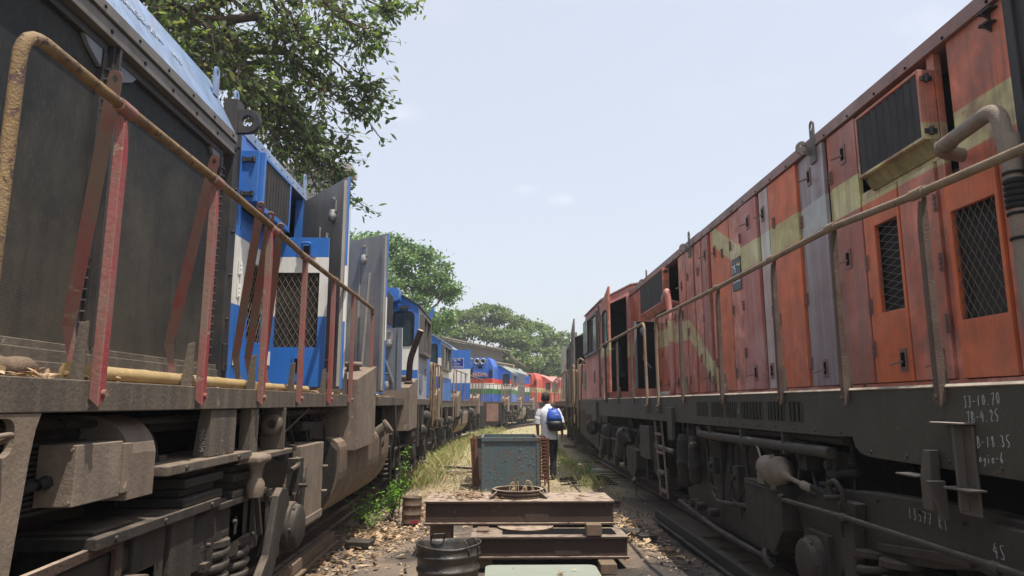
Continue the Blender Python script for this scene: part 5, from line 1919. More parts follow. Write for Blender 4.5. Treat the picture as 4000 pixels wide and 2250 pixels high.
chalk('13577 RT', 3.80, .915, .058, 2.1985, -.03, .72)
chalk('4S', 3.10, .86, .065, 2.1485, 0)
chalk('4S', 3.06, .84, .06, 2.1985, 0)
chalk('6', 6.10, 1.43, .05, 2.0985)

# ================================================================ the farther locomotives
def far_loco(name, label, s, loc, heading, scheme, group, length=15.6, nose=2.0, cab_len=2.4, seams=8, open_door=(), headlights=False, bog=True, nose_h=3.3, nose_t=.0):
    """whole locomotive in its own space: x = 0 on the deck edge facing the aisle (s = +1: aisle on +x), y along, z up"""
    t = thing(name, label, 'locomotive', (0, 0, 0), group)
    X = lambda d: -s * d
    body, side, roofm, railm = scheme
    mb = MB()
    a, b = sorted((X(0), X(2.86)))
    mb.box(a, b, 0, length, 1.52, 1.595)
    a, b = sorted((X(.0), X(.05)))
    mb.box(a, b, 0, length, 1.40, 1.60)
    part('deck', mb, M['deck'], t, .004)
    mb = MB()
    a, b = sorted((X(.75), X(2.1)))
    mb.box(a, b, .2, length - .2, .4, 1.5)
    part('underframe_blackout', mb, M['black'], t)
    y0, y1 = nose, nose + cab_len
    cx = X(1.43)
    # nose
    mb = MB()
    hw = .50 if headlights else .85
    nw = .68 if headlights else .85
    mb.prism([(cx - nw, 1.6), (cx + nw, 1.6), (cx + nw, nose_h - .5), (cx + hw, nose_h - .1), (cx + hw - .1, nose_h), (cx - hw + .1, nose_h), (cx - hw, nose_h - .1), (cx - nw, nose_h - .5)], 'y', .75, y0 - .01)
    ns = part('short_hood', mb, body, t, .02)
    if headlights:
        mb = MB()
        mb.prism([(cx - .36, 2.95), (cx + .36, 2.95), (cx + .40, 3.1), (cx + .40, nose_h - .1), (cx - .40, nose_h - .1), (cx - .40, 3.1)], 'y', .45, .75)
        hb = part('headlight_box', mb, body, ns, .02)
        for q in (-.17, .17):
            mb = MB()
            mb.lathe((cx + q, .45, nose_h - .22), (0, -1, 0), [(0, .15), (.06, .16), (.06, .125), (.0, .11)], 20)
            mb.lathe((cx + q, .44, nose_h - .22), (0, -1, 0), [(0, .12), (.012, 0)], 16, 1)
            part('headlight', mb, [M['silver'], M['lens']], hb)
        mb = MB()
        mb.box(cx - .12, cx + .12, .43, .449, nose_h - .62, nose_h - .45)
        part('number_panel', mb, M['black'], hb)
        mb = MB()
        for k in range(9):
            for sg in (-1, 1):
                xx = cx + sg * .56
                mb.box(xx - .1, xx + .1, .70, .745, 2.95 + .05 * k, 2.97 + .05 * k)
        part('nose_louvre', mb, M['frame_d'], ns)
    cb = cab(t, X(0.02), X(.58), s, y0, y1, 3.62, 3.30, [body, side, roofm, M['flange']], tuple(sorted((X(.12), X(.47)))) + (2.55, 3.18), (y0 + .25, y1 - .7, 2.52, 3.14), cx)
    # hood
    mb = MB()
    mb.prism([(cx - .85, 1.6), (cx + .85, 1.6), (cx + .85, 3.55), (cx + .55, 3.80), (cx - .55, 3.80), (cx - .85, 3.55)], 'y', y1 + .01, length - .8)
    hd = part('hood', mb, body, t, .015)
    mb = MB()
    top = [(cx - .87, 3.56), (cx - .56, 3.815), (cx + .56, 3.815), (cx + .87, 3.56)]
    mb.prism(top + [(p[0], p[1] + .03) for p in reversed(top)], 'y', y1 + .02, length - .82)
    part('roof', mb, roofm, t)
    L_ = length - .9 - y1
    xs_ = cx + s * .85
    for k in range(seams):
        a = y1 + .1 + L_ * k / seams
        b = y1 + .1 + L_ * (k + 1) / seams - .04
        mb = MB()
        e0, e1 = sorted((xs_, xs_ + s * .022))
        mb.box(e0, e1, a, b, 1.68, 3.5)
        e0, e1 = sorted((xs_ + s * .022, xs_ + s * .06))
        mb.box(e0, e1, a + .1, a + .16, 1.8, 1.95)
        mb.box(e0, e1, a + .1, a + .16, 3.2, 3.35)
        part('hood_door', mb, body, hd, .004)
    mb = MB()
    e0, e1 = sorted((xs_ + s * .024, xs_ + s * .25))
    mb.box(e0, e1, y1 + .5, y1 + 1.3, 2.95, 3.45)
    vb = part('vent_box', mb, body, t, .008)
    mb = MB()
    e0, e1 = sorted((xs_ + s * .252, xs_ + s * .262))
    for k in range(9): mb.box(e0, e1, y1 + .55 + .08 * k, y1 + .59 + .08 * k, 2.98, 3.42)
    part('vent_grille', mb, M['frame_d'], vb)
    doors = []
    for (yh, ang, wd, z0, z1, mats_) in open_door:
        o, P = swing_door(t, (xs_, yh), ang, wd, z0, z1, mats_, None, lining=len(mats_) > 1, ribs=mats_[0] == M['greyd'])
        doors.append((o, P))
    # rails
    mb = MB()
    mb.tube(bend([(X(-.02), y1 + .3, 1.5), (X(-.02), y1 + .3, 2.6), (X(-.02), length - .5, 2.6), (X(-.02), length - .5, 1.5)], .1), .022, 8)
    part('handrail', mb, railm, t)
    mb = MB()
    mb.tube(bend([(X(-.02), .1, 1.3), (X(-.02), .1, 2.55), (X(-.02), y0 - .2, 2.55), (X(-.02), y0 - .2, 1.5)], .1), .022, 8)
    mb.tube(bend([(X(.1), .06, 1.6), (X(.1), .06, 2.55), (X(1.0), .06, 2.55)], .1), .022, 8)
    part('handrail', mb, railm, t)
    for k in range(8):
        y = y1 + .3 + (length - .9 - y1) * (k + .5) / 8
        mb = MB()
        a, b = sorted((X(-.03), X(.0)))
        mb.box(a, b, y - .02, y + .02, 1.42, 2.6)
        part('handrail_post', mb, M['mpost'], t)
    for k in range(3):
        mb = MB()
        a, b = sorted((X(-.03), X(.0)))
        y = .1 + (y0 - .3) * (k + 1) / 4
        mb.box(a, b, y - .018, y + .018, 1.42, 2.54)
        part('handrail_post', mb, M['mpost'], t)
    for k in range(5):
        mb = MB()
        mb.box(X(.15 + .22 * k) - .014, X(.15 + .22 * k) + .014, .045, .075, 1.6, 2.54)
        part('handrail_post', mb, M['mpost'], t)
    # grab irons at the cab door, front steps
    mb = MB()
    mb.tube(bend([(X(-.04), y1 + .05, .95), (X(-.04), y1 + .05, 2.5), (X(-.04), y1 + .25, 2.5)], .06), .02, 6)
    part('grab_rail', mb, M['trail'], t)
    mb = MB()
    mb.tube(bend([(X(-.05), y0 - .1, .9), (X(-.05), y0 - .1, 2.35), (X(.02), y0 - .02, 2.35)], .06), .02, 6)
    part('grab_rail', mb, M['yrail'], t)
    mb = MB()
    for k in range(3):
        a, b = sorted((X(0), X(.35)))
        mb.box(a, b, .1, .6, .5 + .35 * k, .53 + .35 * k)
    for yy in (.08, .62):
        a, b = sorted((X(0), X(.36)))
        mb.box(a, b, yy - .015, yy + .015, .45, 1.4)
    part('step', mb, M['under'], t)
    mb = MB()
    mb.prism([(.12, 1.55), (2.74, 1.55), (2.74, .75), (2.2, .25), (.66, .25), (.12, .75)] if s < 0 else [(-.12, 1.55), (-2.74, 1.55), (-2.74, .75), (-2.2, .25), (-.66, .25), (-.12, .75)], 'y', -.05, .05)
    part('buffer_beam', mb, M['under'], t)
    if headlights:
        mb = MB()
        a, b = sorted((X(.3), X(.95)))
        mb.box(a, b, -.09, -.05, .55, 1.5)
        part('step_plate', mb, M['red_roof'], t, .01)
    for ya, yb in ((nose + cab_len + .9, nose + cab_len + 1.7), (length - 3.4, length - 2.6), (.85, 1.5))[:3 if s > 0 else 0]:
        sand_box(t, X(0), ya, yb, 1.08, 1.82, s, M['tan'])
    mb = MB()
    a, b = sorted((X(.02), X(.8)))
    pr = [(X(.1), 1.38), (X(.0), 1.15), (X(.02), .8), (X(.25), .5), (X(.8), .4), (X(.8), 1.38)]
    mb.prism(pr, 'y', length / 2 - 1.6, length / 2 + 1.6)
    part('fuel_tank', mb, M['tan'], t, .02)
    if bog:
        for yc in (3.2, length - 3.2):
            bogie(t, X(.12), yc, s, M['under'], simple=False)
    mb = MB()
    for q in range(7):
        y = .8 + q * 2.1
        mb.tube(bend([(X(-.01), y, 1.42), (X(-.03), y, 1.0), (X(.03), y + .2, .75)], .1), .022, 6)
        mb.box(X(.1) - .08, X(.1) + .08, y + .6, y + .9, .95, 1.42)
    mb.lathe((X(.05), length / 2 + 1.9, 1.15), (0, 1, 0), [(0, 0), (0, .16), (.08, .19), (.7, .19), (.78, .16), (.78, 0)], 18)
    mb.lathe((X(.05), 5.9, 1.15), (0, 1, 0), [(0, 0), (0, .16), (.08, .19), (.6, .19), (.68, .16), (.68, 0)], 18)
    part('air_tank', mb, M['under'], t)
    t.location = loc
    t.rotation_euler = (0, 0, -heading)
    return t, doors, X

h2_ = .066
blue_s = (M['blue'], M['blue'], M['blue_roof'], M['trail'])
L2, dd, X = far_loco('diesel_locomotive', 'second blue and white locomotive on the left with a dark blue poster on its door', 1,
                     (-1.75, 17.75, 0), h2_, blue_s, 'locomotives on the left track', length=16.0, nose=2.05, nose_h=2.5,
                     open_door=((8.6, 0, .72, 1.68, 3.52, [M['blue']]),))
o, P = dd[0]
mb = MB()
slab(mb, P, .03, .46, 2.85, 3.19, .003, .010)
ps = part('poster', mb, plain('dark_blue_poster', (.012, .03, .20), .5), o)
mb = MB()
slab(mb, P, .02, .47, 2.84, 3.20, .001, .006)
part('poster_edge', mb, M['signw'], o)
p0 = P(.06, 2.86, .012)
sticker_text(ps, tuple(p0), (1, 0, 0), (0, 0, 1), 1.0)
mb = MB()
slab(mb, P, .05, .43, 2.87, 2.885, .011, .013)
part('small_print', mb, M['signw'], ps)

tri_s = (M['tri'], M['tri'], M['slab'], M['trail'])
L3, dd, X = far_loco('diesel_locomotive', 'blue locomotive with red, white and green bands, twin headlights and ochre letters', 1,
                     (.34, 38.0, 0), .17, tri_s, 'locomotives on the left track', length=16.0, nose=2.6, headlights=True, nose_h=4.05,
                     open_door=((9.3, 0, .5, 1.66, 3.45, [M['greyb'], M['tri']]), (12.0, 10, .5, 1.66, 3.4, [M['tri']])))
cx = -1.43
text_part('class_lettering', 'WDM', .30, (cx - .44, .435, 2.99), (1, 0, 0), (0, 0, 1), M['gold'], L3, .004)
text_part('class_lettering', '3D', .16, (cx + .27, .435, 2.99), (1, 0, 0), (0, 0, 1), M['gold'], L3, .004)
red_s = (M['red_far'], M['red_far'], M['pink'], M['trail'])
L4, dd, X = far_loco('diesel_locomotive', 'bright red locomotive at the far end of the left row, beyond the banded blue one', 1,
                     (3.6, 55.5, 0), .36, red_s, 'locomotives on the left track', length=15.6, nose=2.4, headlights=True, nose_h=3.95, bog=False)
brown_s = (M['brown_far'], M['brown_far'], M['flange'], M['trail'])
R2, dd, X = far_loco('diesel_locomotive', 'dusty brown grey locomotive behind the red one on the right track', -1,
                     (2.08, 18.75, 0), .045, brown_s, 'locomotives on the right track', length=16.0, nose=.95, cab_len=2.6, nose_h=2.4,
                     open_door=((6.2, 180, .62, 1.66, 3.55, [M['greyd'], M['brown_far']]), (7.6, 172, .6, 1.66, 3.5, [M['greyd'], M['brown_far']])))
P = frame2(((2.06, 19.68, 0), (.12, -1, 0), (-1, -.12, 0)))
BASE[R2.name] = Vector((0, 0, 0))
mb = MB()
Pl = frame2(((-.02, .93, 0), (.08, -1, 0), (-1, -.08, 0)))
slab_poly(mb, Pl, [(0, 1.72), (.55, 1.72), (.55, 3.85), (0, 3.5)], -.02, .02, 0, [rrect(.12, .44, 2.6, 3.3, .1)])
cd = part('cab_door', mb, M['flange'], R2, .004)
mb = MB()
slab_poly(mb, Pl, rrect(.12, .44, 2.6, 3.3, .1), -.004, .004)
part('window', mb, M['glass_pale'], cd)
mb = MB()
mb.box(.06, .5, .90, .945, 1.75, 3.42)
part('doorway_shade', mb, M['black'], R2)  # black panel on the cab wall painting the unlit doorway
mb = MB()
mb.box(.03, .14, .86, .93, 3.38, 3.52)
part('marker_lamp', mb, M['slab'], R2, .01)
mb = MB()
mb.tube(bend([(-.03, .05, 1.0), (-.03, .05, 2.45), (-.03, .4, 2.45), (-.03, .5, 1.7)], .15), .018, 8)
part('grab_rail', mb, M['trail'], R2)

# ================================================================ things lying between the tracks
def ibeam(name, label, x0, x1, y0, y1, z0, z1, mats, group):
    t = thing(name, label, 'steel beam', ((x0 + x1) / 2, (y0 + y1) / 2, z0), group)
    mb = MB()
    mb.box(x0 - .008, x1 + .008, y0 - .012, y1, z1 - .022, z1)
    part('top_flange', mb, mats, t, .004)
    mb = MB()
    mb.box(x0 - .015, x1 + .01, y0 - .015, y1, z0, z0 + .022)
    part('bottom_flange', mb, mats, t, .004)
    mb = MB()
    mb.box(x0, x1, y0 + .018, y0 + .04, z0 + .0225, z1 - .0225)
    mb.box(x0, x1, y1 - .06, y1 - .04, z0 + .0225, z1 - .0225)
    for x in (x0 + .002, (x0 + x1) / 2 + .05, x1 - .022): mb.box(x, x + .02, y0 + .0405, y1 - .0605, z0 + .0225, z1 - .0225)
    mb.box((x0 + x1) / 2 + .05, (x0 + x1) / 2 + .29, y0 + .012, y0 + .018, z0 + .03, z1 - .03)
    part('web', mb, mats, t)
    return t
UB = ibeam('bolster_beam', 'rusty box beam with a ribbed ring on top, upper one of the stack', -.72, 1.17, 7.2, 7.86, .318, .55, M['rust'], 'stacked steel beams')
mb = MB()
cx, cy = .215, 7.56
for k, (r0, r1) in enumerate(((.245, .275), (.243, .262), (.245, .275), (.243, .262), (.240, .272))):
    mb.prism(circ(cx, cy, r1, 40), 'z', .551 + .016 * k, .5665 + .016 * k, [circ(cx, cy, r0, 40)])
rg = part('pivot_ring', mb, M['rust'], UB)
mb = MB()
for a in (215, 325, 40, 140):
    d = Vector((math.cos(R(a)), math.sin(R(a)), 0))
    P = frame2(((cx + d.x * .262, cy + d.y * .262, 0), d, (-d.y, d.x, 0)))
    slab_poly(mb, P, [(0, .551), (.10, .551), (.09, .57), (.0, .625)], -.01, .01)
part('gusset', mb, M['rust'], rg)
# dry grass stems standing in the ring
mb = MB()
rr_ = random.Random(5)
for k in range(12):
    a = rr_.uniform(0, 6.28)
    b = Vector((cx + .02 + .05 * math.cos(a), cy + .03 * math.sin(a), .555))
    d = Vector((math.cos(a), math.sin(a) * .6, 0)) * rr_.uniform(.04, .10)
    h = rr_.uniform(.08, .17)
    mb.tube(bend([b, b + d * .3 + Vector((0, 0, h)), b + d + Vector((0, 0, h * .9)), b + d * 1.2 + Vector((0, 0, h * .3))], .05), .0035, 4)
solo('dry_grass_tuft', mb, plain('dry_stem', (.42, .33, .2), .8), 'pale dry grass tuft sprouting inside the ribbed steel ring', 'plant')

LB = ibeam('bolster_beam', 'dark oily box beam frame with open top, lower one of the stack', -.24, 1.215, 6.72, 7.55, .095, .295, M['rust2'], 'stacked steel beams')
# black sheets on the lower frame stand for its shaded openings
mb = MB()
mb.box(.98, 1.13, 6.82, 7.12, .2955, .299)
mb.box(.05, .9, 6.83, 7.12, .2955, .299)
part('well', mb, M['black'], LB)
mb = MB()
mb.prism(circ(.28, 7.2, .28, 24), 'z', .2995, .315)
part('pivot_pad', mb, M['rust'], LB)
def block(x0, x1, y0, y1, z0, z1, label, tilt=0):
    mb = MB()
    mb.box(x0, x1, y0, y1, z0, z1)
    return solo('timber_block', mb, M['wood'], label, 'wood block', .008, 'timber blocks under the beams')
block(.83, .975, 6.70, 6.84, .2995, .405, 'square timber block standing on the lower beam, right of its middle')
block(.93, 1.08, 6.52, 6.72, .0, .092, 'timber block on the ground carrying the right end of the lower beam')
block(-.20, -.08, 6.95, 7.15, .2955, .316, 'thin timber shim between the two beams, above the black bucket')
block(-.2, -.04, 6.78, 7.0, .0, .093, 'timber block under the left end of the lower beam, behind the bucket')
block(-.68, -.46, 7.3, 7.62, .0, .316, 'tall dark timber block carrying the left end of the upper beam')
block(.55, .75, 7.25, 7.45, .2955, .316, 'thin timber shim between the beams on the right')

# black bucket
BK = thing('bucket', 'black tarred open bucket with a dented rim and two wire handles', 'bucket', (-.42, 6.18, 0))
mb = MB()
def bpt(a, z, r):
    d = 1 + .035 * math.sin(2 * a + .6) + .02 * math.sin(3 * a + 1.3) + (-.05 * math.exp(-((a - 5.6) / .25) ** 2) if z > .3 else 0)
    return (-.42 + r * d * math.cos(a), 6.18 + r * d * math.sin(a) * .93, z + (.012 * math.sin(a * 2 + 1) if z > .3 else 0))
prof = [(.0, .0), (.0, .235), (.02, .245), (.13, .252), (.135, .264), (.155, .264), (.16, .254), (.245, .258), (.25, .272), (.268, .272), (.273, .262), (.33, .268), (.342, .276), (.35, .27), (.342, .262), (.30, .254), (.05, .235), (.03, 0)]
N_ = 40
vs = [bpt(2 * math.pi * j / N_, z, max(r, .001)) for z, r in prof for j in range(N_)]
fs = [(i * N_ + j, i * N_ + (j + 1) % N_, (i + 1) * N_ + (j + 1) % N_, (i + 1) * N_ + j) for i in range(len(prof) - 1) for j in range(N_)]
mb.add(vs, fs, 0, True)
part('bucket_shell', mb, M['bucket'], BK)
for a0 in (5.75, 2.0):
    mb = MB()
    p, q = Vector(bpt(a0 - .22, .335, .278)), Vector(bpt(a0 + .22, .335, .278))
    o_ = (p + q) / 2 - Vector((-.42, 6.18, .335)); o_.z = 0; o_.normalize()
    up = Vector((0, 0, .055))
    mb.tube(bend([p - up * .8, p + up * .6 - o_ * .02, p + up * 1.1 - o_ * .05, q + up * 1.1 - o_ * .05, q + up * .6 - o_ * .02, q - up * .8], .025), .007, 6)
    mb.tube([p - up * .8 - Vector((0, 0, .01)), p - up * .2], .012, 6)
    mb.tube([q - up * .8 - Vector((0, 0, .01)), q - up * .2], .012, 6)
    part('handle', mb, M['frame_d'], BK)
mb = MB()
mb.prism(circ(-.42, 6.18, .23, 28), 'z', .035, .05)
part('tar', mb, M['black'], BK)

# pale locker lid nearest the camera
LK = thing('locker', 'pale grey green steel locker lid at the bottom edge, nearest the camera', 'locker', (.33, 5.0, 0))
mb = MB()
mb.prism(rrect(-.09, .75, 4.3, 5.565, .06), 'z', .27, .30)
part('lid', mb, M['slab'], LK, .012)
mb = MB()
mb.prism(rrect(-.08, .74, 4.31, 5.55, .05), 'z', .0, .269)
part('body', mb, M['slab'], LK, .006)
mb = MB()
mb.box(.78, .88, 5.3, 5.7, .0, .14)
solo('timber_offcut', mb, M['wood'], 'rough timber offcut beside the pale locker', 'wood block', .01)

# small rusty can
CN = thing('paint_can', 'small rusty can filled with dry leaves beside the weeds', 'can', (-1.11, 9.3, 0))
mb = MB()
pr = [(0, 0), (0, .122), (.01, .128), (.02, .122), (.10, .120), (.105, .127), (.12, .127), (.125, .120), (.215, .122), (.22, .129), (.235, .129), (.24, .122), (.31, .124), (.325, .13), (.33, .125), (.325, .116), (.27, .114), (.27, 0)]
mb.lathe((-1.11, 9.3, .0), (.03, 0, 1), pr, 28)
part('can_shell', mb, weathered('rusty_can_steel', (.13, .085, .055), dirt=(.035, .027, .022), grime=.6, streak=.4, chips=.25, chip_col=(.26, .19, .13), rough=.6, bump=.4, scale=2), CN)
mb = MB()
mb.box(-1.10, -1.0, 9.17, 9.176, .01, .05)
part('label_scrap', mb, plain('faded_red_label', (.25, .03, .04), .7), CN)

# blue-grey steel cabinet without a lid
CB = thing('steel_cabinet', 'blistered blue grey steel cabinet, open on top, standing on the path', 'cabinet', (.22, 12.9, 0))
x0, x1, y0, y1, zt = -.275, .715, 12.2, 13.5, .94
mb = MB()
mb.box(x0 + .03, x1 - .03, y0, y0 + .012, .02, zt - .075)
mb.box(x0 + .02, x1 - .02, y1 - .012, y1, .02, zt)
mb.box(x1 - .012, x1, y0 + .02, y1, .02, zt)
mb.box(x0 + .01, x1 - .01, y0 + .01, y1 - .01, .02, .05)
part('panel', mb, M['cabinet'], CB, .003)
mb = MB()
for x in (x0, x1 - .045):
    mb.box(x, x + .045, y0 - .012, y0 + .03, .0, zt - .004)
    mb.box(x, x + .04, y1 - .03, y1 + .008, .0, zt - .004)
mb.box(x0, x1, y0 - .010, y0 + .028, zt - .078, zt - .066)
mb.prism([(x0 - .01, y0 - .02), (x1 + .01, y0 - .02), (x1 + .01, y1 + .01), (x0 - .01, y1 + .01)], 'z', zt - .07, zt, [[(x0 + .03, y0 + .025), (x1 - .03, y0 + .025), (x1 - .03, y1 - .03), (x0 + .03, y1 - .03)]])
part('cabinet_frame', mb, M['cabinet'], CB, .004)
mb = MB()
for k in range(8):
    z = .06 + .10 * k
    mb.quadf([(x0, y0 + .04, z + .03), (x0, y1 - .04, z + .03), (x0 + .03, y1 - .04, z + .10), (x0 + .03, y0 + .04, z + .10)])
    mb.bar((x0 - .004, y0 + .04, z + .03), (x0 - .004, y1 - .04, z + .03), .012, .008)
part('louvre', mb, M['cabinet'], CB)
mb = MB()
rb = random.Random(3)
for k in range(60):                 # blisters in the paint
    cxx, czz = rb.gauss(.40, .2), rb.gauss(.62, .14)
    if k > 38: cxx, czz = rb.uniform(x0 + .1, x1 - .1), rb.uniform(.1, .5)
    if not (x0 + .08 < cxx < x1 - .08 and .08 < czz < .84): continue
    r = rb.uniform(.006, .018)
    mb.lathe((cxx, y0, czz), (0, -1, 0), [(0, r), (r * .35, r * .75), (r * .55, 0)], 7)
part('blister', mb, M['cabinet'], CB)

def grid_rack(name, label, x0, x1, y0, y1, z0, z1, mat, nx_=5, nz_=14, lean=0.0):
    mb = MB()
    def P(x, y, z): return (x + lean * (z - z0), y, z)
    for yy in (y0, y1):
        for i in range(nx_):
            x = x0 + (x1 - x0) * i / (nx_ - 1)
            mb.bar(P(x, yy, z0), P(x, yy, z1), .014, .010, (1, 0, 0))
        for k in range(nz_):
            z = z0 + (z1 - z0) * k / (nz_ - 1)
            mb.bar(P(x0, yy - .01, z), P(x1, yy - .01, z), .012, .018)
    for xx in (x0, x1):
        for k in range(nz_):
            z = z0 + (z1 - z0) * k / (nz_ - 1)
            mb.bar(P(xx, y0, z), P(xx, y1, z), .014, .014)
        for q in range(9):
            y = y0 + (y1 - y0) * q / 8
            mb.bar(P(xx, y, z0), P(xx, y, z1), .012, .012, (1, 0, 0))
    for xx in (x0, x1):
        for yy in (y0, y1):
            mb.bar(P(xx, yy, 0), P(xx, yy, z1 + .01), .032, .032, (1, 0, 0))
    for yy in (y0, y1): mb.bar(P(x0 - .01, yy, z1), P(x1 + .015, yy, z1), .04, .03)
    return solo(name, mb, mat, label, 'wire rack', .0, 'rusty grid racks round the cabinet')
grid_rack('grid_rack', 'orange rusty wire rack standing against the right side of the cabinet', .735, .885, 12.35, 13.3, .16, .905, M['rust_grid'])
grid_rack('grid_rack', 'dark rusty wire panel leaning on the left side of the cabinet', -.42, -.36, 12.5, 13.4, .10, .90, M['rust_grid'], 3, 16, -.06)
CT = thing('trough', 'dull grey steel trough with debris on its rim, behind the cabinet', 'trough', (.05, 14.0, 0))
mb = MB()
mb.prism([(-.42, 13.7), (.62, 13.7), (.62, 14.5), (-.42, 14.5)], 'z', .0, .88, [[(-.39, 13.73), (.59, 13.73), (.59, 14.47), (-.39, 14.47)]])
mb.box(-.46, .66, 13.66, 13.72, .84, .90)
mb.box(-.41, .61, 13.72, 14.48, .70, .72)
part('trough_shell', mb, weathered('dull_grey_rusted_steel', (.12, .115, .105), dirt=(.10, .05, .03), grime=.45, streak=.4, chips=.2, chip_col=(.15, .08, .045), dust=.6), CT, .004)

# loose timbers, cables and scrap
def plank(label, a, b, wd, th, mat=None, name='plank', cat='plank', group='planks lying in the grass'):
    mb = MB()
    mb.bar(a, b, wd, th)
    return solo(name, mb, mat or M['wood'], label, cat, .006, group)
pk = plank('dark plank with an iron handle lying in the dry grass left of the cabinet', (-1.9, 15.6, .05), (-.75, 15.2, .07), .28, .05, M['rust2'])
plank('second dark plank crossing the first, left of the cabinet', (-1.35, 16.1, .12), (-.35, 15.7, .10), .2, .05, M['rust2'])
plank('short broken plank end beside the leaning rack', (-1.0, 15.0, .05), (-.55, 15.3, .08), .12, .04, M['wood'])
mb = MB()
mb.tube(bend([(-1.75, 15.45, .06), (-1.75, 15.45, .26), (-1.5, 15.4, .26), (-1.5, 15.4, .06)], .03), .012, 6)
solo('iron_handle', mb, M['frame_d'], 'bent iron staple standing on the dark plank', 'handle')
for k in range(6):
    rk = random.Random(k)
    mb = MB()
    y = 13.0 + .28 * k
    mb.tube(bend([(1.25 + rk.uniform(-.1, .1), y, .02), (1.6, y + .12, .035), (1.9, y + rk.uniform(-.1, .3), .03), (2.25, y + .35, .025)], .2), .014, 6)
    solo('cable_scrap', mb, M['rubber'], ('black cable lying on the ground beside the right rail', 'short cable end behind the man\'s shoes', 'curled black cable right of the path', 'long black cable reaching towards the red locomotive', 'thin dark hose lying across the dirt', 'dark hose farthest along the right edge of the path')[k], 'cable', 0, 'scrap cables on the ground')
mb = MB()
mb.prism([(1.56, .0), (1.72, .0), (1.72, .03), (1.68, .19), (1.64, .19), (1.58, .03)], 'y', 11.4, 11.43)
mb.box(1.56, 1.86, 11.1, 11.44, .0, .022)
for k in range(5): mb.box(1.74 + .03 * k, 1.755 + .03 * k, 10.9, 11.1, .0, .05)
solo('scrap_bracket', mb, M['rust'], 'rusty angle bracket with a pointed plate on the path edge', 'bracket', .003)
mb = MB()
mb.prism([(1.35, 8.3), (1.62, 8.25), (1.70, 8.5), (1.42, 8.55)], 'z', .0, .06)
solo('scrap_plate', mb, M['under_d'], 'black scrap plate half buried in leaves on the right', 'scrap', .01)
mb = MB()
mb.box(1.60, 1.80, 8.1, 8.22, .0, .05)
solo('scrap_bar', mb, M['under_d'], 'short black bar lying in front of the scrap plate', 'scrap', .005)
# old rails lying along the edge of the path
for nm, x, ya, yb, lab in (('loose_rail', 2.10, 4.5, 9.4, 'old oily rail lying on the ground along the right locomotive'),
                           ('loose_rail', -1.80, 5.9, 7.9, 'short stone kerb bar in the leaves at the left')):
    mb = MB()
    mb.bar((x, ya, .09), (x, yb, .10), .07, .10)
    mb.bar((x, ya, .02), (x, yb, .03), .14, .03)
    solo(nm, mb, M['under_d'] if x > 0 else M['wood'], lab, 'rail', .01)
mb = MB()
mb.prism([(-1.62, 7.72), (-1.36, 7.66), (-1.32, 7.86), (-1.58, 7.95)], 'z', .0, .07)
solo('scrap_plate', mb, M['under_d'], 'black scrap block in the leaves below the left battery box', 'scrap', .01)
mb = MB()
mb.prism([(2.0, 15.2), (2.3, 15.3), (2.2, 15.6), (1.98, 15.5)], 'z', .10, .115)
solo('plastic_sheet', mb, plain('pale_plastic', (.5, .55, .6), .3), 'pale plastic sheet in the grass beside the right track', 'sheet')

# poles on the walkway of the near blue locomotive
for lab, a, b, r in (('yellow bamboo pole on the left walkway, inner one', (-1.68, 2.75, 1.645), (-1.62, 4.55, 1.63), .032),
                     ('yellow bamboo pole on the left walkway, outer one', (-1.53, 2.62, 1.632), (-1.545, 4.25, 1.63), .03),
                     ('yellow bamboo pole lying farther along the left walkway', (-1.60, 4.6, 1.63), (-1.57, 5.75, 1.63), .028)):
    mb = MB()
    pts, rr = [], []
    for k in range(25):
        t_ = k / 24
        pts.append(Vector(a).lerp(Vector(b), t_))
        rr.append(r * (1.08 if k % 6 == 0 else 1.0))
    mb.tube(pts, rr, 12)
    solo('bamboo_pole', mb, weathered('dry_bamboo', (.38, .26, .10), dirt=(.16, .10, .05), grime=.55, streak=0, rough=.7, bump=.3, scale=3), lab, 'pole', 0, 'poles lying on the left walkway')
mb = MB()
pts = [Vector((-1.74, 2.28 + .04 * k, 1.645 + .006 * math.sin(k))) for k in range(10)]
mb.tube(pts, [.028, .04, .044, .042, .046, .042, .044, .04, .036, .02], 10)
solo('driftwood_log', mb, M['wood'], 'short grey weathered log on the left walkway by the first post', 'log')

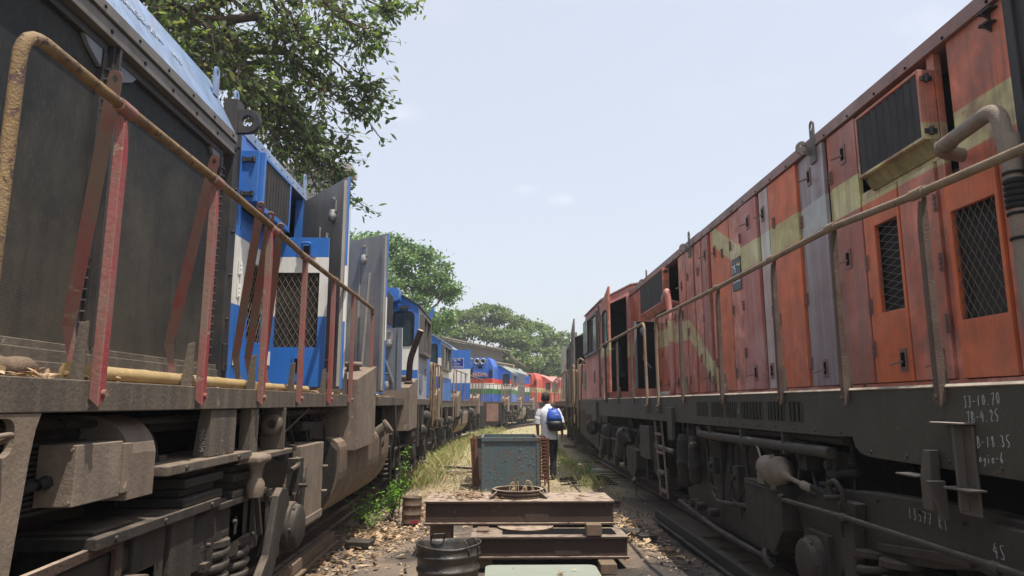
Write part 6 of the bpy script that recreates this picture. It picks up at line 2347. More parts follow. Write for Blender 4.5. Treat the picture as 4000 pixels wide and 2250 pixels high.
# ================================================================ leaves and grass
def leaf_mesh(name, pos, nrm, size, mat, aspect=.45, curl=.25, label=None, cat=None, kind='stuff', spin=None, axis=None):
    """many separate small folded leaves"""
    n = len(pos)
    pos = np.asarray(pos, float); nrm = np.asarray(nrm, float)
    nrm /= np.linalg.norm(nrm, axis=1)[:, None] + 1e-9
    if axis is None:
        axis = RNG.normal(size=(n, 3))
    a = axis - nrm * np.sum(axis * nrm, 1)[:, None]
    a /= np.linalg.norm(a, axis=1)[:, None] + 1e-9
    b = np.cross(nrm, a)
    size = np.broadcast_to(np.asarray(size, float), (n,))[:, None]
    L_, W_ = size, size * aspect
    V = np.empty((n, 6, 3))
    V[:, 0] = pos
    V[:, 1] = pos + a * L_ * .42 + b * W_ * .5 + nrm * L_ * curl * .25
    V[:, 2] = pos + a * L_ * .80 + b * W_ * .30 + nrm * L_ * curl * .2
    V[:, 3] = pos + a * L_
    V[:, 4] = pos + a * L_ * .80 - b * W_ * .30 + nrm * L_ * curl * .2
    V[:, 5] = pos + a * L_ * .42 - b * W_ * .5 + nrm * L_ * curl * .25
    F = np.array([[0, 1, 5, 5], [1, 2, 4, 5], [2, 3, 4, 4]])
    me = bpy.data.meshes.new(name)
    me.vertices.add(n * 6)
    me.vertices.foreach_set("co", V.reshape(-1))
    tri = np.array([0, 1, 5, 1, 2, 4, 5, 2, 3, 4])
    loops = (tri[None, :] + (np.arange(n) * 6)[:, None]).reshape(-1)
    me.loops.add(len(loops))
    me.loops.foreach_set("vertex_index", loops.astype(np.int32))
    st = (np.array([0, 3, 7])[None, :] + (np.arange(n) * 10)[:, None]).reshape(-1)
    me.polygons.add(n * 3)
    me.polygons.foreach_set("loop_start", st.astype(np.int32))
    me.polygons.foreach_set("loop_total", np.tile([3, 4, 3], n).astype(np.int32))
    me.update(calc_edges=True)
    me.validate()
    me.materials.append(mat)
    o = bpy.data.objects.new(name, me)
    COL.objects.link(o)
    return tag(o, label, cat, None, kind)

LM = leafmat('dry_leaf', [(.10, .062, .035), (.30, .20, .115), (.42, .30, .18), (.46, .36, .24), (.24, .14, .07), (.16, .10, .06)], trans=.12, rough=.65)
def scatter(n, fn, size, name, label):
    P_, N_, S_ = [], [], []
    while len(P_) < n:
        p = fn()
        if p is None: continue
        P_.append(p); N_.append((random.gauss(0, .28), random.gauss(0, .28), 1)); S_.append(size * random.choice((.35, .5, .7, .9, 1.1, 1.4)) * random.uniform(.8, 1.2))
    return leaf_mesh(name, P_, N_, np.array(S_), LM, .42, .22, label, 'leaves')
def patch(cx, cy, sx, sy, zf=lambda x, y: hgt(x, y)):
    def f():
        x, y = random.gauss(cx, sx), random.gauss(cy, sy)
        return (x, y, zf(x, y) + random.uniform(.004, .03))
    return f
fns = [(patch(-1.35, 8.6, .30, .75), 1700), (patch(-1.2, 10.6, .35, 1.0), 900), (patch(-1.6, 7.0, .2, .6), 500), (patch(-.7, 10.3, .35, .6), 800),
       (patch(1.55, 8.7, .17, .65), 800), (patch(1.35, 10.2, .14, .7), 420), (patch(1.75, 7.6, .12, .5), 220), (patch(.1, 11.2, .5, .4), 400), (patch(-.5, 14.2, .5, .9), 400),
       (lambda: (random.uniform(-1.9, 2.1), random.uniform(5.5, 13), .012), 500), (lambda: (random.uniform(-2, 2.2), random.uniform(13, 24), .02), 900)]
def pick():
    return random.choices([f for f, _ in fns], [w_ for _, w_ in fns])[0]()
scatter(5200, pick, .078, 'leaf_litter', 'dry fallen leaves scattered over the dirt path')
fns2 = [(patch(-1.65, 2.35, .08, .2, lambda x, y: 1.595), 160), (patch(-1.6, 6.2, .10, .35, lambda x, y: 1.592), 260), (patch(-1.62, 8.4, .1, .9, lambda x, y: 1.592), 320),
        (lambda: (random.uniform(-1.98, -1.5), random.uniform(2.3, 10.5), 1.60), 260), (patch(-.35, 7.52, .13, .13, lambda x, y: .551), 260), (patch(.23, 7.55, .11, .11, lambda x, y: .553), 150),
        (patch(.02, 7.35, .07, .05, lambda x, y: .551), 20), (lambda: (random.uniform(2.12, 2.6), random.uniform(3, 13), 1.60), 160), (patch(.9, 7.5, .08, .1, lambda x, y: .551), 12),
        (lambda: (random.uniform(-.05, .7), random.uniform(5.2, 5.5), .302), 7)]
def pick2():
    p = random.choices([f for f, _ in fns2], [w_ for _, w_ in fns2])[0]()
    if p[2] > 1.5 and not (-2.0 < p[0] < -1.47 or 2.12 < p[0] < 2.62): return None
    return p
scatter(1500, pick2, .055, 'leaf_litter', 'dry leaves lying on the walkways and on the steel beam')

SM = leafmat('small_stone', [(.03, .027, .025), (.09, .08, .07), (.16, .13, .11), (.05, .045, .04)], trans=0, rough=.9)
P_, N_, S_ = [], [], []
for _ in range(5200):
    if random.random() < .5:
        x, y = random.choice((-1.75, 1.95)) + random.gauss(0, .22), random.uniform(5.5, 20)
    else:
        x, y = random.uniform(-1.8, 2.1), random.uniform(5.4, 17)
    P_.append((x, y, hgt(x, y))); N_.append((random.gauss(0, .8), random.gauss(0, .8), 1)); S_.append(random.choice((.012, .018, .025, .04)) * random.uniform(.7, 1.3))
leaf_mesh('gravel', P_, N_, np.array(S_), SM, .8, 1.4, 'small dark stones and cinders strewn over the dirt', 'gravel')
mb = MB()
for _ in range(90):
    x, y = random.uniform(-1.7, 1.9), random.uniform(6, 14)
    a = random.uniform(0, 3.14)
    l = random.uniform(.05, .22)
    z = hgt(x, y) + .012
    mb.tube([(x, y, z), (x + l * .5 * math.cos(a), y + l * .5 * math.sin(a), z + .006), (x + l * math.cos(a + .3), y + l * math.sin(a + .3), z)], .004, 4)
o = part('twigs', mb, M['wood'])
tag(o, 'thin dry twigs strewn over the dirt path', 'twigs', None, 'stuff')
GM = leafmat('grass_blade', [(.09, .15, .03), (.17, .22, .06), (.40, .34, .16), (.50, .42, .24), (.12, .18, .04), (.36, .31, .15)], trans=.35, rough=.7)
def grass(n, fn, name, label, h=.28):
    P_, N_, A_, S_ = [], [], [], []
    for _ in range(n):
        x, y, k = fn()
        a = random.uniform(0, 6.28)
        P_.append((x, y, hgt(x, y) if y < 32 else 0))
        A_.append((math.cos(a) * .5, math.sin(a) * .5, 1))
        N_.append((math.cos(a + 1.2), math.sin(a + 1.2), .3))
        S_.append(h * k * random.uniform(.5, 1.3))
    return leaf_mesh(name, P_, N_, np.array(S_), GM, .055, .9, label, 'grass', axis=np.array(A_))
def gleft():
    y = 13 + 24 * random.random() ** 1.3
    w_ = 1.0 if random.random() < .75 else 1.6
    cxl = -1.6 + curve(y)
    return (cxl + abs(random.gauss(0, .36)) * w_ - .25, y, .4 + .5 * random.random())
def gright():
    y = 12.5 + 16 * random.random()
    return (1.95 + curve(y) - abs(random.gauss(0, .28)), y, .7)
def gmid():
    y = 15 + 32 * random.random()
    return (random.uniform(-1.3, 1.8) + curve(y), y, .55)
def gnear():
    a = random.random()
    if a < .5: return (-1.75 + random.gauss(0, .2), 8 + 5 * random.random(), .45)
    return (1.9 + random.gauss(0, .12), 9.5 + 4 * random.random(), .5)
grass(5200, gleft, 'tall_grass', 'tall half dry grass along the left track', .42)
grass(2200, gright, 'short_grass', 'short green grass along the right track', .26)
grass(4200, gmid, 'dry_grass', 'thin dry grass between the tracks farther along', .22)
grass(350, gnear, 'weeds', 'sparse grass blades at the edges of the dirt path', .2)

ST = leafmat('straw', [(.40, .31, .17), (.50, .42, .27), (.30, .22, .12), (.24, .17, .09)], trans=.1, rough=.8)
P_, N_, A_, S_ = [], [], [], []
for _ in range(3600):
    x, y = (random.gauss(-.9, .5), random.uniform(11, 19)) if random.random() < .6 else (random.uniform(-1.6, 1.8), random.uniform(10.5, 26))
    a = random.uniform(0, 6.28)
    P_.append((x, y, hgt(x, y) + random.uniform(.004, .03))); N_.append((random.gauss(0, .2), random.gauss(0, .2), 1)); A_.append((math.cos(a), math.sin(a), random.uniform(0, .35))); S_.append(random.uniform(.08, .26))
leaf_mesh('straw', P_, N_, np.array(S_), ST, .05, .6, 'dry straw flattened on the dirt beyond the beams', 'straw', axis=np.array(A_))
# leafy weeds
WM = leafmat('weed_leaf', [(.06, .16, .02), (.13, .27, .035), (.20, .36, .06), (.09, .20, .03)], trans=.4)
def weed(name, label, x, y, stems, h, spread, lean=(0, 0), lsize=.045):
    t = thing(name, label, 'plant', (x, y, 0), 'green weeds beside the left track')
    mb = MB()
    P_, N_, S_ = [], [], []
    for k in range(stems):
        a = random.uniform(0, 6.28)
        hh = h * random.uniform(.45, 1.0)
        d = Vector((math.cos(a) * spread * random.uniform(.2, 1) + lean[0] * hh, math.sin(a) * spread * random.uniform(.2, 1) + lean[1] * hh, 0))
        pts = [Vector((x, y, 0)) + d * (q / 7) ** 1.3 + Vector((0, 0, hh * q / 7)) for q in range(8)]
        mb.tube(pts, [.007 * (1 - q / 9) for q in range(8)], 5)
        for q in range(int(hh / .014)):
            u = random.uniform(.12, 1) ** .8 * 7
            i = min(6, int(u))
            p = pts[i].lerp(pts[i + 1], u - i)
            side = Vector((random.gauss(0, 1), random.gauss(0, 1), random.gauss(.3, .4))).normalized()
            off = side * random.uniform(0, .10) * (1.2 - u / 9)
            P_.append(p + off); N_.append((random.gauss(0, .5), random.gauss(0, .5), 1)); S_.append(lsize * random.uniform(.6, 1.2))
    part('stem', mb, M['bark'], t)
    o = leaf_mesh('foliage', [tuple(Vector(p) - Vector((x, y, 0))) for p in P_], N_, np.array(S_), WM, .6, .3, None, None, None)
    o.parent = t
    return t
weed('weed_bush', 'bright green leafy weed with one tall upright shoot beside the fuel tank', -1.42, 9.75, 13, .62, .30, (.1, 0), .05)
weed('weed_shoot', 'tall thin feathery weed shoot leaning over the bush', -1.36, 9.95, 3, 1.0, .10, (.04, 0), .045)
weed('weed_bush', 'darker spreading weed in front of the bright bush', -1.72, 9.15, 12, .40, .38, (.05, -.1), .05)
weed('weed_bush', 'low weed with small leaves among the fallen leaves on the left', -1.52, 8.75, 8, .26, .30, (0, 0), .04)
weed('weed_clump', 'green weed clump beside the right track', 1.85, 14.6, 10, .34, .3, (0, 0), .05)
weed('weed_clump', 'smaller weed clump at the right track nearer the man', 1.7, 16.4, 8, .3, .25, (0, 0), .05)

# ================================================================ trees
def limb(mb, a, b, r0, r1, wob=.06, k=8):
    a, b = Vector(a), Vector(b)
    L_ = (b - a).length
    pts = []
    for i in range(k + 1):
        t_ = i / k
        p = a.lerp(b, t_)
        if 0 < i < k: p += Vector((random.gauss(0, wob), random.gauss(0, wob), random.gauss(0, wob))) * L_ * .35
        pts.append(p)
    mb.tube(pts, [r0 + (r1 - r0) * i / k for i in range(k + 1)], 7)
    return pts
HL = leafmat('fig_leaf', [(.050, .075, .024), (.080, .112, .036), (.085, .125, .035), (.15, .22, .05), (.055, .075, .04), (.085, .11, .06), (.20, .27, .06), (.16, .13, .06)], trans=.40, rough=.38)
def hanging_tree():
    t = thing('fig_tree', 'large leafy tree hanging over the left locomotives, its trunk out of view', 'tree', (-9.5, 9.5, 0))
    mb = MB()
    limb(mb, (-9.5, 9.5, 0), (-8.6, 9.4, 6.4), .42, .30, .02)
    tr = part('trunk', mb, M['bark'], t)
    P_, A_ = [], []
    # main limbs: (start, end) read off the photograph and set at their own depth
    ends = [((430, -120), (870, 300), 9.0), ((520, -60), (1180, 520), 9.6), ((640, -200), (1290, 250), 9.3), ((700, -260), (1440, 330), 9.8), ((780, -330), (1490, 30), 9.6),
            ((600, -100), (980, 330), 8.6), ((760, 60), (1240, 660), 10.0), ((880, 150), (1270, 560), 10.3), ((560, -160), (760, 180), 8.5), ((820, -250), (1420, 110), 9.0), ((880, 260), (1220, 700), 9.5), ((1000, 330), (1330, 700), 10.4),
            ((480, -260), (700, 60), 9.4), ((700, -100), (1080, 250), 9.8), ((960, -150), (1180, 150), 8.8), ((940, 330), (1290, 640), 9.9), ((1050, 250), (1310, 740), 10.2), ((900, 120), (1130, 600), 9.5), ((1120, 200), (1380, 420), 9.6), ((1150, -80), (1430, 150), 9.5), ((1020, 60), (1270, 400), 9.2)]
    mb = MB()
    root = Vector((-8.6, 9.4, 6.4))
    for (a, b, Y) in ends:
        A, B = at(*a, Y), at(*b, Y + .3)
        limb(mb, root, A, .12, .06, .05)
        pts = limb(mb, A, B, .045, .012, .10, 10)
        L_ = (B - A).length
        for i in range(1, len(pts)):
            for q in range(random.choice((3, 4, 5))):       # twigs, many of them drooping
                o_ = pts[i]
                d = (B - A).normalized() * .5 + Vector((random.gauss(0, .6), random.gauss(0, .6), random.gauss(-.12, .5)))
                tw = limb(mb, o_, o_ + d.normalized() * random.uniform(.25, .75), .008, .003, .12, 4)
                for j in range(1, len(tw)):
                    for _ in range(3):
                        P_.append(tw[j] + Vector((random.gauss(0, .05), random.gauss(0, .05), random.gauss(0, .05))))
                        A_.append(d.normalized() * .6 + Vector((random.gauss(0, .6), random.gauss(0, .6), random.gauss(-.55, .5))))
    # the tip shoots that stick out on the right
    for (a, b, Y) in [((1440, 330), (1510, 420), 9.8), ((1420, 330), (1450, 455), 9.8), ((1490, 30), (1640, 2), 9.6), ((1500, 20), (1520, 40), 9.6), ((1330, 560), (1345, 580), 10.3), ((1300, 640), (1340, 690), 10.4), ((1440, 200), (1470, 190), 9.6), ((1400, 280), (1440, 350), 9.8)]:
        A, B = at(*a, Y), at(*b, Y)
        pts = limb(mb, A, B, .012, .004, .1, 6)
        for p in pts:
            for _ in range(14):
                P_.append(p + Vector((random.gauss(0, .09), random.gauss(0, .09), random.gauss(0, .09))))
                A_.append(Vector((random.gauss(.2, .6), random.gauss(0, .6), random.gauss(-.6, .5))))
    part('limb', mb, M['bark'], t)
    n = len(P_)
    ax = np.array([tuple(a) for a in A_])
    nr = RNG.normal(size=(n, 3)) * .7 + np.array([0.2, 0, .8])
    o = leaf_mesh('foliage', [tuple(p - Vector((-9.5, 9.5, 0))) for p in P_], nr, RNG.uniform(.055, .165, n), HL, .42, .25, None, None, None, axis=ax)
    o.parent = t
    return t
hanging_tree()

def crown_tree(name, label, base, th, lobes, mat, leaf, per, flat=.55, trunk_r=.35, seed=1, group='trees beyond the yard'):
    """tree with lobes = [(dx, dy, z, rx, rz)] of leaf clumps"""
    rg = np.random.default_rng(seed)
    t = thing(name, label, 'tree', base, group)
    mb = MB()
    bx, by, bz = base
    limb(mb, (bx, by, bz), (bx, by, th), trunk_r, trunk_r * .6, .02)
    P_, N_ = [], []
    for (dx, dy, z, rx, rz) in lobes:
        limb(mb, (bx, by, th * .8), (bx + dx, by + dy, z - rz * .3), trunk_r * .35, .05, .07)
        m = int(per * rx * rx)
        # sub clumps over the upper shell of the lobe
        nc = max(8, int(rx * rx * 5))
        d = rg.normal(size=(nc, 3)); d /= np.linalg.norm(d, axis=1)[:, None]
        d[:, 2] = np.abs(d[:, 2]) * 1.1 - .35
        rr = rg.uniform(.72, 1.02, nc)[:, None]
        cc = np.array([dx, dy, z]) + d * rr * np.array([rx, rx, rz])
        ks = rg.integers(0, nc, m)
        sp = .30 * (rx / 2) ** .5
        off = rg.normal(size=(m, 3)) * np.array([sp, sp, sp * flat])
        P_.append(cc[ks] + off)
        N_.append(rg.normal(size=(m, 3)) * .6 + d[ks] * .5 + np.array([0, 0, .55]))
    part('trunk', mb, M['bark'], t)
    P_ = np.concatenate(P_); N_ = np.concatenate(N_)
    P_[:, 2] -= bz
    o = leaf_mesh('crown', P_, N_, rg.uniform(.7, 1.3, len(P_)) * leaf, mat, .6, .3, None, None, None, axis=rg.normal(size=(len(P_), 3)))
    o.parent = t
    return t
T1 = leafmat('mango_leaf', [(.05, .095, .026), (.085, .155, .04), (.13, .22, .065), (.19, .28, .11)], trans=.3, rough=.4)
T2 = leafmat('rain_tree_leaf', [(.05, .09, .024), (.09, .14, .036), (.145, .195, .05), (.21, .25, .08)], trans=.3, rough=.5)
T3 = leafmat('yellowish_leaf', [(.05, .10, .028), (.10, .165, .045), (.17, .235, .065), (.27, .27, .10)], trans=.3, rough=.5)
crown_tree('mango_tree', 'dense round green tree behind the first blue cab', (-6.2, 40, 0), 5, [(-.9, 0, 10.0, 2.3, 2.0), (1.2, .4, 9.6, 2.0, 1.9), (-.2, -.6, 8.4, 2.4, 2.2), (2.2, 0, 7.9, 1.8, 1.7), (2.0, -.8, 6.2, 2.0, 1.8), (.3, -1, 5.6, 2.3, 2.0), (-3.0, 0, 8.6, 2.2, 2.4), (3.0, .6, 8.4, 1.1, .8), (-2.5, 0, 5.2, 2.4, 2.2)], T1, .22, 620, .6, .4, 2)
crown_tree('rain_tree', 'wide flat topped tree with layered crown beyond the shed', (-1.2, 76, 0), 5, [(-3.0, 0, 10.5, 2.6, 1.3), (0, 0, 11.1, 2.8, 1.3), (2.2, 0, 10.2, 2.4, 1.2), (-1.5, -2, 8.8, 2.6, 1.2), (1.6, -2, 8.3, 2.8, 1.2), (-4.2, -1, 8.6, 2.0, 1.2), (3.6, -1, 8.0, 2.0, 1.1), (-2.6, -2.5, 6.6, 2.6, 1.3), (1.0, -3, 6.2, 3.0, 1.3), (3.6, -2, 5.8, 2.2, 1.2), (-4.4, -2, 5.6, 2.4, 1.5)], T2, .34, 330, .45, .45, 3)
crown_tree('yellow_green_tree', 'taller yellow green tree at the far end of the tracks', (4.6, 82, 0), 5, [(0, 0, 9.6, 2.4, 1.8), (1.9, 0, 8.0, 2.2, 2.0), (-2.0, 0, 8.8, 2.0, 1.6), (0, -1, 6.6, 2.8, 2.2), (2.6, -1, 5.2, 2.2, 2.2), (-2.4, -1, 5.6, 2.4, 2.2), (3.4, 0, 9.2, .9, .9), (1.0, -1, 3.5, 3.0, 2.0)], T3, .32, 380, .6, .4, 4)
crown_tree('dark_green_tree', 'darker bushy tree between the red locomotive and the yellow green one', (8.2, 88, 0), 4, [(0, 0, 7.2, 2.4, 2.0), (-1.8, 0, 5.0, 2.6, 2.2), (1.8, 0, 5.4, 2.6, 2.4), (-.5, -1, 3.2, 3.0, 2.0), (-3.5, 0, 3.6, 2.4, 2.4)], T1, .34, 330, .6, .35, 5)
crown_tree('dark_green_tree', 'low dark tree filling the gap behind the shed roof', (-8.5, 64, 0), 4, [(0, 0, 7.0, 2.6, 2.2), (2.4, 0, 6.0, 2.4, 2.0), (4.2, 0, 5.0, 2.0, 2.0), (-2.5, 0, 6.2, 2.6, 2.2), (2.0, -1, 3.6, 3.0, 2.2)], T1, .30, 380, .6, .35, 6)

# ================================================================ shed and the building behind the fig tree
SH = thing('shed', 'long corrugated workshop shed behind the left locomotives', 'shed', (-3.6, 56, 0))
def corr(mb, a, b, z0, z1, n, amp, nn):
    a, b = Vector(a), Vector(b)
    vs = []
    for i in range(n + 1):
        p = a.lerp(b, i / n) + nn * (amp if i % 2 else -amp)
        vs += [(p.x, p.y, z0), (p.x, p.y, z1)]
    return mb.add(vs, [(2 * i, 2 * i + 2, 2 * i + 3, 2 * i + 1) for i in range(n)])
d = Vector((4.06, 10.6, 0)).normalized()
nn = Vector((d.y, -d.x, 0))
A0 = Vector((-3.6, 56, 0)) - d * 9
B0 = Vector((.46, 66.6, 0)) + d * .0
mb = MB(); corr(mb, A0, B0, 5.3, 6.45, 90, .05, nn)
part('upper_wall', mb, weathered('grey_corrugated_sheet', (.16, .155, .15), grime=.3, streak=.4, dust=0), SH)
mb = MB(); corr(mb, A0 + nn * .9, B0 + nn * .9 + d * 1.0, 0.0, 5.1, 90, .05, nn)
part('lower_wall', mb, weathered('tan_corrugated_sheet', (.36, .29, .20), grime=.3, streak=.5, streak_col=(.15, .12, .09), dust=0), SH)
mb = MB()
a_, b_ = A0 - nn * .15, B0 - nn * .15 + d * .3
for o0, z0, o1, z1 in ((-.2, 6.55, 1.0, 6.42), (.0, 5.32, 1.35, 5.05)):
    p = [a_ + nn * o0, b_ + nn * o0, b_ + nn * o1, a_ + nn * o1]
    zz = [z0, z0, z1, z1]
    vs = [(q.x, q.y, z) for q, z in zip(p, zz)] + [(q.x, q.y, z + .08) for q, z in zip(p, zz)]
    mb.add(vs, [(3, 2, 1, 0), (4, 5, 6, 7), (0, 1, 5, 4), (1, 2, 6, 5), (2, 3, 7, 6), (3, 0, 4, 7)])
part('roof', mb, weathered('dusty_roof_sheet', (.30, .27, .23), grime=.3, streak=.2), SH)
mb = MB()
e = B0 + d * .25
mb.bar((e.x - nn.x * .2, e.y - nn.y * .2, 6.45), (e.x + nn.x * 2.2, e.y + nn.y * 2.2, 4.9), .3, .2)
part('gable_edge', mb, weathered('rusty_brown_sheet', (.13, .08, .06)), SH)
mb = MB()
mb.box(-14, -3.75, 16.5, 17.0, 0, 7.15)
mb.box(-14.2, -3.62, 16.35, 17.1, 7.15, 7.34)
mb.box(-14, -6.3, 17.0, 24, 0, 7.1)
BL = thing('concrete_building', 'grey concrete building with a roof ledge half hidden behind the fig tree', 'building', (-8, 18, 0))
part('wall', mb, weathered('grey_concrete', (.40, .38, .35), dirt=(.2, .19, .17), grime=.4, streak=.5, dust=0), BL)
mb = MB()
for k in range(4):
    mb.box(-12.6 + 2.3 * k, -11.4 + 2.3 * k, 16.47, 16.5, 4.6, 6.0)
part('window', mb, M['glass'], BL)

# ================================================================ the man with the backpack
def smooth_mesh(name, verts, edges, radii, mat, parent, sub=2, root=0):
    me = bpy.data.meshes.new(name)
    b = BASE[parent.name]
    me.from_pydata([(v[0] - b.x, v[1] - b.y, v[2] - b.z) for v in verts], edges, [])
    me.materials.append(mat)
    o = bpy.data.objects.new(name, me)
    COL.objects.link(o)
    md = o.modifiers.new("skin", 'SKIN')
    md.use_smooth_shade = True
    for i, r in enumerate(radii):
        rr = r if isinstance(r, tuple) else (r, r)
        me.skin_vertices[0].data[i].radius = rr
        me.skin_vertices[0].data[i].use_root = (i == root)
    s = o.modifiers.new("sub", 'SUBSURF')
    s.levels = s.render_levels = sub
    o.parent = parent
    BASE[o.name] = b
    return o

def loft(mb, rings, n=20, mi=0, caps=False):
    """rings = [(cx, cy, z, rx, ry)] or with tilt vectors"""
    vs = []
    for (x, y, z, rx, ry, *tl) in rings:
        tx, ty = tl if tl else (0, 0)
        for j in range(n):
            a = 2 * math.pi * j / n
            ca, sa = math.cos(a), math.sin(a)
            e = .85
            px, py = rx * math.copysign(abs(ca) ** e, ca), ry * math.copysign(abs(sa) ** e, sa)
            vs.append((x + px, y + py, z + tx * px + ty * py))
    k = len(rings)
    fs = [(i * n + j, i * n + (j + 1) % n, (i + 1) * n + (j + 1) % n, (i + 1) * n + j) for i in range(k - 1) for j in range(n)]
    if caps:
        fs += [tuple(reversed(range(n))), tuple((k - 1) * n + j for j in range(n))]
    return mb.add(vs, fs, mi, True)

PX, PY = 1.07, 14.55
PM = thing('person', 'man walking away along the path in a white short sleeved shirt and dark trousers', 'person', (PX, PY, 0))
SKIN = plain('brown_skin', (.22, .105, .062), .5, .35, .08, 20)
SHIRT = plain('white_cotton', (.64, .65, .68), .8, .2, .06, 6, bump=.35)
TROU = plain('dark_navy_trousers', (.012, .013, .018), .7, .25, .3, 8, bump=.3)
x, y = PX, PY
V = [(x, y, .90), (x, y, 1.06), (x - .01, y, 1.22), (x - .02, y - .005, 1.36), (x - .045, y + .01, 1.455), (x - .065, y + .03, 1.53), (x - .075, y + .035, 1.60), (x - .075, y + .03, 1.67),
     # left arm 8..: shoulder, elbow, wrist, palm
     (x - .19, y, 1.36), (x - .25, y - .01, 1.10), (x - .235, y + .05, .875), (x - .225, y + .065, .80),
     # right arm 12..
     (x + .165, y, 1.36), (x + .245, y - .02, 1.11), (x + .27, y + .06, .90), (x + .268, y + .08, .825),
     # left leg 16..
     (x - .09, y, .84), (x - .075, y + .10, .48), (x - .06, y + .14, .09), (x - .055, y + .26, .05),
     # right leg 20..
     (x + .085, y, .84), (x + .075, y - .01, .47), (x + .06, y - .09, .09), (x + .065, y + .04, .045)]
E_ = [(0, 1), (1, 2), (2, 3), (3, 4), (4, 5), (5, 6), (6, 7), (3, 8), (8, 9), (9, 10), (10, 11), (3, 12), (12, 13), (13, 14), (14, 15), (0, 16), (16, 17), (17, 18), (18, 19), (0, 20), (20, 21), (21, 22), (22, 23)]
rad = [(.15, .11), (.14, .10), (.155, .105), (.15, .09), .055, .062, .082, .066, .058, .042, .030, .034, .058, .042, .030, .034, .085, .055, .040, .038, .085, .055, .040, .038]
for (wi, ox) in ((11, -1), (15, 1)):           # fingers and thumb rooted in the palm
    w_ = Vector(V[wi])
    for f, dy in enumerate((-.030, -.010, .010, .028)):
        ln = (.062, .075, .070, .055)[f]
        a = len(V)
        V += [(w_.x, w_.y + dy, w_.z - .035), (w_.x - ox * .006, w_.y + dy + .004, w_.z - .035 - ln * .55), (w_.x - ox * .022, w_.y + dy + .006, w_.z - .035 - ln)]
        E_ += [(wi, a), (a, a + 1), (a + 1, a + 2)]
        rad += [.010, .0085, .007]
    a = len(V)
    V += [(w_.x - ox * .012, w_.y + .034, w_.z + .0), (w_.x - ox * .024, w_.y + .052, w_.z - .035)]
    E_ += [(wi, a), (a, a + 1)]
    rad += [.011, .008]
body = smooth_mesh('body', V, E_, rad, SKIN, PM, 2)
# face, ears: head faces away, turned slightly left
hx, hy, hz = x - .075, y + .035, 1.625
mb = MB()
loft(mb, [(hx, hy + .005, hz - .115, .035, .04), (hx, hy + .01, hz - .10, .055, .065), (hx, hy + .005, hz - .05, .072, .088), (hx, hy, hz, .077, .097), (hx, hy - .002, hz + .05, .075, .096), (hx, hy - .005, hz + .09, .055, .075), (hx, hy - .005, hz + .108, .02, .03)], 18, 0, True)
mb.lathe((hx - .012, hy + .094, hz - .025), (0, .6, -1), [(-.02, .004), (.0, .012), (.018, .016), (.026, .0)], 8)
for sx in (-1, 1):
    mb.lathe((hx + sx * .076, hy - .005, hz - .015), (sx, -.5, 0), [(0, .022), (.008, .028), (.012, .02), (.006, 0)], 10)
    mb.lathe((hx + sx * .03, hy + .088, hz + .005), (0, 1, 0), [(0, .012), (.006, .008), (.008, 0)], 8)
mb.box(hx - .022, hx + .022, hy + .085, hy + .092, hz - .068, hz - .060)
part('head', mb, SKIN, PM)
mb = MB()
rh = random.Random(2)
loft(mb, [(hx, hy - .022, hz - .055, .074, .075), (hx, hy - .022, hz - .01, .083, .084), (hx, hy - .012, hz + .05, .084, .102), (hx, hy - .006, hz + .095, .066, .086), (hx, hy - .004, hz + .122, .025, .035), (hx, hy - .004, hz + .125, .003, .003)], 18, 0, True)
part('hair', mb, plain('black_hair', (.012, .011, .011), .55, .4, .4, 60, bump=.8), PM)
mb = MB()
loft(mb, [(x + .005, y - .0, .79, .175, .135, -.04, 0), (x + .005, y, .84, .178, .135), (x, y, .95, .170, .125), (x - .005, y, 1.06, .168, .122), (x - .01, y - .005, 1.2, .186, .128), (x - .015, y - .005, 1.32, .203, .12), (x - .018, y, 1.385, .19, .105), (x - .025, y + .005, 1.43, .12, .085), (x - .04, y + .015, 1.465, .068, .068), (x - .045, y + .02, 1.50, .062, .062), (x - .045, y + .02, 1.492, .052, .052)], 24)
for (a, b, c) in (((x - .165, y, 1.385), (x - .225, y - .005, 1.24), (x - .247, y - .01, 1.10)), ((x + .135, y, 1.385), (x + .21, y - .01, 1.24), (x + .245, y - .02, 1.115))):
    pts = bend([a, b, c], .05)
    mb.tube(pts, [.075 + .004 * math.sin(i * 1.3) for i in range(len(pts))], 16, cap=False)
part('shirt', mb, SHIRT, PM)
mb = MB()
loft(mb, [(x, y, .74, .168, .125), (x, y, .80, .172, .13), (x, y, .90, .162, .12), (x, y, .96, .155, .115)], 24, 0, True)
for pts, rr in (([(x - .085, y, .84), (x - .08, y + .05, .66), (x - .075, y + .10, .48), (x - .066, y + .125, .28), (x - .06, y + .14, .075)], [.094, .088, .075, .068, .066]),
                ([(x + .082, y, .84), (x + .08, y - .002, .66), (x + .075, y - .01, .47), (x + .066, y - .05, .28), (x + .06, y - .085, .07)], [.094, .088, .075, .068, .066])):
    mb.tube(bend(pts, .1), [np.interp(i, np.linspace(0, 23, 5), rr) for i in range(len(bend(pts, .1)))], 16)
part('trousers', mb, TROU, PM)
mb = MB()
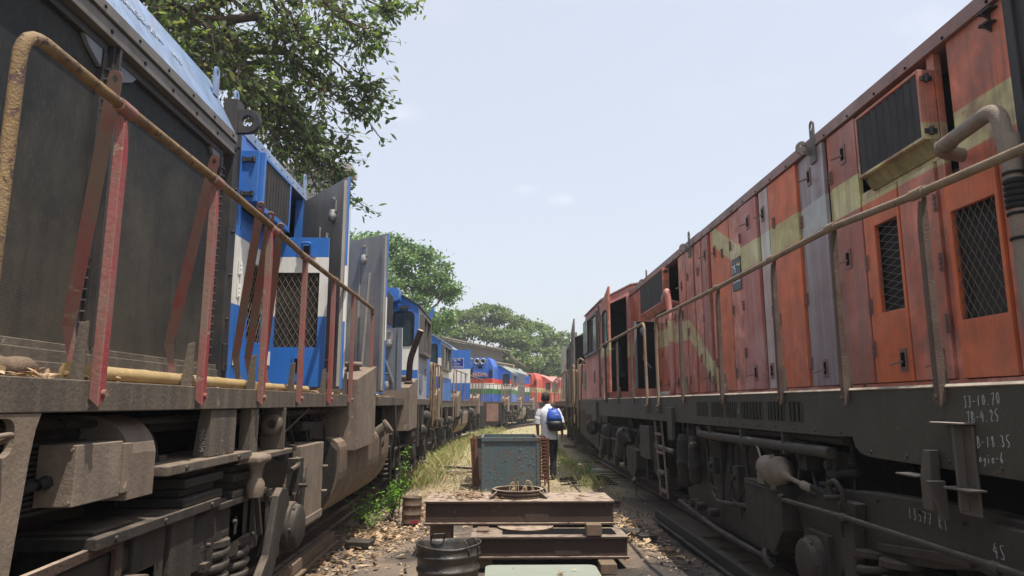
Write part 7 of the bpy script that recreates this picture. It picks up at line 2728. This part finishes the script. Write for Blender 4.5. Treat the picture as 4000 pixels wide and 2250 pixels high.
for sx, sy in ((-.058, .14), (.062, -.085)):
    rings = []
    mb2 = MB()
    for q in range(9):
        t_ = q / 8
        yy = y + sy - .06 + .27 * t_
        hh = .085 - .045 * t_ ** .8
        ww = .040 + .012 * math.sin(t_ * 3.0)
        rings.append((yy, ww, hh))
    vs, n_ = [], 10
    for yy, ww, hh in rings:
        for j in range(n_):
            a = math.pi * 2 * j / n_
            vs.append((x + sx + ww * math.cos(a), yy, max(.0, hh / 2 + hh / 2 * math.sin(a))))
    fs = [(i * n_ + j, i * n_ + (j + 1) % n_, (i + 1) * n_ + (j + 1) % n_, (i + 1) * n_ + j) for i in range(8) for j in range(n_)] + [tuple(range(n_)), tuple(8 * n_ + j for j in range(n_))]
    mb.add(vs, fs, 0, True)
part('shoe', mb, plain('black_leather', (.014, .012, .011), .35, .5), PM)

BP = thing('backpack', 'blue and black backpack on the man\'s back', 'backpack', (PX + .075, PY - .2, .95))
bx, by = PX + .075, PY - .155
mb = MB()
loft(mb, [(bx + .03, by, .955, .06, .05), (bx + .03, by - .01, .965, .125, .085), (bx + .03, by - .02, 1.02, .158, .115), (bx + .025, by - .02, 1.10, .160, .120), (bx + .02, by - .015, 1.16, .158, .115)], 22, 0, True)
part('lower_pocket', mb, plain('black_nylon', (.010, .010, .012), .5, .4, .4, 14, bump=.4), BP)
mb = MB()
loft(mb, [(bx + .02, by - .012, 1.162, .156, .112), (bx + .015, by - .008, 1.24, .15, .105), (bx + .005, by + .0, 1.33, .13, .09), (bx - .005, by + .02, 1.395, .09, .06), (bx - .01, by + .03, 1.42, .04, .03)], 22, 0, True)
up = part('upper_pocket', mb, plain('blue_nylon', (.025, .085, .40), .5, .4, .2, 12, bump=.4), BP)
mb = MB()
mb.tube([(bx + .145, by - .075, 1.17), (bx + .10, by - .10, 1.24), (bx, by - .10, 1.27), (bx - .10, by - .06, 1.26), (bx - .13, by + .0, 1.20)], .006, 6)
mb.tube(bend([(bx - .03, by - .02, 1.40), (bx - .02, by - .06, 1.45), (bx + .03, by - .02, 1.40)], .02), .008, 6)
part('zip', mb, M['rubber'], BP)
for i in range(3):
    mb = MB()
    for k in range(4):
        mb.box(bx + .02 + .022 * k, bx + .036 + .022 * k, by - .118, by - .112, 1.285 - .018 * i, 1.296 - .018 * i)
    part('logo', mb, M['signw'], up)
    break
mb = MB()
for sx, ex in ((-.11, -.16), (.03, .12)):
    mb.tube(bend([(bx + sx * .7, by + .05, 1.395), (bx + sx * 1.1 - .02, by + .14, 1.435), (bx + ex, by + .27, 1.30), (bx + ex, by + .28, 1.15), (bx + ex * 1.0, by + .14, 1.05), (bx + ex * .6, by + .03, 1.05)], .06), .016, 8)
mb.tube([(bx - .13, by + .02, 1.10), (bx - .21, by + .08, 1.15), (bx - .25, by + .17, 1.17)], .012, 6)
part('strap', mb, plain('blue_strap', (.015, .05, .35), .6), BP)

# ================================================================ summer haze between here and the far trees
mb = MB()
mb.box(-155, 155, -65, 265, -1.3, 14.5)
hz = bpy.data.materials.new('pale_haze')
hz.use_nodes = True
hn = hz.node_tree
for q in list(hn.nodes):
    if q.type != 'OUTPUT_MATERIAL': hn.nodes.remove(q)
pv = hn.nodes.new("ShaderNodeVolumePrincipled")
pv.inputs["Color"].default_value = (.86, .90, .96, 1)
pv.inputs["Density"].default_value = 0.0015
pv.inputs["Anisotropy"].default_value = 0.3
hn.links.new(pv.outputs[0], hn.nodes["Material Output"].inputs["Volume"])
part('haze', mb, hz, kind='stuff')
